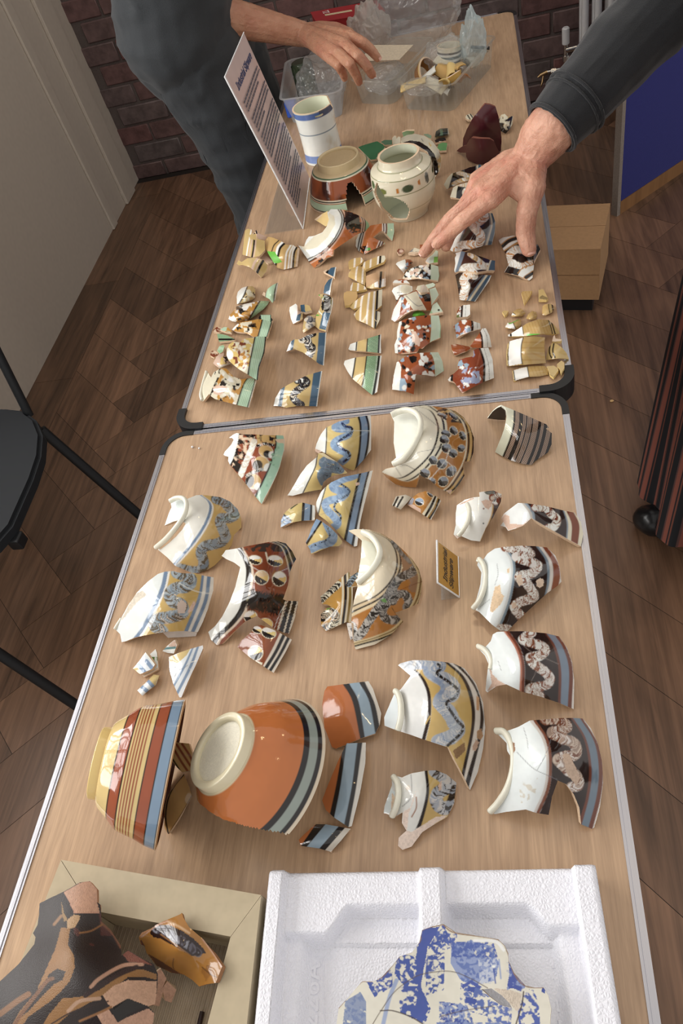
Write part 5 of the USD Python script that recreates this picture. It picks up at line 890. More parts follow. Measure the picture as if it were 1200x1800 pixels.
# O
la = [(470,90),(600,140),(670,260),(680,400),(610,600),(430,790),(250,885),(80,830)]
lb = [(590,90),(700,180),(745,300),(735,460),(650,640),(480,830),(300,920),(100,850)]
lam = [(a + 20, b + 4) for a, b in lb]
rimA = [(830,130),(960,240),(1020,400),(1015,600),(960,770),(840,960),(760,1030)]
eyes = [(865,360,55,42,50),(965,415,55,38,60),(780,395,60,42,20),(760,460,60,52,40),(787,555,60,55,30),(858,612,52,50,30),(950,558,42,46,30),(638,690,58,50,40),(735,730,58,62,50),(838,812,55,68,40),(545,835,62,58,30),(750,925,58,62,30),(735,190,60,26,20),(860,200,70,24,40),(620,920,50,40,20)]
bp = sherd('O','large bowl piece with a standing white foot and grey cat\'s eyes on amber, upper middle',[(170,185),(230,150),(340,115),(450,88),(540,78),(640,88),(760,105),(880,140),(980,215),(1050,320),(1090,440),(1085,600),(1050,700),(975,705),(970,770),(985,860),(910,980),(830,1072),(760,1025),(680,980),(600,905),(520,870),(485,845),(450,990),(330,985),(220,955),(120,880),(70,820),(110,785),(215,765),(250,738),(195,745),(182,700),(225,660),(200,500),(205,260)],
  [('B','ded9c6'),('P',[(180,180),(480,130),(500,300),(480,430),(240,690),(200,500)],'e6e8dc'),('T', la, 20,'k'),('T',[(a + 22, b + 6) for a, b in la],40,'cream'),('T', lb, 22,'k'),('T',[(a + 24, b + 4) for a, b in lb],26,'cream'),('T',[(a + 48, b + 6) for a, b in lb],600,'a8702e'),
   ('N',[(640,90),(880,140),(1000,280),(800,260),(680,170)],60,.47,'3b342e',5),('N',[(640,90),(880,140),(1000,280),(800,260),(680,170)],50,.58,'tan',9)] + [('Y', x, y, a, b, r, '8f97a2','63605c','2a2726') for x, y, a, b, r in eyes] +
  [('T',[(a - 22, b - 4) for a, b in rimA],14,'cream'),('T', rimA, 20,'k'),('T',[(a + 20, b + 6) for a, b in rimA],28,'tan'),('T',[(a + 48, b + 12) for a, b in rimA],26,'k'),('T',[(a + 74, b + 18) for a, b in rimA],300,'sand'),('L',[(815,560),(780,690)],5,'w'),('L',[(770,700),(690,800),(595,908)],6,'w'),('L',[(780,695),(850,760),(860,850)],5,'w'),('L',[(440,110),(640,270),(740,360)],3,'mgrey'),('L',[(380,680),(480,600),(600,575),(720,530)],3,'mgrey'),('L',[(220,760),(280,860)],4,'k'),('L',[(250,740),(340,745),(430,790)],5,'k'),('X',[(770,1030),(850,1010),(830,1072)])],
  [(170,185,50),(450,88,52),(640,88,44),(880,140,30),(1050,320,16),(1085,600,10),(970,770,14),(830,1072,3),(600,905,26),(450,990,4),(120,880,8),(70,820,12),(215,765,34),(200,500,42),(480,430,62),(650,400,60),(850,500,44),(330,400,50)], name='bowl_sherd', thick=5,
  ring=([(175,188,60),(250,150,62),(350,130,66),(440,160,68),(492,230,69),(500,320,68),(470,430,64),(400,560,58),(300,680,50),(195,730,44)],5.0))
sherd('O','small cream chip with two black bars at the left of a matching eyed sherd',[(180,1190),(225,1090),(330,1070),(400,1100),(340,1170),(280,1237)],[('B','ddd6c4'),('L',[(248,1100),(200,1195)],20,'k'),('L',[(300,1098),(238,1205)],22,'k')],(6,12))
sherd('O','small amber sherd with one grey eye and black and gold rim bands',[(345,1185),(400,1110),(470,1055),(555,1030),(680,1095),(728,1140),(670,1250),(615,1352),(500,1275)],
  [('B','b27a32'),('P',[(345,1185),(400,1100),(430,1120),(400,1200)],'9a98a0'),('P',[(345,1180),(420,1180),(500,1230),(500,1275)],'pink'),('Y',485,1150,52,45,10,'93a6bd','8f97a2','2a2726'),('Y',605,1070,42,20,40,'8f97a2','63605c','2a2726'),('R',[(640,1090),(580,1190),(510,1290)],'cream'),('R',[(650,1095),(600,1200),(545,1295)],'k'),('R',[(672,1098),(630,1200),(568,1305)],'cream'),('R',[(688,1100),(645,1210),(582,1310)],'a07a34'),('R',[(700,1110),(660,1220),(596,1320)],'k'),('R',[(715,1125),(672,1230),(608,1340)],'lt')],
  [(345,1185,3),(470,1055,16),(555,1030,18),(728,1140,10),(615,1352,3),(500,1275,8),(540,1170,22)])
# P
sherd('Pp','white footed base sherd with a bare chip, left of the long arched brown rimmed one',[(78,1150),(95,1080),(95,980),(105,915),(170,870),(240,850),(290,845),(285,810),(320,803),(400,795),(470,825),(460,890),(400,1010),(340,1100),(295,1208),(220,1200),(140,1165),(110,1185)],
  [('B','dfdfd8'),('P',[(95,915),(185,905),(205,960),(190,1060),(140,1140),(80,1150)],'w'),('R',[(340,810),(385,870),(380,1000),(285,1220)],'tan'),('R',[(348,808),(395,870),(392,990),(300,1210)],'3a2a24'),('W',[(450,830),(400,850),(420,880)],34,34,['lt','brown','w','k']),('X',[(300,880),(345,868),(390,880),(385,920),(360,950),(330,930)]),('X',[(95,1160),(140,1150),(140,1180),(110,1185)]),('X',[(105,912),(240,850),(245,862),(150,905)]),('P',[(320,805),(400,796),(420,820),(350,830)],'6f7168'),('E',320,1062,6,6,0,'k'),('E',322,942,7,6,0,'brown')],
  [(78,1150,8),(105,915,18),(285,810,34),(400,795,26),(470,825,12),(400,1010,18),(295,1208,6),(160,1170,8),(280,1000,30)], name='base_sherd',
  ring=([(190,905,26),(206,960,27),(195,1040,25),(160,1110,21),(115,1165,15)],3.6))
lr = [(975,950),(1005,1080),(985,1190)]
sherd('Pp','long arched sherd with white base, worm band and brown rim beside the right table edge',[(458,1080),(480,1050),(465,1020),(485,985),(540,940),(600,895),(680,900),(820,920),(960,955),(1060,975),(1110,1050),(1130,1150),(1110,1250),(1000,1190),(860,1110),(708,1022),(640,1080),(580,1105),(520,1122),(500,1092)],
  [('B','dfe3e2'),('P',[(485,985),(530,1000),(535,1065),(640,1070),(705,1015),(640,1085),(520,1122),(465,1025)],'pink',.05),('T',[(625,890),(685,970),(705,1030)],22,'b9b3ab'),('T',[(645,890),(708,970),(722,1040)],24,'8896a2'),('R',[(668,890),(730,970),(740,1050)],'33231f'),('W',[(740,930),(820,935),(870,985),(915,1030),(890,1090),(840,1100)],34,34,['w','lt','brown','w','biscuit'],1),('R', lr and [(960,945),(995,1060),(990,1190)],'8794a0'),('R',[(970,945),(1007,1060),(1000,1200)],'cream'),('R',[(990,955),(1035,1070),(1030,1210)],'7d4128'),('R',[(1050,965),(1098,1080),(1085,1240)],'cream'),('L',[(708,1024),(860,1112),(1000,1192),(1108,1250)],10,'biscuit')],
  [(458,1080,4),(485,985,18),(600,895,40),(820,920,40),(1060,975,20),(1130,1150,6),(1110,1250,3),(860,1110,34),(708,1022,48),(520,1122,20),(680,960,52)], name='bowl_sherd')
# Q
qa = [(610,135),(700,210),(715,310),(650,480),(520,680),(305,930)]
qd = sherd('Q','tan bowl piece with tall white foot, blue ring and worm, left side of the table',[(100,760),(150,770),(240,700),(330,620),(400,540),(440,470),(385,425),(300,445),(195,492),(235,370),(275,280),(265,210),(330,175),(420,165),(460,180),(560,138),(640,132),(740,145),(850,160),(960,210),(1050,300),(1088,400),(1095,515),(1010,600),(980,720),(880,860),(780,960),(700,1010),(600,1045),(520,1050),(450,1020),(320,965),(230,870)],
  [('B','dedcd2'),('T',[(a - 14, b - 6) for a, b in qa],10,'w'),('T', qa, 32,'6f86a2'),('T',[(a + 32, b + 12) for a, b in qa],18,'e3e0da'),('T',[(a + 50, b + 18) for a, b in qa],900,'c9a762'),('W',[(800,180),(880,200),(960,290),(1020,350),(960,400),(860,410),(850,470),(890,560),(900,640),(820,700),(660,740),(620,820),(650,900),(640,990),(560,1030),(380,1000)],62,54,['8d9aa4','655844','8d9aa4','a8b0b4','655844','7c8b99'],1.2,.15),('P',[(265,210),(430,165),(440,240),(400,400),(195,492)],'dfe9e8')],
  [(100,760,6),(195,492,30),(275,240,46),(460,180,50),(640,132,44),(850,160,30),(1050,300,10),(1095,515,2),(980,720,6),(700,1010,4),(450,1020,6),(320,965,12),(230,870,14),(440,470,52),(560,450,54),(800,500,42),(600,750,36)], name='bowl_sherd', thick=5,
  ring=([(262,205,54),(330,170,58),(410,172,60),(450,230,61),(440,330,60),(390,430,55),(300,550,44),(200,660,28),(95,750,12)],4.2))
# R
ra = [(560,145),(525,300),(430,520),(320,720),(260,800)]
sherd('R','tan sherd with white base, blue bands and worm, just beneath the tall footed tan piece',[(65,715),(120,640),(145,580),(200,480),(290,350),(400,240),(500,165),(570,142),(650,135),(700,150),(790,160),(860,155),(940,178),(1060,200),(1055,330),(1000,520),(950,650),(900,750),(760,738),(600,745),(460,765),(280,800),(180,840),(135,850),(120,770)],
  [('B','dfe5e3'),('X',[(280,360),(350,330),(385,380),(300,440),(150,620),(125,640),(200,480)],'lt'),('T', ra, 42,'6f86a2'),('T',[(a + 42, b + 4) for a, b in ra],18,'e3e0da'),('T',[(a + 60, b + 6) for a, b in ra],900,'c4a45c'),('W',[(690,150),(770,180),(830,230),(790,290),(680,310),(620,370),(650,440),(740,480),(740,560),(620,600),(500,620),(470,680),(540,740)],62,50,['9aa5ad','655844','a9b3b8','8595a2','655844','c9b9a8'],1.2,.1),('P',[(690,470),(740,420),(790,470),(770,560),(700,560)],'c8b2a2'),('X',[(800,540),(860,440),(885,460),(850,530),(800,570)]),('R',[(940,170),(900,400),(760,745)],'6f86a2'),('R',[(965,175),(925,420),(800,745)],'dcd8ce'),('R',[(995,180),(960,430),(830,745)],'6f86a2'),('R',[(1032,190),(995,440),(870,745)],'dcd8ce'),('L',[(710,255),(830,320),(950,355),(1050,360)],7,'w')],
  [(65,715,6),(200,480,26),(400,240,38),(570,142,38),(860,155,30),(1060,200,16),(1000,520,18),(900,750,8),(600,745,26),(280,800,16),(135,850,3),(500,450,50),(750,400,46)], name='bowl_sherd',
  ring=([(140,610,14),(100,670,10),(70,720,7)],3))
sherd('R','clear glassy flake under the lower edge of the tan worm sherd',[(550,755),(620,742),(760,738),(895,752),(880,790),(750,800),(600,806)],[('B','c9c2bc')],[(550,755,10),(895,752,8),(750,800,3),(600,806,2)], edge='lt')
sherd('R','tiny teal banded chip above the blue triangular sherd',[(545,940),(590,890),(668,825),(690,880),(660,965),(600,960)],[('B','w'),('X',[(600,890),(668,825),(690,880),(675,905)]),('L',[(560,915),(670,905)],24,'4f7f80')],[(545,940,3),(668,825,12),(660,965,3)])
sherd('R','blue and white triangular crazed sherd with an ochre corner, above the yellow bowl',[(610,1000),(700,960),(820,920),(950,882),(955,910),(880,1080),(800,1250),(735,1405),(715,1405),(650,1260),(615,1130)],
  [('B','dfe6ea'),('P',[(610,1000),(830,905),(790,980),(700,1060),(620,1060)],'d0b87c'),('R',[(840,910),(760,1080),(650,1280)],'7f97b4'),('R',[(860,905),(780,1090),(670,1290)],'dfe6ea'),('R',[(890,895),(810,1100),(690,1340)],'7f97b4'),('R',[(915,890),(840,1100),(705,1370)],'e8ecee'),('L',[(620,1130),(740,1120),(800,1080)],3,'mgrey'),('L',[(640,1020),(680,1130),(660,1240)],3,'mgrey')],
  [(610,1000,14),(950,882,10),(880,1080,16),(720,1405,2),(615,1130,14),(750,1080,22)])
sherd('R','small blue and white chip leaning on a green stained one',[(250,1115),(310,1040),(375,950),(470,1075),(440,1120),(320,1172)],[('B','dfe6ea'),('P',[(250,1115),(290,1100),(330,1165),(310,1172)],'d0b87c'),('L',[(310,1080),(365,1150)],40,'7f97b4'),('L',[(385,1040),(440,1110)],40,'7f97b4'),('L',[(375,955),(470,1078)],18,'e6e8e2')],[(250,1115,6),(375,950,22),(470,1075,14),(320,1172,10)])
sherd('R','white green stained chip tucked under the small blue and white one',[(340,1180),(410,980),(475,920),(490,960),(505,1125),(360,1205)],[('B','e0e2dc'),('N',[(420,1000),(505,1000),(505,1130),(420,1130)],60,.42,'5c7f3a',3),('P',[(330,1180),(500,1105),(508,1130),(360,1208)],'biscuit')],[(340,1180,5),(475,920,12),(505,1125,5)])
sherd('R','small strip with two blue bars and an ochre end, lowest left of the loose chips',[(292,1335),(340,1290),(400,1235),(455,1175),(515,1185),(480,1280),(400,1340),(345,1390)],[('B','dfe2e0'),('P',[(405,1230),(455,1170),(520,1185),(470,1290)],'cdb577'),('L',[(400,1240),(455,1300)],36,'7f97b4'),('L',[(335,1295),(395,1345)],40,'7f97b4')],(5,9))
# S
sb_ = [(425,160),(500,300),(520,430),(490,640),(440,830),(330,980),(180,1120),(140,1185)]
sm_ = [('Y',622,280,78,52,10,'dcd8d2','d6b468','2a211c'),('Y',842,290,88,62,10,'dcd8d2','d6b468','2a211c'),('Y',692,475,82,82,15,'d2b48c','d6b468','2a211c'),('Y',888,490,80,84,15,'dcd8d2','d6b468','2a211c'),('Y',570,910,76,68,-10,'dcd8d2','d6b468','2a211c'),('Y',745,985,76,58,20,'d6b468','d6b468','d6b468')]
sherd('S','curved brick red bowl wall with cream and black eyes and a feathery black tree',[(250,235),(295,170),(400,155),(560,120),(700,95),(780,80),(870,72),(960,95),(1030,180),(1075,270),(1040,330),(1005,420),(985,560),(930,715),(960,730),(1100,738),(1080,860),(1035,1000),(995,1105),(860,1060),(720,960),(640,900),(500,970),(350,1110),(250,1215),(195,1225),(130,1165),(100,1080),(180,1010),(260,900),(340,740),(400,580),(455,360),(390,310),(300,270)],
  [('B','d9dad3'),('T', sb_, 60,'1f1a17'),('T',[(a + 60, b + 12) for a, b in sb_],26,'cdb9a2'),('T',[(a + 84, b + 22) for a, b in sb_],1500,'7d3c1e'),('N',[(420,155),(700,95),(900,90),(940,190),(520,190)],40,.5,'3b3028',3)] + sm_ + [('F',[(545,705),(640,735),(780,770),(930,790)],130,'15100f',5,9),('F',[(545,690),(640,725),(780,750),(930,760)],120,'15100f',8,8),
   ('T',[(900,90),(980,280),(1000,500),(960,800),(860,1060)],12,'cdc2ae'),('R',[(830,78),(985,280),(1000,430)],'7d3c1e') if 0 else ('T',[(790,82),(900,130),(960,260),(995,420)],12,'cdc2ae'),('T',[(805,80),(915,130),(974,260),(1008,420)],36,'1f1a17'),('T',[(840,75),(960,140),(1015,270),(1040,330)],12,'cdc2ae'),('T',[(855,72),(975,140),(1030,270),(1050,330)],60,'1f1a17'),
   ('P',[(955,730),(970,731),(880,1065),(862,1058)],'cdc2ae'),('P',[(985,732),(1025,733),(990,920),(930,1085),(885,1066)],'1f1a17'),('P',[(1025,733),(1042,734),(1010,920),(950,1090),(930,1085)],'cdc2ae'),('P',[(1042,734),(1085,737),(1050,920),(985,1100),(950,1090)],'1f1a17'),('P',[(1085,737),(1102,738),(1060,940),(1000,1106),(985,1100)],'cdc2ae'),('L',[(560,340),(700,420)],3,'w'),('L',[(870,420),(990,370)],3,'w'),('L',[(940,790),(880,910),(830,1050)],4,'w'),('L',[(740,200),(760,280)],16,'cream'),('P',[(525,690),(548,690),(545,735),(520,735)],'6f6a50')],
  [(250,235,20),(400,155,44),(700,95,46),(870,72,36),(1075,270,14),(1005,420,26),(930,715,34),(1100,738,14),(995,1105,4),(720,960,24),(640,900,30),(350,1110,10),(195,1225,2),(100,1080,4),(340,740,40),(455,360,46),(650,400,62),(700,700,56),(480,850,36)], name='bowl_sherd')
sherd('S','flat brick red rim sherd with eyes and black stripes, below the curved red wall',[(425,1245),(470,1170),(580,1080),(610,1020),(680,1000),(850,1065),(1028,1165),(960,1300),(825,1533),(720,1465),(560,1360)],
  [('B','85431f'),('Y',640,1055,62,40,20,'d6d2cc','d6c078','1d1714'),('Y',772,1090,85,62,15,'d6d2cc','d6c078','1d1714'),('Y',625,1312,86,86,-30,'d6d8da','d6b468','1d1714'),('N',[(620,1395),(700,1420),(700,1450),(640,1430)],40,.3,'cream',2),('R',[(900,1085),(800,1290),(705,1460)],'ded4c4'),('R',[(925,1100),(830,1300),(722,1470)],'1d1917'),('R',[(958,1120),(865,1310),(755,1490)],'ded4c4'),('R',[(978,1130),(885,1320),(772,1500)],'1d1917'),('R',[(1008,1150),(915,1330),(800,1520)],'ded4c4')],
  [(425,1245,5),(610,1020,14),(850,1065,18),(1028,1165,8),(825,1533,4),(560,1360,8),(720,1250,20)], name='bowl_sherd')
# T
ta = [(560,125),(760,230),(835,400),(800,590),(640,770),(400,885)]
tb = [(640,130),(800,240),(868,400),(840,580),(680,790),(390,940)]
tc = [(960,390),(1040,540),(1050,650),(1000,840),(830,1080),(640,1180),(420,1245)]
tw = ['3c3733','8f8a84','4a4641','b5b0a8','2d2a28']
sherd('T','amber bowl half with white foot, brown rings and looping grey worm, centre of the table',[(355,130),(420,115),(560,118),(700,165),(800,230),(900,320),(990,410),(1060,510),(1095,640),(1085,760),(1055,865),(970,900),(825,955),(870,1010),(905,1045),(780,1180),(620,1275),(440,1322),(425,1320),(400,1215),(385,1050),(390,950),(410,830),(445,700),(440,640),(460,520),(480,400),(490,230),(420,170)],
  [('B','d9ccb0'),('P',[(480,215),(620,260),(640,400),(560,560),(440,640),(480,400)],'d8d8c4'),('T', ta, 18,'2a211a'),('T',[(a + 18, b + 6) for a, b in ta],28,'d2bc96'),('T', tb, 20,'2a211a'),('T',[(a + 20, b + 10) for a, b in tb],30,'dcc8a0'),('T',[(a + 50, b + 30) for a, b in tb],900,'b0732c'),('N',[(860,300),(1090,640),(1060,760),(850,720),(900,500)],150,.42,'9c7452',4),
   ('W',[(1040,480),(990,550),(870,610),(790,720),(730,830),(640,930),(560,1040),(500,1140),(430,1200),(390,1090)],46,40, tw, 1.2),('W',[(800,840),(840,780),(920,770),(960,850),(940,900)],44,40, tw, 1.2),('W',[(740,860),(700,930),(720,1000),(790,1030),(860,1020)],44,40, tw, 1.2),('W',[(800,240),(900,370),(980,450)],20,40,['5d564c','8f8a84']),('P',[(680,820),(720,810),(745,855),(700,845)],'5c8f3a'),
   ('T', tc, 22,'d2bc8a'),('T',[(a + 22, b + 8) for a, b in tc],16,'6f5320'),('T',[(a + 36, b + 14) for a, b in tc],16,'d2bc8a'),('T',[(a + 50, b + 22) for a, b in tc],22,'2f2616'),('T',[(a + 70, b + 34) for a, b in tc],400,'d9cdb2'),('L',[(470,720),(560,780),(690,825)],4,'mgrey'),('L',[(850,740),(960,690),(1095,640)],4,'brown'),('L',[(790,905),(830,960)],4,'k')],
  [(355,130,44),(560,118,56),(800,230,40),(990,410,20),(1095,640,8),(1055,865,4),(825,955,26),(905,1045,4),(620,1275,4),(430,1322,3),(385,1050,16),(445,700,46),(480,400,54),(490,230,56),(640,500,64),(750,450,62),(650,850,46),(850,700,46)], name='bowl_sherd', thick=5,
  ring=([(500,145,62),(580,185,66),(645,265,68),(670,350,68),(640,450,66),(560,560,60),(450,650,52)],5.0))
sherd('T','ochre sherd with black bands and curled grey worm ends, left of the amber bowl half',[(75,790),(160,720),(260,620),(360,543),(380,590),(440,550),(465,480),(468,600),(440,690),(400,700),(400,900),(385,1060),(340,1045),(250,1085),(130,1138),(80,1080),(78,970),(130,910),(185,900),(140,870),(90,870)],
  [('B','b98a38'),('W',[(80,830),(150,760),(250,670)],36,34,['k','cream','k','w'],1),('W',[(100,1000),(180,950),(230,1000),(200,1080),(120,1110)],46,30,['k','cream','k','biscuit','w'],1),('T',[(285,600),(290,800),(262,1080)],20,'cream'),('T',[(308,580),(315,800),(285,1080)],26,'k'),('T',[(335,560),(342,800),(312,1060)],18,'cream'),('T',[(352,545),(362,800),(332,1060)],20,'8a7430'),('R',[(372,560),(385,800),(355,1060)],'cream'),('P',[(385,590),(470,470),(470,640),(440,690),(360,690)],'b98a38'),('W',[(360,670),(400,610),(430,570)],30,34,['k','sky','k','w']),('P',[(130,895),(160,880),(175,910),(140,930)],'6f8f3a')],
  [(75,790,4),(260,620,14),(360,543,16),(465,480,10),(400,700,16),(385,1060,8),(130,1138,3),(80,1020,6),(280,850,26)], name='bowl_sherd')
sherd('T','thin crazed white sliver at the lower left edge of the amber bowl half',[(335,1055),(385,1060),(400,1215),(375,1230),(350,1130)],[('B','d9d4cc'),('N', None, 26,.6,'mgrey',4)],[(335,1055,8),(400,1215,8),(375,1230,2)])
# U
def darkbowl(reg, label, out, inner_l, band1, dark, worm, rimbands, h, ring, extra=(), **k):
    return sherd(reg, label, out, [('B','dfe6e6')] + band1 + [('R', dark, '2c1d19')] + worm + rimbands + list(extra), h, name='bowl_sherd', ring=ring, thick=5, **k)
ww = ['e6e2de','w','8a5236','e0dad4','b9a99c','w']
darkbowl('U','dark brown sherd with white worm, brown rim and buff chips, uppermost of three at right',[(50,705),(95,610),(130,480),(140,360),(100,290),(115,235),(160,235),(200,180),(270,132),(370,115),(520,105),(660,110),(770,122),(850,200),(890,310),(908,450),(870,490),(770,560),(640,680),(480,830),(390,925),(320,920),(240,860),(120,740)], None,
  [('T',[(330,125),(410,240),(420,400),(370,650),(285,880)],20,'cfd2d0'),('T',[(355,125),(432,240),(440,400),(395,640),(300,890)],24,'7b8e9c')],[(380,118),(455,240),(462,400),(418,640),(320,900)],
  [('W',[(370,120),(540,140),(520,190),(480,215),(600,260),(680,300),(620,370),(500,400),(560,450),(620,530),(640,600),(500,650),(460,700),(520,780)],46,46, ww, 1.2),('W',[(590,150),(620,190),(540,200)],34,40, ww),('W',[(320,890),(400,900)],36,40, ww)],
  [('R',[(665,110),(760,260),(770,450),(745,590)],'7b8e9c'),('R',[(690,110),(785,260),(792,450),(765,570)],'ddd8d0'),('R',[(725,115),(815,260),(828,400),(808,530)],'87472c'),('R',[(775,122),(870,260),(895,380),(880,490)],'ddd8d0')],
  [(50,705,6),(115,235,26),(270,132,42),(520,105,42),(770,122,26),(890,310,12),(908,450,4),(640,680,10),(390,925,3),(240,860,14),(140,400,30),(420,400,58),(600,400,50),(780,350,30)],([(110,262,30),(125,240,32),(165,300,36),(182,400,36),(165,520,32),(120,630,24),(62,705,15)],4.0),
  [('X',[(270,500),(320,480),(330,560),(360,590),(330,660),(250,745),(220,735),(240,620)],'e0c4a0'),('X',[(385,330),(410,315),(412,360),(390,375)],'e0c4a0'),('X',[(665,440),(700,415),(740,430),(735,490),(700,508),(670,490)],'e6cdb4'),('X',[(475,390),(520,380),(545,470),(500,495),(478,450)],'e6cdb4'),('X',[(425,660),(470,640),(480,690),(440,710)],'e6cdb4'),('L',[(290,280),(300,380),(270,480)],3,'mgrey'),('L',[(130,690),(220,620)],3,'mgrey')])
darkbowl('U','dark brown sherd with white worm and slate blue rim, middle of three at right',[(180,1495),(190,1380),(210,1240),(175,1160),(105,1085),(110,1055),(180,1075),(230,1020),(250,955),(290,932),(390,925),(560,925),(760,945),(885,975),(960,1080),(1010,1220),(1030,1400),(1025,1672),(880,1610),(700,1550),(530,1505),(380,1435),(290,1450),(200,1512)], None,
  [('T',[(360,935),(460,1080),(510,1250),(505,1490)],24,'b5735a'),('T',[(380,935),(480,1080),(528,1250),(525,1500)],28,'6f3a28')],[(408,930),(510,1080),(556,1250),(552,1510)],
  [('W',[(620,940),(540,1000),(600,1030),(700,1060),(750,1110),(700,1160),(610,1180),(660,1250),(740,1310),(800,1380),(760,1440),(620,1470),(620,1520),(700,1545)],46,52, ww, 1.2)],
  [('R',[(745,940),(830,1080),(880,1300),(875,1620)],'6f3a28'),('R',[(765,945),(855,1080),(905,1300),(900,1620)],'76879a'),('R',[(845,965),(925,1090),(980,1300),(968,1650)],'6f3a28'),('R',[(890,978),(965,1100),(1018,1300),(1005,1670)],'ddd8d0')],
  [(180,1495,4),(105,1085,18),(250,955,40),(390,925,46),(760,945,32),(885,975,22),(1030,1400,12),(1025,1672,3),(700,1550,26),(380,1435,40),(200,1300,26),(520,1250,60),(800,1250,40)],([(110,1070,24),(160,1095,30),(210,1150,34),(235,1220,34),(225,1290,31)],3.8),
  [('X',[(215,1260),(250,1340),(300,1390),(385,1440),(290,1455),(195,1500),(240,1430)]),('L',[(300,1210),(330,1300)],3,'mgrey'),('L',[(510,1030),(600,1110),(700,1160),(880,1240)],4,'8d7f78'),('L',[(600,1450),(660,1320)],4,'8d7f78')])
darkbowl('W','large dark brown sherd with bare twisted worm and slate rim, nearest of three at right',[(95,940),(180,850),(250,750),(290,620),(300,470),(255,400),(250,330),(155,235),(165,205),(250,225),(350,190),(455,132),(560,125),(700,112),(830,110),(920,115),(990,200),(1050,330),(1090,500),(1098,680),(1070,900),(1020,1075),(1000,1085),(905,1045),(890,900),(840,780),(770,690),(700,660),(650,800),(620,962),(510,945),(420,915),(250,935),(150,955)], None,
  [('T',[(450,132),(560,290),(600,480),(580,720),(490,935)],22,'c9c0b8'),('T',[(480,130),(585,290),(622,480),(602,720),(510,945)],30,'7d4a34')],[(505,128),(612,290),(648,480),(630,720),(540,950)],
  [('W',[(590,125),(700,125),(780,190),(720,220),(650,240),(740,290),(840,330),(860,430),(760,450),(700,480),(780,560),(860,620),(880,700),(820,720)],48,56,['b09a8a','d8cfc8','7a4a34','cbb8a6','a08878','e0d8d2'],1.2)],
  [('R',[(815,110),(930,300),(975,560),(950,800),(905,960)],'6f3a28'),('R',[(835,110),(950,300),(998,560),(975,800),(912,1040)],'6d7f8f'),('R',[(895,112),(1020,320),(1060,560),(1040,800),(970,1070)],'6f3a28'),('R',[(922,115),(1060,350),(1098,600),(1075,820),(1005,1085)],'ddd8d0')],
  [(95,940,4),(155,235,22),(350,190,44),(560,125,50),(830,110,34),(920,115,26),(1098,680,10),(1010,1085,3),(890,900,22),(770,690,44),(650,800,34),(620,962,20),(420,915,26),(150,955,5),(300,500,40),(600,480,66),(850,500,48)],([(160,225,26),(220,230,32),(270,290,36),(300,370,38),(312,470,38),(298,600,34),(250,740,26),(180,850,16),(105,935,8)],4.4),
  [('X',[(275,310),(320,330),(328,400),(300,430),(270,370)],'9a7458'),('X',[(740,430),(800,420),(900,640),(860,700),(780,600)],'cbb09a'),('L',[(340,410),(480,550),(600,610),(700,655)],4,'mgrey'),('L',[(520,570),(590,440),(640,300)],4,'mgrey'),('N',[(350,650),(520,640),(500,800),(380,860)],40,.6,'cfcabc',3),('L',[(400,200),(430,300),(440,380)],3,'mgrey')])
# V
va_ = [(270,155),(400,240),(490,420),(495,640),(445,860)]
vw = ['8a98ae','b9bcc0','a3aab4','9aa3b0','c9c6c2']
sherd('V','large ochre and white bowl sherd with shell like grey worm, lower centre of near table',[(85,740),(82,660),(140,520),(180,430),(240,390),(300,310),(335,262),(215,160),(235,142),(350,112),(480,112),(600,122),(740,140),(850,190),(960,330),(1030,520),(1050,760),(1030,960),(980,1180),(905,1358),(830,1200),(765,1080),(700,950),(560,905),(440,865),(330,825),(200,785)],
  [('B','dedfdd'),('P',[(85,740),(82,650),(190,420),(235,400),(240,600),(205,785)],'dfe9ec'),('T', va_, 34,'2b1f1d'),('R',[(310,150),(445,260),(522,420),(530,640),(480,880)],'c3a35c'),('W',[(300,128),(480,130),(600,150),(580,190),(520,215),(600,270),(720,340),(740,430),(660,470),(620,520),(690,600),(740,690),(790,770),(740,840),(600,890)],70,44, vw, 1.3),('W',[(600,150),(625,190),(590,240),(700,320),(790,400),(760,470),(680,520),(720,600),(790,700),(840,760),(790,840),(690,930)],14,26,['k','3a322c','k','9aa3b0'],1.5),('W',[(480,190),(500,240),(640,360),(600,470)],22,50,['8292ac','93a1b6']),('X',[(770,1060),(740,980),(850,900),(860,980),(800,1040)],'8a6a48'),
   ('R',[(655,125),(820,280),(905,500),(915,760),(825,1190)],'2b2322'),('R',[(695,130),(855,280),(940,500),(945,760),(850,1220)],'dcd6cc'),('R',[(745,140),(900,300),(990,500),(990,800),(865,1260)],'2b2322'),('R',[(800,150),(950,340),(1022,560),(1025,780),(895,1320)],'dcdcd8'),('X',[(965,450),(995,470),(990,600),(965,590)],'c49a70'),('X',[(970,790),(1010,765),(1030,830),(1010,880),(970,860)],'b08a64'),('X',[(930,940),(960,870),(995,900),(960,980),(925,975)],'c0a08a'),('L',[(480,720),(520,650)],14,'c3a35c')],
  [(85,740,14),(180,430,30),(335,262,42),(215,160,36),(480,112,50),(740,140,36),(960,330,14),(1050,760,8),(980,1180,6),(905,1358,2),(765,1080,30),(560,905,46),(330,825,40),(500,500,64),(750,550,54),(900,700,32)], name='bowl_sherd', thick=5,
  ring=([(190,410,38),(218,440,41),(240,520,44),(245,620,45),(235,700,44),(212,785,40)],4.4))
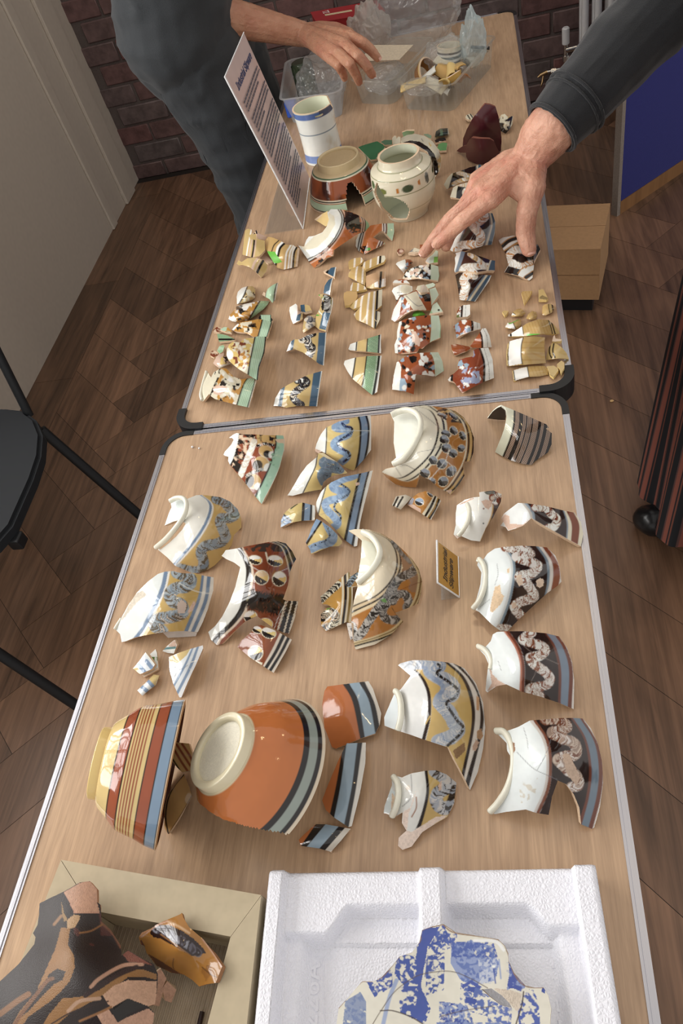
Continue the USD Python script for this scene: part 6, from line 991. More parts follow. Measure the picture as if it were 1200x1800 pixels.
# X
sherd('X','flat orange rim sherd with black and blue bands, upper of three by the orange bowl',[(210,220),(225,130),(245,100),(380,82),(515,65),(545,115),(600,280),(590,350),(560,410),(470,440),(300,510),(275,500),(225,370)],
  [('B','b56630'),('R',[(345,82),(410,200),(460,440)],'221e1e'),('R',[(388,80),(450,200),(492,440)],'8ea4b4'),('R',[(452,70),(520,200),(562,420)],'221e1e'),('R',[(488,65),(555,210),(588,360)],'d8d2c6')],
  [(210,220,8),(245,100,12),(515,65,14),(600,280,8),(560,410,8),(290,508,3),(400,260,17)], name='bowl_sherd')
sherd('X','tall slim orange rim sherd with wide blue band, middle of three by the orange bowl',[(210,850),(240,770),(320,580),(372,475),(498,470),(495,600),(460,800),(405,1020),(385,1028),(290,965),(235,915)],
  [('B','b56630'),('R',[(340,530),(300,760),(258,950)],'221e1e'),('R',[(372,470),(330,760),(288,970)],'8ea4b4'),('R',[(442,470),(405,760),(355,1010)],'221e1e'),('R',[(475,470),(435,760),(385,1025)],'dcd9d0')],
  [(210,850,6),(320,580,20),(372,475,20),(498,470,12),(470,760,16),(390,1028,4),(290,965,10),(360,750,20)], name='bowl_sherd')
sherd('X','small slanting orange rim sherd with blue band, lowest of three by the orange bowl',[(55,1110),(140,1030),(170,1008),(230,1008),(398,1038),(340,1110),(268,1190),(190,1168),(70,1150)],
  [('B','b56630'),('R',[(170,1005),(70,1150)],'221e1e'),('R',[(235,1005),(108,1158)],'8ea4b4'),('R',[(320,1020),(190,1170)],'221e1e'),('R',[(362,1030),(225,1185)],'d8d2c6')],(6,13), name='bowl_sherd')
sherd('X','crumbling white footed sherd with a black line and grey worm on ochre, bottom centre',[(615,935),(620,890),(670,750),(668,685),(700,690),(735,700),(800,672),(900,655),(960,652),(1030,680),(1095,735),(1080,870),(1035,960),(940,1015),(870,1060),(800,1155),(740,1178),(710,1150),(715,1095),(765,1050),(735,1000),(740,930),(680,965),(640,940)],
  [('B','dedfda'),('P',[(615,935),(660,760),(690,800),(670,940)],'dfeaea'),('R',[(885,655),(895,800),(850,980),(770,1160)],'241e1d'),('R',[(905,655),(915,800),(880,960),(820,1140)],'c6a863'),('W',[(955,655),(1020,700),(1060,750),(980,800),(960,850),(1000,900),(1060,890)],44,36,['8a98ae','c9c6c2','a3aab4','3a322c','b9bcc0'],1.2),('W',[(1080,770),(1060,840),(1040,900)],22,24,['k','3a322c','9aa3b0']),('X',[(735,1000),(740,930),(790,900),(830,780),(815,850),(780,940),(770,1050),(800,1060),(860,1020),(960,960),(1040,950),(870,1062),(800,1158),(740,1180),(708,1150),(715,1090),(762,1050)],'ead6c8'),('X',[(670,800),(692,830),(690,960),(660,965)],'e6cdb0'),('X',[(975,750),(998,715),(995,780),(978,790)]),('L',[(795,680),(800,760),(790,840),(740,890)],4,'mgrey'),('L',[(830,830),(830,900),(800,960)],8,'9a6a50'),('E',775,768,14,16,0,'e0d2c0')],
  [(615,935,8),(668,685,26),(800,672,30),(960,652,22),(1095,735,6),(1080,870,4),(940,1015,8),(740,1178,4),(735,1000,14),(680,965,12),(850,820,36),(980,820,20)], name='bowl_sherd',
  ring=([(680,695,28),(706,740,31),(712,820,30),(695,900,24),(672,955,17)],4.2))
# the pieces inside the yellow bowl
REG['BW'] = (140,1210,5.0)
sherd('BW','rust striped yellow sherd lying inside the mouth of the yellow bowl',[(810,470),(960,485),(985,560),(985,720),(900,738),(860,700),(810,640)],[('B','c29a5c'),('L',[(850,490),(920,600),(985,700)],20,'8a4528'),('L',[(900,490),(960,580),(990,640)],20,'8a4528'),('L',[(820,520),(890,640),(950,730)],20,'8a4528'),('L',[(815,620),(860,690),(890,740)],14,'k')],[(810,470,26),(985,560,26),(985,720,22),(860,700,22)], name='bowl_sherd', thick=4)
sherd('BW','plain yellow five sided sherd edged in black, lying in the mouth of the yellow bowl',[(915,752),(955,850),(985,945),(880,1130),(780,1282),(745,1230),(745,1050),(775,940),(840,850)],[('B','b98f54'),('L',[(915,755),(830,860),(775,980),(755,1130),(778,1280)],14,'241a16'),('L',[(985,945),(880,1130),(780,1282)],8,'4a3020')],[(915,752,16),(985,945,14),(780,1282,3),(745,1050,12),(860,1000,18)], name='bowl_sherd', thick=4)
for k, (x, y) in enumerate(((338.5,787),(350.5,789))):
    p = P(x, y, 0); s_ = trimesh.creation.icosphere(2,.0018 if k == 0 else .0015); s_.apply_translation(p + [0,0,.0017 if k == 0 else .0014]); t_ = thing('polystyrene_bead',('larger left' if k == 0 else 'smaller right') + ' of two tiny white beads near the table seam','bead', p); put(t_, 'bead', s_, WHITEMET, smooth=True)
# ---------------------------------------------------------------- lettering on a plane
def lettering(parent, text, origin, right, up, cap, material, bold=False, name='lettering', depth=0.0004, center=False, slant=0.0, squeeze=1.0):
    m = meshkit.text_mesh(text, cap, depth, bold)
    r = np.asarray(right, float) / np.linalg.norm(right); u = np.asarray(up, float) / np.linalg.norm(up); n = np.cross(r, u)
    v = m.vertices.copy()
    if center: v[:, 0] -= (v[:, 0].min() + v[:, 0].max()) / 2
    m.vertices = np.asarray(origin, float) + ((v[:, 0] + slant * v[:, 1]) * squeeze)[:, None] * r + v[:, 1:2] * u + v[:, 2:3] * n
    return put(parent, name, m, material)
INK = plain('ink','2c3038',0.6)
INK2 = plain('print_grey','50505c',0.6)
def film(name, tint, fac, rough=0.12, bump=0.0, scale=60.0, gl=0.5):
    """thin clear plastic: mostly see-through, shinier at grazing angles, a little milky"""
    nodes = {'t': ('transparent_bsdf', {'color': (0.97,0.98,0.98)}),'d': ('diffuse_bsdf', {'color': tuple(rgb(tint))}),'g': ('glossy_bsdf', {'color': (1,1,1),'roughness': rough}),'tl': ('translucent_bsdf', {'color': tuple(rgb(tint))}),
             'f': ('layer_weight', {'blend': 0.5}),'pw': ('math', {'math_type': 'power','value2': 3.0}),'k': ('math', {'math_type': 'multiply_add','value2': gl, 'value3': 0.035 + 0.03 * gl}),'md': ('mix_closure', {'fac': 0.45}),'m1': ('mix_closure', {'fac': fac}),'m2': ('mix_closure', {})}
    links = [('d.BSDF','md.closure1'),('tl.BSDF','md.closure2'),('t.BSDF','m1.closure1'),('md.closure','m1.closure2'),('m1.closure','m2.closure1'),('g.BSDF','m2.closure2'),('f.facing','pw.value1'),('pw.value','k.value1'),('k.value','m2.fac')]
    if bump:
        nodes['tc'] = ('texture_coordinate', {}); nodes['n'] = ('noise_texture', {'scale': scale, 'detail': 3.0,'distortion': 1.0}); nodes['b'] = ('bump', {'strength': bump, 'distance': 0.004})
        links += [('tc.object','n.vector'),('n.fac','b.height'),('b.normal','g.normal'),('b.normal','d.normal')]
    return mat(name, nodes, links, surface='m2.closure')
ACRYL = film('clear_acrylic','e8ecee',0.06,0.03, gl=.5)
ACRYL_EDGE = plain('acrylic_edge','e6e8ea',0.15)
TUBM = film('frosted_tub','dfe3e6',0.45,0.25,0.1,80)
TUBC = film('clear_tub','d8d2c4',0.16,0.08,0.3,160)
BAG = film('clear_bag','dedede',0.20,0.10,0.4,45,.35)
BAGB = film('pale_blue_bag','cfdfe2',0.40,0.12,0.4,60,.3)
BAGW = film('milky_bag','ded6cf',0.55,0.2,0.4,40,.25)
def quad(a, b, c, d, t):
    """plate with corners a, b, c, d and thickness t along its normal"""
    p = np.array([a, b, c, d], float); n = np.cross(p[1] - p[0], p[3] - p[0]); n /= np.linalg.norm(n)
    return trimesh.convex.convex_hull(np.vstack([p, p - n * t]))
# small name stand
ss = thing('name_stand','small clear acrylic name stand holding a gold card lettered in dark italics','name stand',(0.142,-0.308, TZ))
A_, B_ = np.array([.1520,-.2786, TZ + .001]), np.array([.1524,-.3372, TZ + .001])
D_, C_ = np.array([.1303,-.2770, TZ + .0345]), np.array([.1312,-.3378, TZ + .0345])
put(ss, 'front_panel', quad(D_, C_, B_, A_, .0016), ACRYL)
put(ss, 'back_leaf', cat(quad([.131,-.279, TZ + .0016],[.1312,-.3397, TZ + .0016],[.1524,-.3377, TZ + .0016],[.1520,-.2790, TZ + .0016],.0013)), ACRYL)
nn = np.cross(A_ - D_, C_ - D_); nn /= np.linalg.norm(nn); nn = nn if nn[2] > 0 else -nn
def lerp(a, b, t): return a + (b - a) * t
cd = [lerp(lerp(D_, A_, s), lerp(C_, B_, s), t) + nn * .0004 for s, t in ((.07,.02),(.07,.98),(.97,.98),(.97,.02))]
GOLD = plain('gold_card','b58a42',0.35,0.0,400,.03)
put(ss, 'card', quad(*cd, .0004), GOLD)
rt = (A_ - B_) / np.linalg.norm(A_ - B_); upv = (D_ - A_) / np.linalg.norm(D_ - A_)
lettering(ss, 'Industrial', lerp(lerp(D_, C_, .86), lerp(A_, B_, .86),.43) + nn * .0009, rt, upv, .0068, INK, slant=.25, squeeze=1.1, depth=.0002)
lettering(ss, 'Slipware', lerp(lerp(D_, C_, .93), lerp(A_, B_, .93),.70) + nn * .0009, rt, upv, .0068, INK, slant=.25, squeeze=1.1, depth=.0002)
put(ss, 'panel_edge', cat(tube([D_, C_],.0011,6), tube([C_, B_],.0011,6), tube([A_, B_],.0007,6)), ACRYL_EDGE)
# tall information sign
sg_ = thing('information_sign','tall leaning acrylic sign with a printed pinkish sheet, beside the white mug','sign',(-0.18,0.66, TZ))
BA, BB = np.array([-.1441,.5625, TZ + .001]), np.array([-.1545,.7745, TZ + .001]); TA, TB = np.array([-.2052,.5655, TZ + .300]), np.array([-.2066,.7765, TZ + .300])
put(sg_, 'front_panel', quad(TA, BA, BB, TB, .002), ACRYL)
put(sg_, 'base_leaf', quad([-.2268,.5657, TZ + .0022],[-.1450,.5625, TZ + .0022],[-.1550,.7745, TZ + .0022],[-.2273,.7770, TZ + .0022],.0018), ACRYL)
n2 = np.cross(BA - TA, BB - BA); n2 /= np.linalg.norm(n2); n2 = n2 if n2[0] > 0 else -n2
def sp(s, t): return lerp(lerp(TA, TB, s), lerp(BA, BB, s), t)
PAPER = plain('pink_paper','c4aeaa',0.25,0.0,30,.05)
put(sg_, 'sheet', quad(sp(.015,.005) + n2 * .0005, sp(.015,.985) + n2 * .0005, sp(.985,.985) + n2 * .0005, sp(.985,.005) + n2 * .0005,.0004), PAPER)
put(sg_, 'panel_edge', cat(tube([TA, BA],.0014,6), tube([TA, TB],.0010,6), tube([BA, BB],.0008,6)), ACRYL_EDGE)
r2 = (TB - TA) / np.linalg.norm(TB - TA); u2 = (TA - BA) / np.linalg.norm(TA - BA)
lettering(sg_, 'Industrial Slipware', sp(.14,.125) + n2 * .0011, r2, u2,.0125, plain('title_blue','3c4468',.6), bold=True, slant=.22, squeeze=1.02, depth=.0002)
rr_ = random.Random(5); bars = []
rows = [(.185,3),(.21,3),(.235,2.2),(.285,3),(.31,3),(.335,3),(.36,1.4),(.40,3),(.425,3),(.45,3),(.475,3),(.50,3),(.525,2.4),(.565,3),(.59,3),(.615,3),(.64,3),(.665,3),(.69,3),(.715,2.0),(.755,3),(.78,3),(.805,3),(.83,2.6),(.855,3),(.88,1.2)]
for t, ln in rows:
    s = .09
    while s < .09 + .27 * ln:
        w = rr_.uniform(.02,.075)
        a, b = sp(s, t) + n2 * .0034, sp(min(s + w, .92), t) + n2 * .0034
        bars.append(quad(a + u2 * .0016, a - u2 * .0016, b - u2 * .0016, b + u2 * .0016,.0002)); s += w + .012
put(sg_, 'text_lines', cat(*bars), INK2, kind='stuff')
# ---------------------------------------------------------------- cardboard box at the near edge
KRAFT = plain('kraft_card','b3a58a',0.7,0.06,90.0,0.05)
KRAFT2 = mat('corrugated_card', {'tc': ('texture_coordinate', {}),'m': ('mapping', {'rotation': (0,0, math.radians(-6))}),'w': ('wave_texture', {'scale': 60.0,'distortion': 0.3}) if False else ('noise_texture', {'scale': 50.0}),'r': ('rgb_ramp', {'ramp': [(0.3, rgb('9c8b74')),(0.7, rgb('ac9b84'))]}),'p': ('principled_bsdf', {'roughness': 0.75})},
             [('tc.object','m.vector'),('m.vector','w.vector'),('w.fac','r.fac'),('r.color','p.base_color')])
kb_ = thing('cardboard_tray','open kraft cardboard tray with a broad folded rim at the lower left','cardboard box',(-.13,-.75, TZ))
oTL, oTR = np.array([-.2358,-.6456]), np.array([-.0248,-.6707]); oBR, oBL = oTR + [.006,-.21], oTL + [-.024,-.21]
iTL, iTR = np.array([-.1870,-.6890]), np.array([-.0478,-.7046]); iBR, iBL = iTR + [-.022,-.17], iTL + [-.02,-.16]
outer_, inner_ = sg.Polygon([oTL, oTR, oBR, oBL]), sg.Polygon([iTL, iTR, iBR, iBL])
H_ = .045
def wall(a, b, c, d, name):
    """one folded wall: a-b outside, d-c inside"""
    top = [(*p, TZ + H_) for p in (a, b, c, d)]
    a2, b2 = np.asarray(a), np.asarray(b); ce = np.array([-.12,-.76])
    ins = [np.asarray(p) + (ce - np.asarray(p)) * .05 for p in (c, d)]
    bot = [(*q_, TZ + .0005) for q_ in (a2, b2, *ins)]
    m = trimesh.convex.convex_hull(np.array(top + bot)); put(kb_, name, m, KRAFT)
e_ = .0006
wall(oTL, oTR, iTR, iTL, 'back_wall'); wall(oTR + [0,-e_], oBR, iBR, iTR + [0,-e_],'side_wall'); wall(oBL, oTL + [0,-e_], iTL + [0,-e_], iBL, 'side_wall'); wall(oBR + [0,-.001], oBL + [0,-.001], iBL + [0,-.001], iBR + [0,-.001],'front_wall')
put(kb_, 'tray_floor', prism(inner_.buffer(.006), TZ + .0005, TZ + .0025), KRAFT2)
ridg = []
for k in range(34):
    s = k / 33; a, b = lerp(iTL, iTR, s), lerp(iBL, iBR, s); ridg.append(tube([(*a, TZ + .0024),(*b, TZ + .0024)],.0011,5))
put(kb_, 'corrugation', cat(*ridg), KRAFT2, kind='stuff')
MARB = ['2a1a17','3a2018','2a1a17']
sherd('Z','large dark brown and amber marbled dish sherd with buff breaks over the cardboard tray',[(278,352),(360,310),(450,268),(560,205),(630,195),(680,250),(685,345),(705,360),(715,480),(780,540),(850,650),(855,720),(900,680),(1000,740),(1080,780),(1110,850),(1105,960),(1090,1060),(1040,1075),(1085,1120),(1075,1200),(1030,1320),(700,1420),(300,1420),(-200,1400),(-180,1050),(0,900),(130,780),(240,640),(250,590),(232,562),(265,500),(275,420)],
  [('B','231715'),('N',[(500,430),(720,420),(860,700),(700,760),(520,560)],120,.55,'4a2620',3),('P',[(450,270),(560,205),(630,195),(690,250),(685,345),(700,420),(600,420),(520,420),(480,330)],'a97a62'),('X',[(450,275),(560,208),(640,200),(684,260),(682,345),(700,410),(530,418),(485,330)],'b08468'),('P',[(470,470),(520,430),(568,440),(530,520),(470,535)],'a8865e'),('P',[(430,330),(450,420),(475,470),(450,480),(435,420)],'8a6a3c'),('L',[(430,440),(380,500)],20,'8a6440'),
   ('P',[(430,520),(492,530),(478,640),(520,720),(525,800),(490,900),(420,980),(340,1050),(200,1150),(120,1260),(60,1260),(130,1120),(250,980),(330,800),(385,680)],'8a6030'),('P',[(345,850),(400,810),(460,830),(440,890),(380,920),(300,1000),(200,1110),(150,1150),(260,960),(330,880)],'231715'),('L',[(370,880),(330,900),(250,1000),(150,1130),(80,1240)],26,'6f4626'),('L',[(200,990),(120,1040),(0,1130)],40,'7a5028'),('P',[(440,1020),(560,1010),(700,960),(800,890),(870,820),(1000,815),(1100,850),(1100,890),(1020,870),(900,870),(780,960),(650,1040),(500,1120),(380,1220),(260,1290),(330,1150)],'8a6030'),('L',[(640,940),(700,880),(860,790),(1000,780)],26,'a97f66'),('L',[(600,1000),(720,920),(840,850),(960,800)],34,'2e1c1a'),
   ('G',.5),('X',[(720,1000),(800,930),(900,890),(1100,900),(1100,1060),(1040,1075),(900,1020),(800,1100),(760,1060)],'bc9478'),('P',[(780,1090),(900,1020),(1030,1070),(900,1130),(830,1190)],'25211f'),('L',[(480,1110),(560,1040),(700,1020)],26,'a9856a'),('X',[(640,1160),(760,1090),(830,1190),(900,1150),(1040,1090),(1090,1130),(1060,1260),(700,1300),(560,1200)],'b58c74'),('P',[(500,1180),(680,1140),(720,1200),(560,1280)],'25191a'),('L',[(560,1180),(700,1120),(780,1080)],16,'8a5c30'),('L',[(360,1200),(520,1110),(760,1040)],10,'2a1a17'),('X',[(855,700),(905,685),(1000,745),(1080,790),(1000,770),(900,760)],'7a4a3c'),('L',[(715,490),(790,560),(850,660)],22,'6a4028'),('L',[(560,560),(640,545),(720,500)],12,'7a5028')],
  [(278,352,62),(560,205,74),(690,300,70),(715,480,66),(850,660,60),(1000,740,62),(1100,900,57),(1060,1200,57),(0,900,57),(240,600,62),(-180,1200,57),(300,1400,58),(500,700,88),(600,1000,86),(900,900,74)], edge='b08468', inner='6a4a38', thick=8, name='dish_sherd', step=1.7)
sherd('Y','buff broken flake beside the big marbled dish sherd',[(305,830),(330,810),(370,880),(340,950),(375,900),(440,960),(405,1050),(360,1035),(345,975),(320,1075),(280,1070),(300,960)],[('X',[(250,780),(460,780),(460,1100),(250,1100)],'b98f76')],[(305,830,40),(440,960,26),(405,1050,20),(280,1070,34)], thick=6, name='dish_sherd')
sherd('Y','amber and dark brown streaked dish sherd resting in the cardboard tray',[(175,590),(300,500),(380,465),(468,428),(478,418),(490,455),(530,520),(630,605),(700,700),(762,795),(715,912),(650,920),(600,936),(550,890),(490,852),(400,838),(300,790),(230,700),(215,650),(190,640)],
  [('B','a06c26'),('P',[(250,560),(300,505),(390,505),(480,545),(560,600),(620,660),(650,700),(580,720),(540,720),(440,660),(330,600),(280,590)],'2a1a18'),('W',[(300,530),(400,570),(500,630),(590,700)],30,60,['2a1a18','5a5560','2a1a18','8a8a94','2a1a18'],.3),('L',[(330,570),(430,640),(540,720)],8,'9a6a3a'),('P',[(175,590),(215,640),(225,665),(195,650)],'5a2c22'),('L',[(380,480),(450,510),(530,560)],16,'c09a70'),('L',[(630,605),(700,700),(760,795)],20,'b08468'),('P',[(175,592),(300,500),(380,465),(380,480),(300,515),(200,590)],'b98f76'),('N',[(560,780),(760,780),(710,910),(600,930)],60,.55,'8a5a22',4),('L',[(420,740),(415,790),(430,840)],6,'4a2a1c'),('L',[(620,800),(680,850),(720,870)],8,'5a3a1c'),('P',[(230,700),(300,790),(400,838),(490,855),(420,815),(320,750)],'5a3220')],
  [(175,590,44),(380,465,54),(478,418,54),(630,605,52),(762,795,53),(715,912,50),(600,936,40),(490,852,30),(300,790,30),(215,650,36),(450,680,60)], edge='9a7050', inner='6a4a38', thick=5, name='dish_sherd')
tw_ = thing('dark_stick','thin dark stick on the floor of the cardboard tray','stick', P(352,1790,.003))
put(tw_, 'stick', tube([P(355.5,1778,.0062), P(352,1792,.0062), P(347,1815,.0062)],.0022,8), plain('dark_wood','2a1713',.6), smooth=True)
# ---------------------------------------------------------------- polystyrene tray
EPS = mat('polystyrene', {'tc': ('texture_coordinate', {}),'v': ('voronoi_texture', {'scale': 330.0,'feature': 'distance_to_edge'}),'n': ('noise_texture', {'scale': 90.0}),'mr': ('map_range', {'from_min': 0.0,'from_max': 0.18}),'b': ('bump', {'strength': 0.32,'distance': 0.0012}),
    'p': ('principled_bsdf', {'base_color': tuple(rgb('e9eaf2')),'roughness': 0.55,'subsurface_weight': 0.0})}, [('tc.object','v.vector'),('v.distance','mr.value'),('mr.result','b.height'),('b.normal','p.normal')])
et = thing('polystyrene_tray','white moulded polystyrene packing tray with two compartments at the lower right','packing tray',(-.021,-.649, TZ))
E0 = np.array([-.0212,-.6491]); an_ = math.radians(2.3); EX, EY = np.array([math.cos(an_), math.sin(an_)]), np.array([-math.sin(an_), math.cos(an_)])
W_, D__ = .2865,.27
def sst(a, b, x): t = np.clip((x - a) / (b - a),0,1); return t * t * (3 - 2 * t)
def eps_z(u, v):
    z = np.full(u.shape, .011)
    led = np.where(u < .147,.026 + .022 * (1 - sst(.052,.075, u)),.026 + .017 * sst(.225,.245, u))
    z = np.maximum(z, .011 + (.034 - .011) * (1 - sst(led, led + .011, v)))
    l = .045 - .020 * sst(.0135,.0175, u) - .014 * sst(.027,.040, u); z = np.maximum(z, np.where(u < .06, l, 0))
    r = .045 - .020 * sst(.0165,.0215, W_ - u) - .014 * sst(.034,.045, W_ - u); z = np.maximum(z, np.where(u > W_ - .08, r, 0))
    mid = .045 - .030 * sst(.0085,.016, np.abs(u - .1475)); z = np.maximum(z, mid * np.where(v < .055,1,.75))
    for edge_ in (u, W_ - u, v):
        z = z - .003 * (1 - sst(0,.004, edge_)) ** 2
    return z
uu = np.unique(np.r_[np.linspace(0, W_, 190),[.0,.001,.002]]); vv = np.linspace(0, D__, 150)
U_, V_ = np.meshgrid(uu, vv, indexing='ij'); Z_ = eps_z(U_, V_)
Z_ = Z_ + (meshkit.fbm(np.stack([U_ * 260, V_ * 260, U_ * 0],-1),2,3) - .5) * .0006
def eps_w(u, v, z): 
    q = E0 + np.multiply.outer(u, EX) - np.multiply.outer(v, EY); return np.concatenate([q, (TZ + z)[..., None]],-1)
top_ = eps_w(U_, V_, Z_).reshape(-1,3); nu, nv = len(uu), len(vv)
i, j = np.meshgrid(np.arange(nu - 1), np.arange(nv - 1), indexing='ij'); A = i * nv + j
ft = np.vstack([np.stack([A, A + 1, A + nv],-1).reshape(-1,3), np.stack([A + 1, A + nv + 1, A + nv],-1).reshape(-1,3)])
rim = np.r_[np.arange(nv), np.arange(1, nu) * nv + nv - 1,(nu - 1) * nv + np.arange(nv - 2,-1,-1), np.arange(nu - 2,0,-1) * nv]
bot_ = top_[rim].copy(); bot_[:, 2] = TZ + .0002
n0 = len(top_); k = np.arange(len(rim)); k2 = (k + 1) % len(rim)
fs = np.vstack([np.stack([rim[k], k + n0, rim[k2]],-1), np.stack([rim[k2], k + n0, k2 + n0],-1)])
me = trimesh.Trimesh(np.vstack([top_, bot_]), np.vstack([ft, fs]), process=False)
if me.face_normals[: len(ft),2].mean() < 0: me.invert()
put(et, 'moulding', me, EPS, smooth=60)
def tray_label(px, py, ph, text, cap, name):
    o = P(px, py, .0125 - 0.0); o[2] = TZ + .0112
    lettering(et, text, o, (*EY, 0),(*(-EX),0), cap, EPS, bold=True, name=name, depth=.0012)
tray_label(556,1812,0,'226A',.0135,'embossed_lettering')
tray_label(1010,1812,0,'15-17  9',.0115,'embossed_lettering')
for (xa, ya, xb, yb) in ((524,1684,568,1830),(981,1691,1013,1830)):
    pts_ = [P(*q, .011) for q in ((xa, ya),(xb, ya),(xb + 3, yb),(xa - 3, yb))]
    put(et, 'label_border', cat(*[tube([p_ * [1,1,0] + [0,0, TZ + .0113], q_ * [1,1,0] + [0,0, TZ + .0113]],.0007,5) for p_, q_ in zip(pts_, pts_[1:] + pts_[:1])]), EPS)
PB = '3f55a0'
LT = 'd9d5c6'
sherd('PL','broken blue and white transfer printed plate lying in the polystyrene tray',[(45,515),(100,455),(165,378),(220,380),(270,355),(330,290),(365,245),(430,225),(470,170),(485,105),(540,85),(595,75),(625,95),(660,120),(740,132),(820,145),(885,155),(920,190),(938,230),(940,270),(970,335),(1030,400),(1080,410),(1125,408),(1150,450),(1165,520),(1160,590),(1170,700),(1100,800),(700,860),(200,830),(20,700)],
  [('B', LT),('P',[(485,110),(580,85),(555,130),(515,190),(495,300),(478,400),(500,470),(520,520),(490,570),(430,570),(420,520),(450,500),(465,430),(455,330),(455,230)],'4355a2')] +
  [('N', pg_, sz_, th_, col_, sd_) for pg_, sz_, th_, col_, sd_ in (
   ([(470,100),(600,80),(650,180),(560,260),(450,260)],17,.50, PB, 3),([(350,230),(470,240),(470,400),(400,410),(340,340)],18,.47, PB, 7),([(505,240),(605,240),(600,420),(505,450)],16,.49, PB, 9),([(360,400),(480,400),(530,520),(500,600),(370,540)],18,.44, PB, 12),([(190,375),(330,310),(330,400),(235,460)],15,.46, PB, 15),([(560,110),(670,120),(670,190),(560,220)],13,.51,'4a60a8',17),
   ([(640,180),(740,155),(850,190),(890,280),(870,370),(760,400),(690,370),(635,280)],40,.36,'8a99c2',21),([(640,180),(740,155),(850,190),(895,280),(870,370),(760,400),(690,370)],13,.52,'5f74b0',25),([(640,165),(860,165),(885,250),(640,250)],13,.50,'4a60a8',27),([(780,260),(880,250),(870,390),(790,390)],12,.52,'b9c0d2',29),
   ([(690,385),(850,430),(830,560),(680,520)],16,.50,'5468a8',31),([(575,480),(720,500),(760,600),(575,620)],16,.46,'7f90bc',33),([(575,480),(720,500),(760,600),(575,620)],11,.56,'3a4f9c',35),([(80,480),(160,430),(190,480),(190,640),(60,660)],30,.40,'8794b0',37),([(80,480),(160,430),(190,480),(190,640),(60,660)],12,.54,'6f80a8',38),([(830,470),(960,520),(950,640),(830,620)],15,.48,'5a6eae',43),([(560,590),(900,590),(900,800),(560,800)],18,.54,'6f82b4',47))] +
  [('L',[(350,370),(310,470),(280,600)],22,'9aa8c8'),('L',[(520,200),(560,170),(600,160)],6,'3a4f9c'),('L',[(480,320),(520,250),(600,225)],5,'3a4f9c'),('L',[(500,350),(510,290),(515,240)],5,'3a4f9c'),('P',[(728,402),(765,405),(758,432),(726,427)],'3a4f9c'),('P',[(715,455),(775,470),(765,500),(712,485)],'3a4f9c'),('P',[(692,398),(745,368),(800,405),(780,415),(742,385),(700,415)],'4355a2'),
   ('P',[(940,270),(975,340),(1030,400),(1010,430),(960,410),(930,420),(945,340)],'4355a2'),('P',[(1030,415),(1075,420),(1100,500),(1110,640),(1000,660),(990,540)],'4a5ea8'),('N',[(1000,410),(1160,410),(1170,640),(1000,660)],17,.50, LT, 41),('N',[(930,270),(1030,400),(1010,430),(930,420)],14,.56,'8a99c2',42),('P',[(1120,410),(1140,410),(1130,440),(1112,430)],'3a4f9c'),('L',[(1040,420),(1080,470),(1130,540)],10, LT),('L',[(890,260),(900,360)],8,'93a2c6'),('L',[(860,300),(872,385)],6,'3a4f9c'),('E',265,410,8,7,0,'w'),('E',862,297,9,8,0,'w'),
   ('L',[(225,600),(265,535),(340,430),(450,350),(560,325),(650,325),(740,360),(830,410)],4,'5a4a3c'),('L',[(265,530),(330,530),(420,560),(490,600)],6,'40302a'),('L',[(580,560),(700,530),(860,505)],4,'5a4a3c'),('X',[(860,410),(950,420),(1010,440),(1000,520),(985,535),(945,490)],'cdbfae'),('L',[(1020,430),(1010,500),(980,600)],7,'40302a'),('L',[(45,515),(165,378),(270,355),(365,245),(470,170),(485,105),(595,75)],7,'8a6a50'),('L',[(595,75),(660,120),(885,155),(938,230),(970,335),(1030,400),(1125,408)],7,'8a6a50'),('L',[(760,160),(870,165),(915,210)],16,'e6e6e4')],
  [(45,515,46),(270,355,52),(485,105,56),(660,120,55),(938,230,52),(1125,408,46),(1165,600,44),(600,400,45),(300,800,42),(1000,800,42)], holes=([(800,418),(850,412),(905,450),(945,490),(958,515),(900,500),(840,455)],), edge='b09a80', inner='c9c4b4', thick=5, name='transferware_plate', catg='plate', step=1.5)
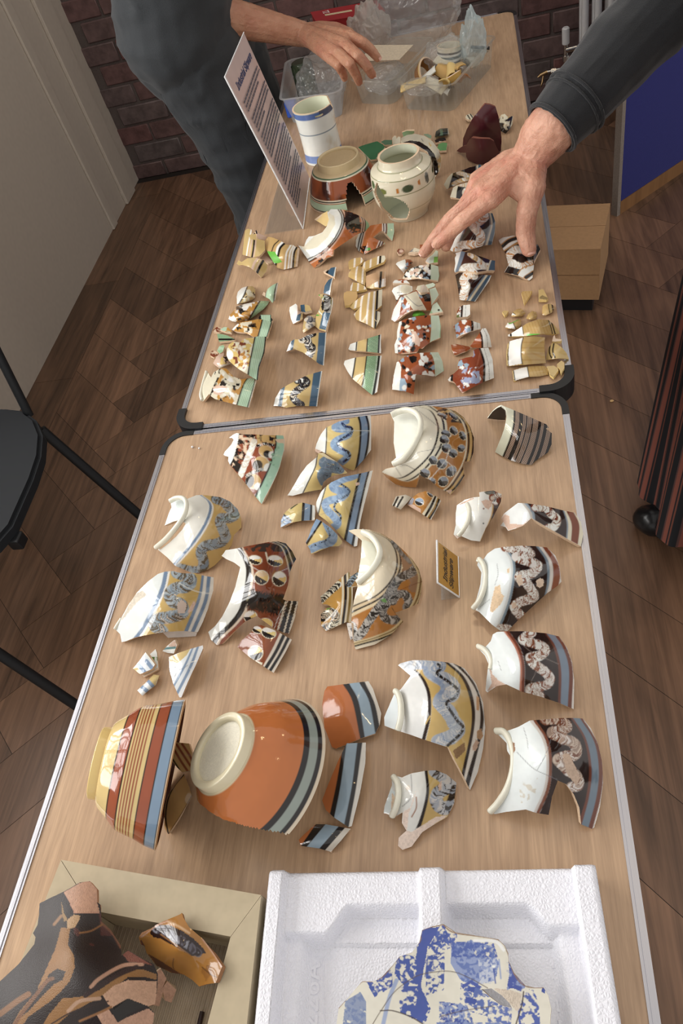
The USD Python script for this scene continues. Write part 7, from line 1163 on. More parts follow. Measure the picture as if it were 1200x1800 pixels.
# ---------------------------------------------------------------- tubs and bags at the far end
def rrect(FL, FR, BR, BL, r, n=8):
    return sg.Polygon([FL, FR, BR, BL]).buffer(-r).buffer(r, n)
def ringpts(poly, m):
    e = poly.exterior; return np.array([e.interpolate(t, normalized=True).coords[0] for t in np.arange(m) / m])
def tub(name, label, FL, FR, BR, BL, h, inset, material, ribs=0.0, flange=.006, t=.0012, m=240):
    rim = rrect(FL, FR, BR, BL, .022); base = sg.Polygon([FL, FR, BR, BL]).buffer(-inset - .018).buffer(.018,8)
    c = np.mean([FL, FR, BR, BL],0); T = thing(name, label, 'tub',(c[0], c[1], TZ))
    a, b = ringpts(rim.buffer(-flange), m), None
    # match the base ring to the rim by direction from the centre
    ang = np.arctan2(*(a - c).T[::-1]); bb = []
    ex = np.asarray(base.exterior.coords)
    for q in ang:
        ray_ = sg.LineString([c, c + 2 * np.array([np.cos(q), np.sin(q)])]); g = ray_.intersection(base.exterior); g = g if g.geom_type == 'Point' else list(g.geoms)[0]; bb.append((g.x, g.y))
    b = np.array(bb); nl = 14; rows = []
    for k in range(nl):
        s = k / (nl - 1); p = b + (a - b) * s
        if ribs: p = p + (p - c) / np.linalg.norm(p - c, axis=1, keepdims=True) * (ribs * np.sin(np.arange(m) * 2 * np.pi * 40 / m) * np.sin(np.pi * min(1, s * 1.15)))[:, None]
        rows.append(np.c_[p, np.full(m, TZ + .0006 + (h - .0006) * s)])
    V = np.vstack(rows); i, j = np.meshgrid(np.arange(nl - 1), np.arange(m), indexing='ij'); A = i * m + j; B = i * m + (j + 1) % m
    f = np.vstack([np.stack([A, B, B + m],-1).reshape(-1,3), np.stack([A, B + m, A + m],-1).reshape(-1,3)])
    put(T, 'wall', trimesh.Trimesh(V, f, process=False), material, smooth=60)
    put(T, 'base', prism(base, TZ + .0002, TZ + .0010), material)
    fl_ = rim.difference(rim.buffer(-flange)); put(T, 'rim', prism(fl_, TZ + h - .0006, TZ + h + .0009), material)
    return T, c
V2 = lambda *q: np.array(q, float)
lt_ = tub('plastic_tub','frosted plastic tub holding a green bottle and a bag, behind the white mug', V2(-.249,1.069), V2(-.089,1.040), V2(-.101,1.303), V2(-.269,1.332),.062,.016, TUBM)
rt_ = tub('plastic_tub','ribbed clear plastic tub full of sherds and bags, rightmost of the three tubs', V2(.033,1.026), V2(.167,.949), V2(.275,1.186), V2(.141,1.263),.060,.012, TUBC, .0009)
mt_ = tub('plastic_tub','clear plastic tub with bagged sherds and a paper slip, under the reaching left hand', V2(-.082,1.113), V2(.026,1.053), V2(.128,1.275), V2(.020,1.335),.056,.012, TUBC, .0009)
def bag(name, label, c, size, seed, material, amp=.35, top=None, rz=0.0, sub=5):
    s = trimesh.creation.icosphere(sub, 1.0); v = s.vertices.copy()
    n1 = meshkit.fbm(v * 1.6 + seed * 3.1,3, seed); n2_ = meshkit.fbm(v * 4.2 + seed, 3, seed + 3)
    rid = 1 - np.abs(2 * n2_ - 1) * 2
    r = 1 + amp * (n1 - .5) * 2 + amp * .55 * rid * .6
    v = v * r[:, None]
    if top: v[:, 2] = np.where(v[:, 2] > 0, v[:, 2] * (1 + top * np.clip(n1 - .35,0,1) * 2), v[:, 2])
    v = v * np.asarray(size); cz, sz = math.cos(rz), math.sin(rz); v = np.c_[v[:, 0] * cz - v[:, 1] * sz, v[:, 0] * sz + v[:, 1] * cz, v[:, 2]]
    zmin = v[:, 2].min(); 
    v = v + np.asarray(c); lo_ = TZ + .003; v[:, 2] = np.where(v[:, 2] < lo_, lo_ + .0006 * (n1 - .3), v[:, 2]); s.vertices = v
    o = thing(name, label, 'plastic bag',(c[0], c[1], TZ)); put(o, 'film', s, material, smooth=35); return o
bag('plastic_bag','big loose clear plastic bag standing up behind the tubs',(.075,1.415, TZ + .092),(.115,.075,.088),3, BAG, .3,1.2,-.2)
bag('plastic_bag','milky crumpled bag end left of the big clear bag',(-.045,1.400, TZ + .062),(.05,.04,.055),8, BAGW, .3,.5)
bag('plastic_bag','clear bag bulging out of the frosted tub',(-.155,1.150, TZ + .050),(.058,.06,.042),5, BAG, .3,.6)
bag('plastic_bag','clear bag folded over sherds in the tub under the reaching left hand',(.005,1.140, TZ + .036),(.048,.055,.028),12, BAG, .25)
bag('plastic_bag','shiny clear bag around a banded cup in the rightmost tub',(.150,1.130, TZ + .062),(.045,.042,.034),15, BAG, .28,.3,-.5)
bag('plastic_bag','pale bluish bag poking up at the far right corner of the rightmost tub',(.218,1.132, TZ + .068),(.026,.034,.044),21, BAGB, .3,.8,-.4)
bag('plastic_bag','small clear bag at the near end of the rightmost tub',(.098,1.020, TZ + .045),(.045,.025,.016),25, BAG, .25,.2,-.5)
# green bottle, blue scrap, paper slip
GB = mat('green_glass', {'p': ('principled_bsdf', {'base_color': tuple(rgb('4e5a44')),'roughness': 0.12,'specular_ior_level': 0.6,'transmission_weight': 0.25})})
gb = thing('green_bottle','dark olive glass bottle with a squared shoulder standing in the frosted tub','bottle',(-.205,1.215, TZ))
pb = lathe([(0,0),(.024,0),(.027,.003),(.0275,.055),(.026,.062),(.0255,.064),(.0262,.080),(.0245,.086),(.021,.088),(.012,.088),(0,.088)],32)
pb.apply_translation((-.205,1.215, TZ + .0012)); put(gb, 'glass', pb, GB, smooth=40)
put(gb, 'ridge', cat(*[tube([(-.205 + .0262 * math.cos(a),1.215 + .0262 * math.sin(a), TZ + .064),(-.205 + .026 * math.cos(a),1.215 + .026 * math.sin(a), TZ + .082)],.0018,6) for a in np.arange(14) * 2 * math.pi / 14]), GB, smooth=True)
bs = thing('blue_scrap','small bright blue scrap in the near left corner of the frosted tub','scrap',(-.232,1.095, TZ))
put(bs, 'scrap', rbox((-.243,1.083, TZ + .012),(-.215,1.108, TZ + .050),.004), plain('bright_blue','2f56b8',.4), smooth=40)
ps = thing('paper_slip','cream paper slip lying over the bags beneath the reaching left hand','paper',(.0,1.22, TZ))
psm = quad([-.055,1.165, TZ + .078],[.045,1.130, TZ + .074],[.075,1.215, TZ + .070],[-.025,1.255, TZ + .076],.0012); put(ps, 'slip', psm, plain('cream_paper','cdbfa8',.6))
# sherds in the right-hand tub
rs_ = random.Random(11)
cl = ['cream','sand','w','tan','lt','cream','amber','w']
Rv, Fv = V2(.108,.237), V2(.134,-.077)
for k in range(20):
    s, t = rs_.uniform(.18,.82), rs_.uniform(.14,.82); c = V2(.033,1.026) + Fv * s + Rv * t; z = .010 + .030 * rs_.random()
    w_, l_ = rs_.uniform(.012,.020), rs_.uniform(.018,.030); g_ = np.linspace(-1,1,7); GX, GY = np.meshgrid(g_, g_)
    zz = .012 * (1 - GX ** 2) * rs_.uniform(.4,1); M3 = trimesh.transformations.euler_matrix(rs_.uniform(-.6,.6), rs_.uniform(-.6,.6), rs_.uniform(0,6.3))
    topv = np.c_[(GX * w_ * (1 - .25 * GY)).ravel(),(GY * l_).ravel(), zz.ravel()]; botv = topv - [0,0,.004]
    ii, jj = np.meshgrid(np.arange(6), np.arange(6), indexing='ij'); A = (ii * 7 + jj).ravel(); fq = np.vstack([np.c_[A, A + 1, A + 8], np.c_[A, A + 8, A + 7]])
    me_ = trimesh.convex.convex_hull(np.vstack([topv, botv])) if k % 3 == 0 else None
    rim_ = np.r_[np.arange(7), np.arange(1,7) * 7 + 6,42 + np.arange(5,-1,-1), np.arange(5,0,-1) * 7]; kk = np.arange(24); k2_ = (kk + 1) % 24
    vv_ = np.vstack([topv, botv]); ff_ = np.vstack([fq, fq[:, ::-1] + 49, np.c_[rim_[kk], rim_[kk] + 49, rim_[k2_]], np.c_[rim_[k2_], rim_[kk] + 49, rim_[k2_] + 49]])
    v_ = (vv_ @ M3[:3, :3].T) + [*c, 0]; v_[:, 2] += TZ + .0015 - v_[:, 2].min() + z - .008 if False else TZ + max(.0016, z) - v_[:, 2].min()
    o = thing('tub_sherd','loose buff sherd heaped inside the rightmost clear tub','pottery sherd',(*c, TZ),'sherds in the right-hand clear tub')
    cc_ = C(cl[k % 8]); col_ = np.where(((np.arange(98) % 7 > 4) & (k % 3 == 1))[:, None], C('k'), cc_); put(o, 'body', trimesh.Trimesh(v_, ff_, process=False), GLAZE, smooth=40 if False else True, col=col_, gl=np.full(98,.6))
turned('banded_cup','white cup with dark and grey green bands inside the shiny bag','cup',(.158,1.135, TZ + .034),(.10,.05,1),[(0,.026),(.02,.0275),(.045,.029)],.003,[(0,'cream'),(.012,'k'),(.016,'w'),(.021,'5f7a84'),(.027,'w'),(.032,'k'),(.036,'cream')], seg=48, ns=40)
turned('tan_bowl_sherd','brown backed bowl sherd standing at the left end of the rightmost tub','pottery sherd',(.094,1.105, TZ + .03),(.75,-.35,.35),[(0,.030),(.012,.036),(.022,.040)],.004,[(0,'9a6a3a'),(.018,'sand')], seg=48, ns=20, a0=-1.9, a1=1.9, inner='9a6a3a')
turned('yellow_bowl_sherd','mustard yellow bowl sherd near the front right of the rightmost tub','pottery sherd',(.165,1.035, TZ + .030),(-.3,.25,.9),[(0,.006),(.008,.022),(.020,.029)],.004,[(0,'d0a850')], seg=48, ns=20, a0=-2.2, a1=2.2, inner='c99f45')
# red box
rx = thing('red_box','red card box with cream strip and white letters behind the tubs','box',(-.12,1.58, TZ))
RED = plain('red_card','a3262c',0.45,0.0,60,.05)
q0, q1 = V2(-.232,1.640), V2(-.036,1.606); dv = V2(.030,-.105)
a_, b_, c_, d_ = q0, q1, q1 + dv, q0 + dv
put(rx, 'lid', prism([a_, b_, c_, d_], TZ + .069, TZ + .071), RED)
put(rx, 'body', prism(sg.Polygon([a_, b_, c_, d_]).buffer(-.0015), TZ + .0003, TZ + .069), RED)
e1_ = np.r_[(b_ - a_) / np.linalg.norm(b_ - a_),0]; e2_ = np.r_[-dv / np.linalg.norm(dv),0]
put(rx, 'cream_strip', quad(*[np.r_[a_, TZ + .0716] + e1_ * s - e2_ * t for s, t in ((.035,.062),(.115,.062),(.115,.047),(.035,.047))],.0004), plain('strip_cream','d8c4a0',.5))
WHI = plain('print_white','e8dcd8',.5)
lettering(rx, 'TI', np.r_[a_, TZ + .0713] + e1_ * .034 - e2_ * .012,-e2_, e1_, .018, WHI, bold=True)
lettering(rx, 'S', np.r_[d_, TZ + .030] + e1_ * .125 + np.array([*(dv / np.linalg.norm(dv)),0]) * .0006, e1_, (0,0,1),.026, WHI, bold=True)
# ---------------------------------------------------------------- people
def skin_mat(name, a, b, red):
    nodes = {'tc': ('texture_coordinate', {}),'n': ('noise_texture', {'scale': 38.0,'detail': 4.0}),'r': ('rgb_ramp', {'ramp': [(0.3, rgb(a)),(0.7, rgb(b))]}),'n2': ('noise_texture', {'scale': 14.0,'detail': 2.0}),'r2': ('rgb_ramp', {'ramp': [(0.48,(0,0,0)),(0.75,(1,1,1))]}),
             'mx': ('mix_color', {'b': tuple(rgb(red))}),'bw': ('rgb_to_bw', {}),'k': ('math', {'math_type': 'multiply','value2': 0.55}),
             'm': ('mapping', {'scale': (1.0,1.0,1.0)}),'w': ('voronoi_texture', {'scale': 260.0,'feature': 'distance_to_edge'}),'n3': ('noise_texture', {'scale': 70.0,'detail': 6.0,'distortion': 2.2}),'ad': ('mix_float', {'fac': 0.9}),
             'bp': ('bump', {'strength': 0.65,'distance': 0.0030}),'p': ('principled_bsdf', {'roughness': 0.5,'subsurface_weight': 0.12,'subsurface_scale': 0.01,'specular_ior_level': 0.4})}
    links = [('tc.object','n.vector'),('tc.object','n2.vector'),('tc.object','w.vector'),('tc.object','n3.vector'),('n.fac','r.fac'),('n2.fac','r2.fac'),('r2.color','bw.color'),('bw.val','k.value1'),('k.value','mx.fac'),('r.color','mx.a'),('mx.result','p.base_color'),
             ('w.distance','ad.a'),('n3.fac','ad.b'),('ad.result','bp.height'),('bp.normal','p.normal')]
    return mat(name, nodes, links)
SKIN_W = skin_mat('skin_fair','b07f69','d2a28b','b9685a')
SKIN_M = skin_mat('skin_tanned','a5745c','b78a70','9a5f50')
NAIL = plain('nail','d3a393',0.25,0.0,50,.03)
def ball(p, r, n=20): return m3.Manifold.sphere(float(r), n).translate([float(q) for q in p])
def bone(a, ra, b, rb, n=20): return m3.Manifold.batch_hull([ball(a, ra, n), ball(b, rb, n)])
def chain(pts, n=20): return [bone(pts[i][0], pts[i][1], pts[i + 1][0], pts[i + 1][1], n) for i in range(len(pts) - 1)]
def blend(parts, edge, it=10):
    m = m3.Manifold.batch_boolean(parts, m3.OpType.Add).refine_to_length(edge)
    t = tm(m); t.merge_vertices(); trimesh.smoothing.filter_taubin(t, lamb=0.5, nu=0.52, iterations=it); return t
def head(c, fwd, s=1.0):
    f = np.asarray(fwd, float); f /= np.linalg.norm(f); r = np.cross(f, [0,0,1.0]); r /= np.linalg.norm(r); u = np.cross(r, f)
    q = lambda a, b, z: np.asarray(c) + s * (a * f + b * r + z * u)
    parts = [m3.Manifold.batch_hull([ball(q(-.025,0,.045),.078 * s), ball(q(.02,0,.055),.07 * s), ball(q(.045,0,-.02),.055 * s)]), m3.Manifold.batch_hull([ball(q(.045,0,-.01),.05 * s), ball(q(.062,0,-.085),.026 * s), ball(q(.02,.035,-.05),.03 * s), ball(q(.02,-.035,-.05),.03 * s)]),
             m3.Manifold.batch_hull([ball(q(.098,0,.03),.006 * s), ball(q(.118,0,-.012),.011 * s), ball(q(.098,.012,-.016),.009 * s), ball(q(.098,-.012,-.016),.009 * s)]), bone(q(.094,-.022,-.048),.0065 * s, q(.094,.022,-.048),.0065 * s), bone(q(.09,-.018,-.059),.008 * s, q(.09,.018,-.059),.008 * s),
             bone(q(.088,-.045,.045),.009 * s, q(.094,-.012,.048),.008 * s), bone(q(.088,.045,.045),.009 * s, q(.094,.012,.048),.008 * s)]
    for sd in (-1,1): parts.append(m3.Manifold.batch_hull([ball(q(-.012, sd * .077,.028),.009 * s), ball(q(-.022, sd * .083,.02),.008 * s), ball(q(-.006, sd * .076,-.022),.007 * s)]))
    eyes = [trimesh.creation.icosphere(2,.0115 * s) for _ in (0,1)]
    for e, sd in zip(eyes, (-1,1)): e.apply_translation(q(.083, sd * .031,.022))
    hair = m3.Manifold.batch_hull([ball(q(-.035,0,.055),.084 * s), ball(q(.02,0,.075),.066 * s), ball(q(-.05,0,-.03),.06 * s)]) - m3.Manifold.batch_hull([ball(q(.09,0,.02),.075 * s), ball(q(.08,0,-.09),.075 * s), ball(q(.10,0,.05),.06 * s)])
    return parts, eyes, hair
def hand_rest(w, d, side, s=1.0):
    """a relaxed hand hanging from wrist w along d; side: thumb direction"""
    d = np.asarray(d, float); d /= np.linalg.norm(d); t = np.asarray(side, float); t -= d * (t @ d); t /= np.linalg.norm(t); n = np.cross(d, t); w = np.asarray(w, float); out = []
    kn = [w + d * .085 * s + t * o * s for o in (.030,.010,-.011,-.030)]
    for k in kn: out.append(bone(w + d * .012 + t * (k - w) @ t * .35,.019 * s, k, .0125 * s))
    for k, L in zip(kn, (.072,.08,.074,.058)): out += chain([(k, .0105 * s),(k + d * L * .45 * s + n * .006,.0095 * s),(k + d * L * .75 * s + n * .018,.0088 * s),(k + d * L * .97 * s + n * .032,.0075 * s)],14)
    b = w + d * .028 + t * .022; out += chain([(b, .015 * s),(b + d * .03 + t * .026 + n * .01,.0125 * s),(b + d * .058 + t * .034 + n * .018,.0105 * s),(b + d * .08 + t * .034 + n * .024,.0085 * s)],14)
    return out
# ---- the woman reaching in from the right
def HW(x, y, z): return P(730 + x / 3.636,190 + y / 3.636, z)
wr = HW(728,345,.122); mid_arm = HW(820,190,.155); cuff = HW(912,85,.180)
el = P(1195,-25,.285)
sh = np.array([.76,.56,1.30]); 
def fing(pts, rs): return [(HW(*p), r) for p, r in zip(pts, rs)]
idx = fing([(478,585,.112),(300,722,.092),(208,806,.066),(140,868,.050)],[.0150,.0128,.0114,.0092])
mdl = fing([(425,535,.108),(222,712,.072),(112,850,.040),(54,925,.024)],[.0148,.0126,.0112,.0090])
rng = fing([(395,490,.098),(290,660,.060),(225,800,.034),(196,884,.024)],[.0138,.0118,.0106,.0088])
pky = fing([(390,450,.088),(330,580,.054),(290,690,.032),(270,760,.024)],[.0115,.0094,.0084,.0070])
thb = fing([(752,500,.108),(712,660,.082),(702,800,.050),(724,905,.030)],[.0200,.0168,.0156,.0122])
hand = []
for f in (idx, mdl, rng, pky): hand += chain(f, 20)
hand += chain(thb, 20)
pk = [HW(650,400,.122), HW(620,360,.118), HW(600,345,.112), HW(585,335,.104)]
for a, f, r in zip(pk, (idx, mdl, rng, pky),(.020,.020,.0185,.016)): hand.append(bone(a, r, f[0][0], f[0][1] + .001)); hand.append(bone(wr, .0225, a, r))
for i in range(3): hand.append(m3.Manifold.batch_hull([ball(pk[i],.018), ball(pk[i + 1],.017), ball((idx, mdl, rng, pky)[i][0][0],.0118), ball((idx, mdl, rng, pky)[i + 1][0][0],.0112)]))
hand.append(m3.Manifold.batch_hull([ball(thb[0][0],.018), ball(pk[0],.018), ball(wr, .024)])); hand.append(m3.Manifold.batch_hull([ball(thb[0][0],.017), ball(lerp(thb[0][0], thb[1][0],.55),.0125), ball(pk[0],.016), ball(lerp(pk[0], idx[0][0],.45),.012)]))
hand += [bone(wr + (0,0,.002),.0290, mid_arm, .0395), bone(wr + np.array([-.010,.010,-.004]),.024, mid_arm, .038), bone(mid_arm, .0398, cuff, .0425), m3.Manifold.batch_hull([ball(wr, .0295), ball(pk[0],.021), ball(pk[2],.020), ball(thb[0][0],.019)])]
hb = blend(hand, .0034,6)
# knuckle creases and loose skin across the back of the hand
v_ = hb.vertices; nrm = hb.vertex_normals
dw = meshkit.fbm(v_ * np.array([230,230,120]) + 4,3,2) - .5
hb.vertices = v_ + nrm * (dw * .0022)[:, None]
hb_keep = hb
wo = thing('person','person in a black sweater and striped skirt reaching over the sherds from the right','person',(.74,.34,0))
hp, eyes, hair = head((.76,.34,1.54),(-1,.05,-.25),.98)
hipw = np.array([.74,.34,.93])
lsh, lel, lwr = np.array([.78,.12,1.30]), np.array([.86,.03,1.03]), np.array([.74,-.02,.86])
bod = [m3.Manifold.batch_hull([ball(hipw + (0,.07,0),.11), ball(hipw + (0,-.07,0),.11), ball((.75,.38,1.14),.10), ball((.75,.28,1.14),.10)]), m3.Manifold.batch_hull([ball((.75,.38,1.14),.10), ball((.75,.28,1.14),.10), ball(sh + (0,-.05,-.03),.062), ball(lsh + (0,.05,-.03),.062), ball((.77,.34,1.34),.06)]),
       bone((.77,.34,1.34),.055,(.762,.34,1.46),.05), bone(sh, .058, el, .046), bone(el, .046, cuff, .0385), bone(lsh, .055, lel, .042), bone(lel, .042, lwr, .026)]
for yy in (.27,.42): bod += chain([((.74, yy, .9),.095),((.72, yy, .50),.062),((.74, yy, .10),.042)]) + [bone((.74, yy, .07),.034,(.60, yy - .01,.035),.026)]
bod += hp + hand_rest(lwr, (-.5,.1,-.8),(-.3,.9,0))
bm = blend(bod + [tm_ for tm_ in hand],.011,5) if False else None
base_ = m3.Manifold.batch_boolean(bod, m3.OpType.Add).refine_to_length(.012)
bt = tm(base_); bt.merge_vertices(); trimesh.smoothing.filter_taubin(bt, lamb=.5, nu=.52, iterations=5)
hm_ = m3.Manifold(m3.Mesh(np.asarray(hb.vertices, np.float32), np.asarray(hb.faces, np.uint32))); bm_ = m3.Manifold(m3.Mesh(np.asarray(bt.vertices, np.float32), np.asarray(bt.faces, np.uint32)))
full = tm(hm_ + bm_) if hm_.status() == m3.Error.NoError and bm_.status() == m3.Error.NoError else cat(hb, bt)
put(wo, 'body', full, SKIN_W, smooth=True)
def nail(path, tip, prev, up, r, skin=None):
    d = tip - prev; d /= np.linalg.norm(d); u = np.asarray(up, float); u -= d * (u @ d); u /= np.linalg.norm(u); s = np.cross(d, u)
    g = np.linspace(-1,1,9); A, B = np.meshgrid(g, g); m = (A ** 2 + B ** 4) <= 1.05
    v = tip + u * r * .93 + (A.ravel() * r * .62)[:, None] * s + (B.ravel() * r * .72 + r * .15)[:, None] * d - ((A.ravel() ** 2) * r * .22 + np.clip(B.ravel(),0,1) ** 2 * r * .12)[:, None] * u
    put(path, 'fingernail', trimesh.convex.convex_hull(np.vstack([v, v - u * .0015])), NAIL, smooth=50)
cv = (CAM_C - HW(400,700,.06)); cv /= np.linalg.norm(cv)
nail(wo, thb[3][0], thb[2][0], cv + np.array([.55,-.2,.1]),.0112); nail(wo, idx[3][0], idx[2][0], cv + np.array([-.5,.5,.2]),.0086); nail(wo, mdl[3][0], mdl[2][0], cv + np.array([-.5,.5,.2]),.0084)
SWEAT = plain('black_knit','191b1f',0.9,0.35,700.0,0.2, sheen_weight=0.2)
cd_ = (el - cuff) / np.linalg.norm(el - cuff)
c0 = cuff - cd_ * .006
slv = [bone(c0 + cd_ * .004,.0475, c0 + cd_ * .050,.054), bone(c0 + cd_ * .050,.054, el, .066), bone(el, .066, sh, .072), bone(lsh, .066, lel, .052), bone(lel, .052, lerp(lel, lwr, .85),.042),
       m3.Manifold.batch_hull([ball(hipw + (0,.07,.03),.13), ball(hipw + (0,-.07,.03),.13), ball((.75,.39,1.14),.12), ball((.75,.27,1.14),.12)]), m3.Manifold.batch_hull([ball((.75,.39,1.14),.12), ball((.75,.27,1.14),.12), ball(sh + (0,-.04,-.02),.075), ball(lsh + (0,.04,-.02),.075), ball((.77,.34,1.37),.062)])]
sw = m3.Manifold.batch_boolean(slv, m3.OpType.Add) - bone(c0 - cd_ * .08,.0425, c0 + cd_ * .03,.0425) - bone(lerp(lel, lwr, .7),.036, lerp(lel, lwr, 1.3),.036) - m3.Manifold.cylinder(.3,.062,.062).translate([.765,.34,1.40])
# trim the cuff end flat
cutb = m3.Manifold.cube([.4,.4,.12], True); zx = trimesh.geometry.align_vectors([0,0,1],-cd_)[:3, :3]
cutb = cutb.translate([0,0,.06]).transform(np.c_[zx, c0 - cd_ * .010][:3, :4])
sw = sw - cutb
swt = tm(sw.refine_to_length(.010)); swt.merge_vertices(); trimesh.smoothing.filter_taubin(swt, lamb=.5, nu=.52, iterations=4)
q_ = (swt.vertices - c0) @ cd_; rad = np.linalg.norm(swt.vertices - c0 - q_[:, None] * cd_, axis=1)
fold = (np.sin(q_ * 95 + 3 * meshkit.noise(swt.vertices * 9)) * .0035 * np.clip((q_ - .09) * 8,0,1) + (meshkit.fbm(swt.vertices * 14,3,4) - .5) * .012) * (q_ > .045)
swt.vertices = swt.vertices + swt.vertex_normals * fold[:, None]
put(wo, 'sweater', swt, SWEAT, smooth=True)
def ringband(s0, r, h): 
    ang = np.linspace(0,2 * np.pi, 41); a = np.cross(cd_, [0,0,1.0]); a /= np.linalg.norm(a); b = np.cross(cd_, a)
    return tube([c0 + cd_ * s0 + r * (np.cos(t) * a + np.sin(t) * b) for t in ang], h, 8, caps=False)
put(wo, 'cuff_hem', cat(ringband(-.006,.0462,.0028), ringband(.046,.0545,.0026), ringband(.036,.0528,.0020)), SWEAT, smooth=True)
# skirt: pleated, rust and black stripes
CLOTH = mat('striped_cloth', {'a': ('attribute', {'attribute': 'tint'}),'tc': ('texture_coordinate', {}),'n': ('noise_texture', {'scale': 500.0}),'b': ('bump', {'strength': .2,'distance': .001}),'p': ('principled_bsdf', {'roughness': .85})}, [('a.color','p.base_color'),('tc.object','n.vector'),('n.fac','b.height'),('b.normal','p.normal')])
NA, NZ = 900,40
th = np.arange(NA) * 2 * np.pi / NA; zz = np.linspace(.055,1.0, NZ); TT, ZZ = np.meshgrid(th, zz, indexing='ij')
wv_ = np.clip((.95 - ZZ) / .9,0,1); R0 = .165 + .055 * wv_ ** .8
pl = np.sin(TT * 13 + 1.5 * np.sin(TT * 3) + ZZ * 1.2) * .016 * wv_ + np.sin(TT * 29 + ZZ * 2) * .004 * wv_
RX = R0 + pl; vs = np.stack([.735 + RX * np.cos(TT),.33 + RX * 1.06 * np.sin(TT), ZZ],-1).reshape(-1,3)
st_ = (TT * 46 / (2 * np.pi)) % 1.0
cs = np.where((st_ < .42)[..., None], rgb('16181d'), np.where((st_ < .50)[..., None], rgb('5c3f3c'), np.where((st_ < .80)[..., None], rgb('8a5042'), np.where((st_ < .9)[..., None], rgb('1a1c22'), rgb('784638'))))).reshape(-1,3)
i, j = np.meshgrid(np.arange(NA), np.arange(NZ - 1), indexing='ij'); A = i * NZ + j; B = ((i + 1) % NA) * NZ + j
fsk = np.vstack([np.stack([A, B, B + 1],-1).reshape(-1,3), np.stack([A, B + 1, A + 1],-1).reshape(-1,3)])
put(wo, 'skirt', trimesh.Trimesh(vs, fsk, process=False), CLOTH, smooth=True, col=cs, gl=np.zeros(len(vs)))
SHOE = plain('black_leather','131416',0.3,0.05,150)
for yy, sx_ in ((.285,0),(.43,.13)):
    sm_ = m3.Manifold.batch_hull([ball((.525 + sx_, yy, .040),.036), ball((.515 + sx_, yy + .012,.034),.032), ball((.66, yy, .045),.038), ball((.76, yy, .05),.04)]).trim_by_plane([0,0,1],.004)
    t_ = tm(sm_.refine_to_length(.012)); put(wo, 'shoe', t_, SHOE, smooth=40)
for e in eyes: put(wo, 'eye', e, plain('eye_white','e6e2dc',.2) if False else WHITEMET, smooth=True)
put(wo, 'hair', tm(hair.refine_to_length(.02)), plain('grey_hair','8d8681',.7,.5,150), smooth=50)

# ---- the man at the far left
def HM(x, y, z): return P(520 + x / 6.0, y / 6.0, z)
mw = HM(70,360,.150); me_l = P(318,12,.285); ms = np.array([-.34,1.00,1.42])
def fm(pts, rs): return [(HM(*p), r) for p, r in zip(pts, rs)]
mi = fm([(560,385,.168),(705,452,.160),(800,535,.140),(856,606,.124)],[.0140,.0118,.0106,.0090])
mm_ = fm([(505,465,.166),(655,590,.160),(750,700,.136),(800,782,.114)],[.0140,.0120,.0108,.0092])
mr = fm([(425,545,.160),(570,675,.152),(630,780,.126),(662,858,.104)],[.0132,.0114,.0102,.0088])
mp = fm([(345,600,.152),(445,690,.146),(490,760,.126),(512,822,.108)],[.0118,.0102,.0092,.0080])
mt = fm([(250,300,.140),(420,300,.125),(560,350,.110),(640,420,.100)],[.0165,.0140,.0125,.0100])
hd = []
for f in (mi, mm_, mr, mp, mt): hd += chain(f, 20)
pkm = [HM(200,330,.152), HM(190,370,.152), HM(180,410,.150), HM(170,440,.146)]
for a, f, r in zip(pkm, (mi, mm_, mr, mp),(.0195,.0195,.0185,.0165)): hd.append(bone(a, r, f[0][0], f[0][1])); hd.append(bone(mw, .024, a, r))
for i in range(3): hd.append(m3.Manifold.batch_hull([ball(pkm[i],.018), ball(pkm[i + 1],.017), ball((mi, mm_, mr, mp)[i][0][0],.0122), ball((mi, mm_, mr, mp)[i + 1][0][0],.0112)]))
hd.append(m3.Manifold.batch_hull([ball(mt[0][0],.016), ball(pkm[0],.017), ball(mw, .022)]))
md_ = lerp(mw, me_l, .55)
hd += [bone(mw, .0275, md_, .040), bone(md_, .040, me_l, .046)]
hbm = blend(hd, .0038,6)
hbm.vertices = hbm.vertices + hbm.vertex_normals * ((meshkit.fbm(hbm.vertices * 190 + 9,3,6) - .5) * .0024)[:, None]
mo = thing('person','person in dark trousers at the far left, bare forearm reaching over the plastic tubs','person',(-.43,1.2,0))
hp, eyes, hair = head((-.10,1.20,1.60),(1,-.05,-.45),1.04)
lsh2, lel2, lwr2 = np.array([-.30,1.40,1.42]), np.array([-.52,1.47,1.16]), np.array([-.42,1.46,.92])
hipm = np.array([-.44,1.2,.95])
bd2 = [m3.Manifold.batch_hull([ball(hipm + (0,.08,0),.11), ball(hipm + (0,-.08,0),.11), ball((-.38,1.26,1.2),.115), ball((-.38,1.14,1.2),.115)]), m3.Manifold.batch_hull([ball((-.38,1.26,1.2),.115), ball((-.38,1.14,1.2),.115), ball(ms + (.02,.05,-.02),.07), ball(lsh2 + (0,-.05,-.02),.07), ball((-.27,1.2,1.46),.065)]), bone((-.26,1.2,1.45),.06,(-.13,1.2,1.54),.056),
       bone(ms, .064, me_l, .048), bone(lsh2,.062, lel2,.046), bone(lel2,.046, lwr2,.03)] + hp + hand_rest(lwr2,(.2,-.1,-1),(1,0,0),1.05)
for yy in (1.13,1.31): bd2 += chain([((-.43, yy, .92),.10),((-.385, yy, .50),.064),((-.43, yy, .10),.045)]) + [bone((-.43, yy, .06),.04,(-.30, yy - .01,.04),.03)]
bt2 = tm(m3.Manifold.batch_boolean(bd2, m3.OpType.Add).refine_to_length(.013)); bt2.merge_vertices(); trimesh.smoothing.filter_taubin(bt2, lamb=.5, nu=.52, iterations=5)
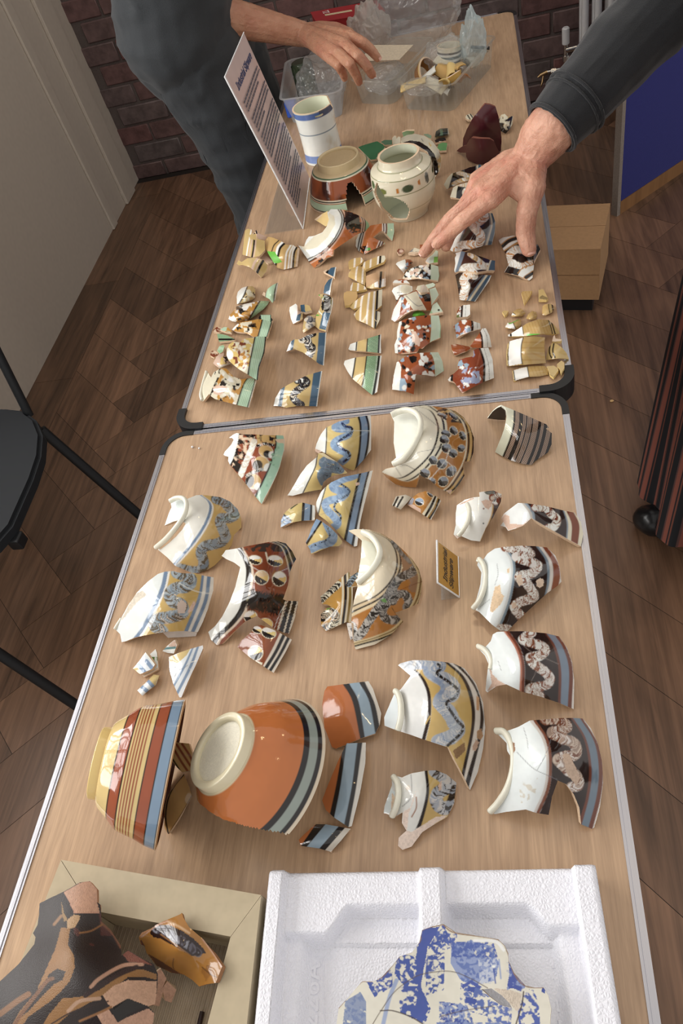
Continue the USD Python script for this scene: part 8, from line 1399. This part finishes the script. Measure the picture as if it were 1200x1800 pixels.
h2 = m3.Manifold(m3.Mesh(np.asarray(hbm.vertices, np.float32), np.asarray(hbm.faces, np.uint32))); b2_ = m3.Manifold(m3.Mesh(np.asarray(bt2.vertices, np.float32), np.asarray(bt2.faces, np.uint32)))
put(mo, 'body', tm(h2 + b2_) if h2.status() == m3.Error.NoError and b2_.status() == m3.Error.NoError else cat(hbm, bt2), SKIN_M, smooth=True)
TROUS = plain('dark_trousers','25292d',0.85,0.25,500.0,0.14, sheen_weight=0.1)
tl = [m3.Manifold.batch_hull([ball((-.455,1.27,.96),.135), ball((-.455,1.12,.96),.135), ball((-.435,1.27,1.06),.125), ball((-.435,1.12,1.06),.125)]), m3.Manifold.batch_hull([ball((-.475,1.26,.92),.112), ball((-.475,1.13,.92),.112), ball((-.42,1.28,.90),.11), ball((-.42,1.12,.90),.11)])]
for yy in (1.125,1.31): tl += chain([((-.435, yy, .90),.118),((-.400, yy, .70),.096),((-.385, yy, .50),.082),((-.42, yy, .07),.068)])
tt_ = m3.Manifold.batch_boolean(tl, m3.OpType.Add).trim_by_plane([0,0,1],.03)
tq = tm(tt_.refine_to_length(.012)); tq.merge_vertices(); trimesh.smoothing.filter_taubin(tq, lamb=.5, nu=.52, iterations=6)
fz = tq.vertices; wr_ = (1 - np.abs(2 * meshkit.fbm(fz * np.array([7,7,11]) + [0,0,3],3,8) - 1)) ** 3 * .010 + (meshkit.fbm(fz * 22,2,9) - .5) * .003
tq.vertices = fz + tq.vertex_normals * wr_[:, None]
put(mo, 'trousers', tq, TROUS, smooth=True)
SHIRT = plain('navy_shirt','1e242b',0.85,0.2,400.0,0.1)
up_ = lerp(ms, me_l, .62)
ts = m3.Manifold.batch_boolean([m3.Manifold.batch_hull([ball((-.43,1.27,1.06),.13), ball((-.43,1.13,1.06),.13), ball((-.38,1.27,1.2),.13), ball((-.38,1.13,1.2),.13)]), m3.Manifold.batch_hull([ball((-.38,1.27,1.2),.13), ball((-.38,1.13,1.2),.13), ball(ms + (.02,.05,-.01),.08), ball(lsh2 + (0,-.05,-.01),.08), ball((-.27,1.2,1.47),.07)]), bone(ms, .078, up_, .066), bone(lsh2,.076, lerp(lsh2, lel2,.7),.064)], m3.OpType.Add)
tsm = tm(ts.refine_to_length(.016)); tsm.merge_vertices(); trimesh.smoothing.filter_taubin(tsm, lamb=.5, nu=.52, iterations=4)
tsm.vertices = tsm.vertices + tsm.vertex_normals * ((meshkit.fbm(tsm.vertices * 12,3,5) - .5) * .012)[:, None]
put(mo, 'shirt', tsm, SHIRT, smooth=True)
for yy in (1.125,1.31):
    sm_ = m3.Manifold.batch_hull([ball((-.26, yy, .036),.034), ball((-.36, yy, .045),.042), ball((-.48, yy, .05),.04)]).trim_by_plane([0,0,1],.003)
    put(mo, 'shoe', tm(sm_), SHOE, smooth=40)
for e in eyes: put(mo, 'eye', e, WHITEMET, smooth=True)
put(mo, 'hair', tm(hair.refine_to_length(.02)), plain('short_grey_hair','6d665f',.7,.5,150), smooth=50)
for f in (mi, mm_, mr):
    cvm = CAM_C - f[3][0]; nail(mo, f[3][0], f[2][0], cvm / np.linalg.norm(cvm) + np.array([.2,.6,.4]), f[3][1])
for n_, f in (('idx', idx),('mid', mdl),('thb', thb),('Midx', mi),('Mmid', mm_)): print(n_, [round(float(np.linalg.norm(f[i + 1][0] - f[i][0])) * 1000) for i in range(3)])
print('wrist-mcp', round(np.linalg.norm(wr - mdl[0][0]) * 1000),'M', round(np.linalg.norm(mw - mm_[0][0]) * 1000),'forearm', np.linalg.norm(el - wr), np.linalg.norm(me_l - mw),'upper', np.linalg.norm(el - sh), np.linalg.norm(me_l - ms),'el', el, me_l, wr, mw)
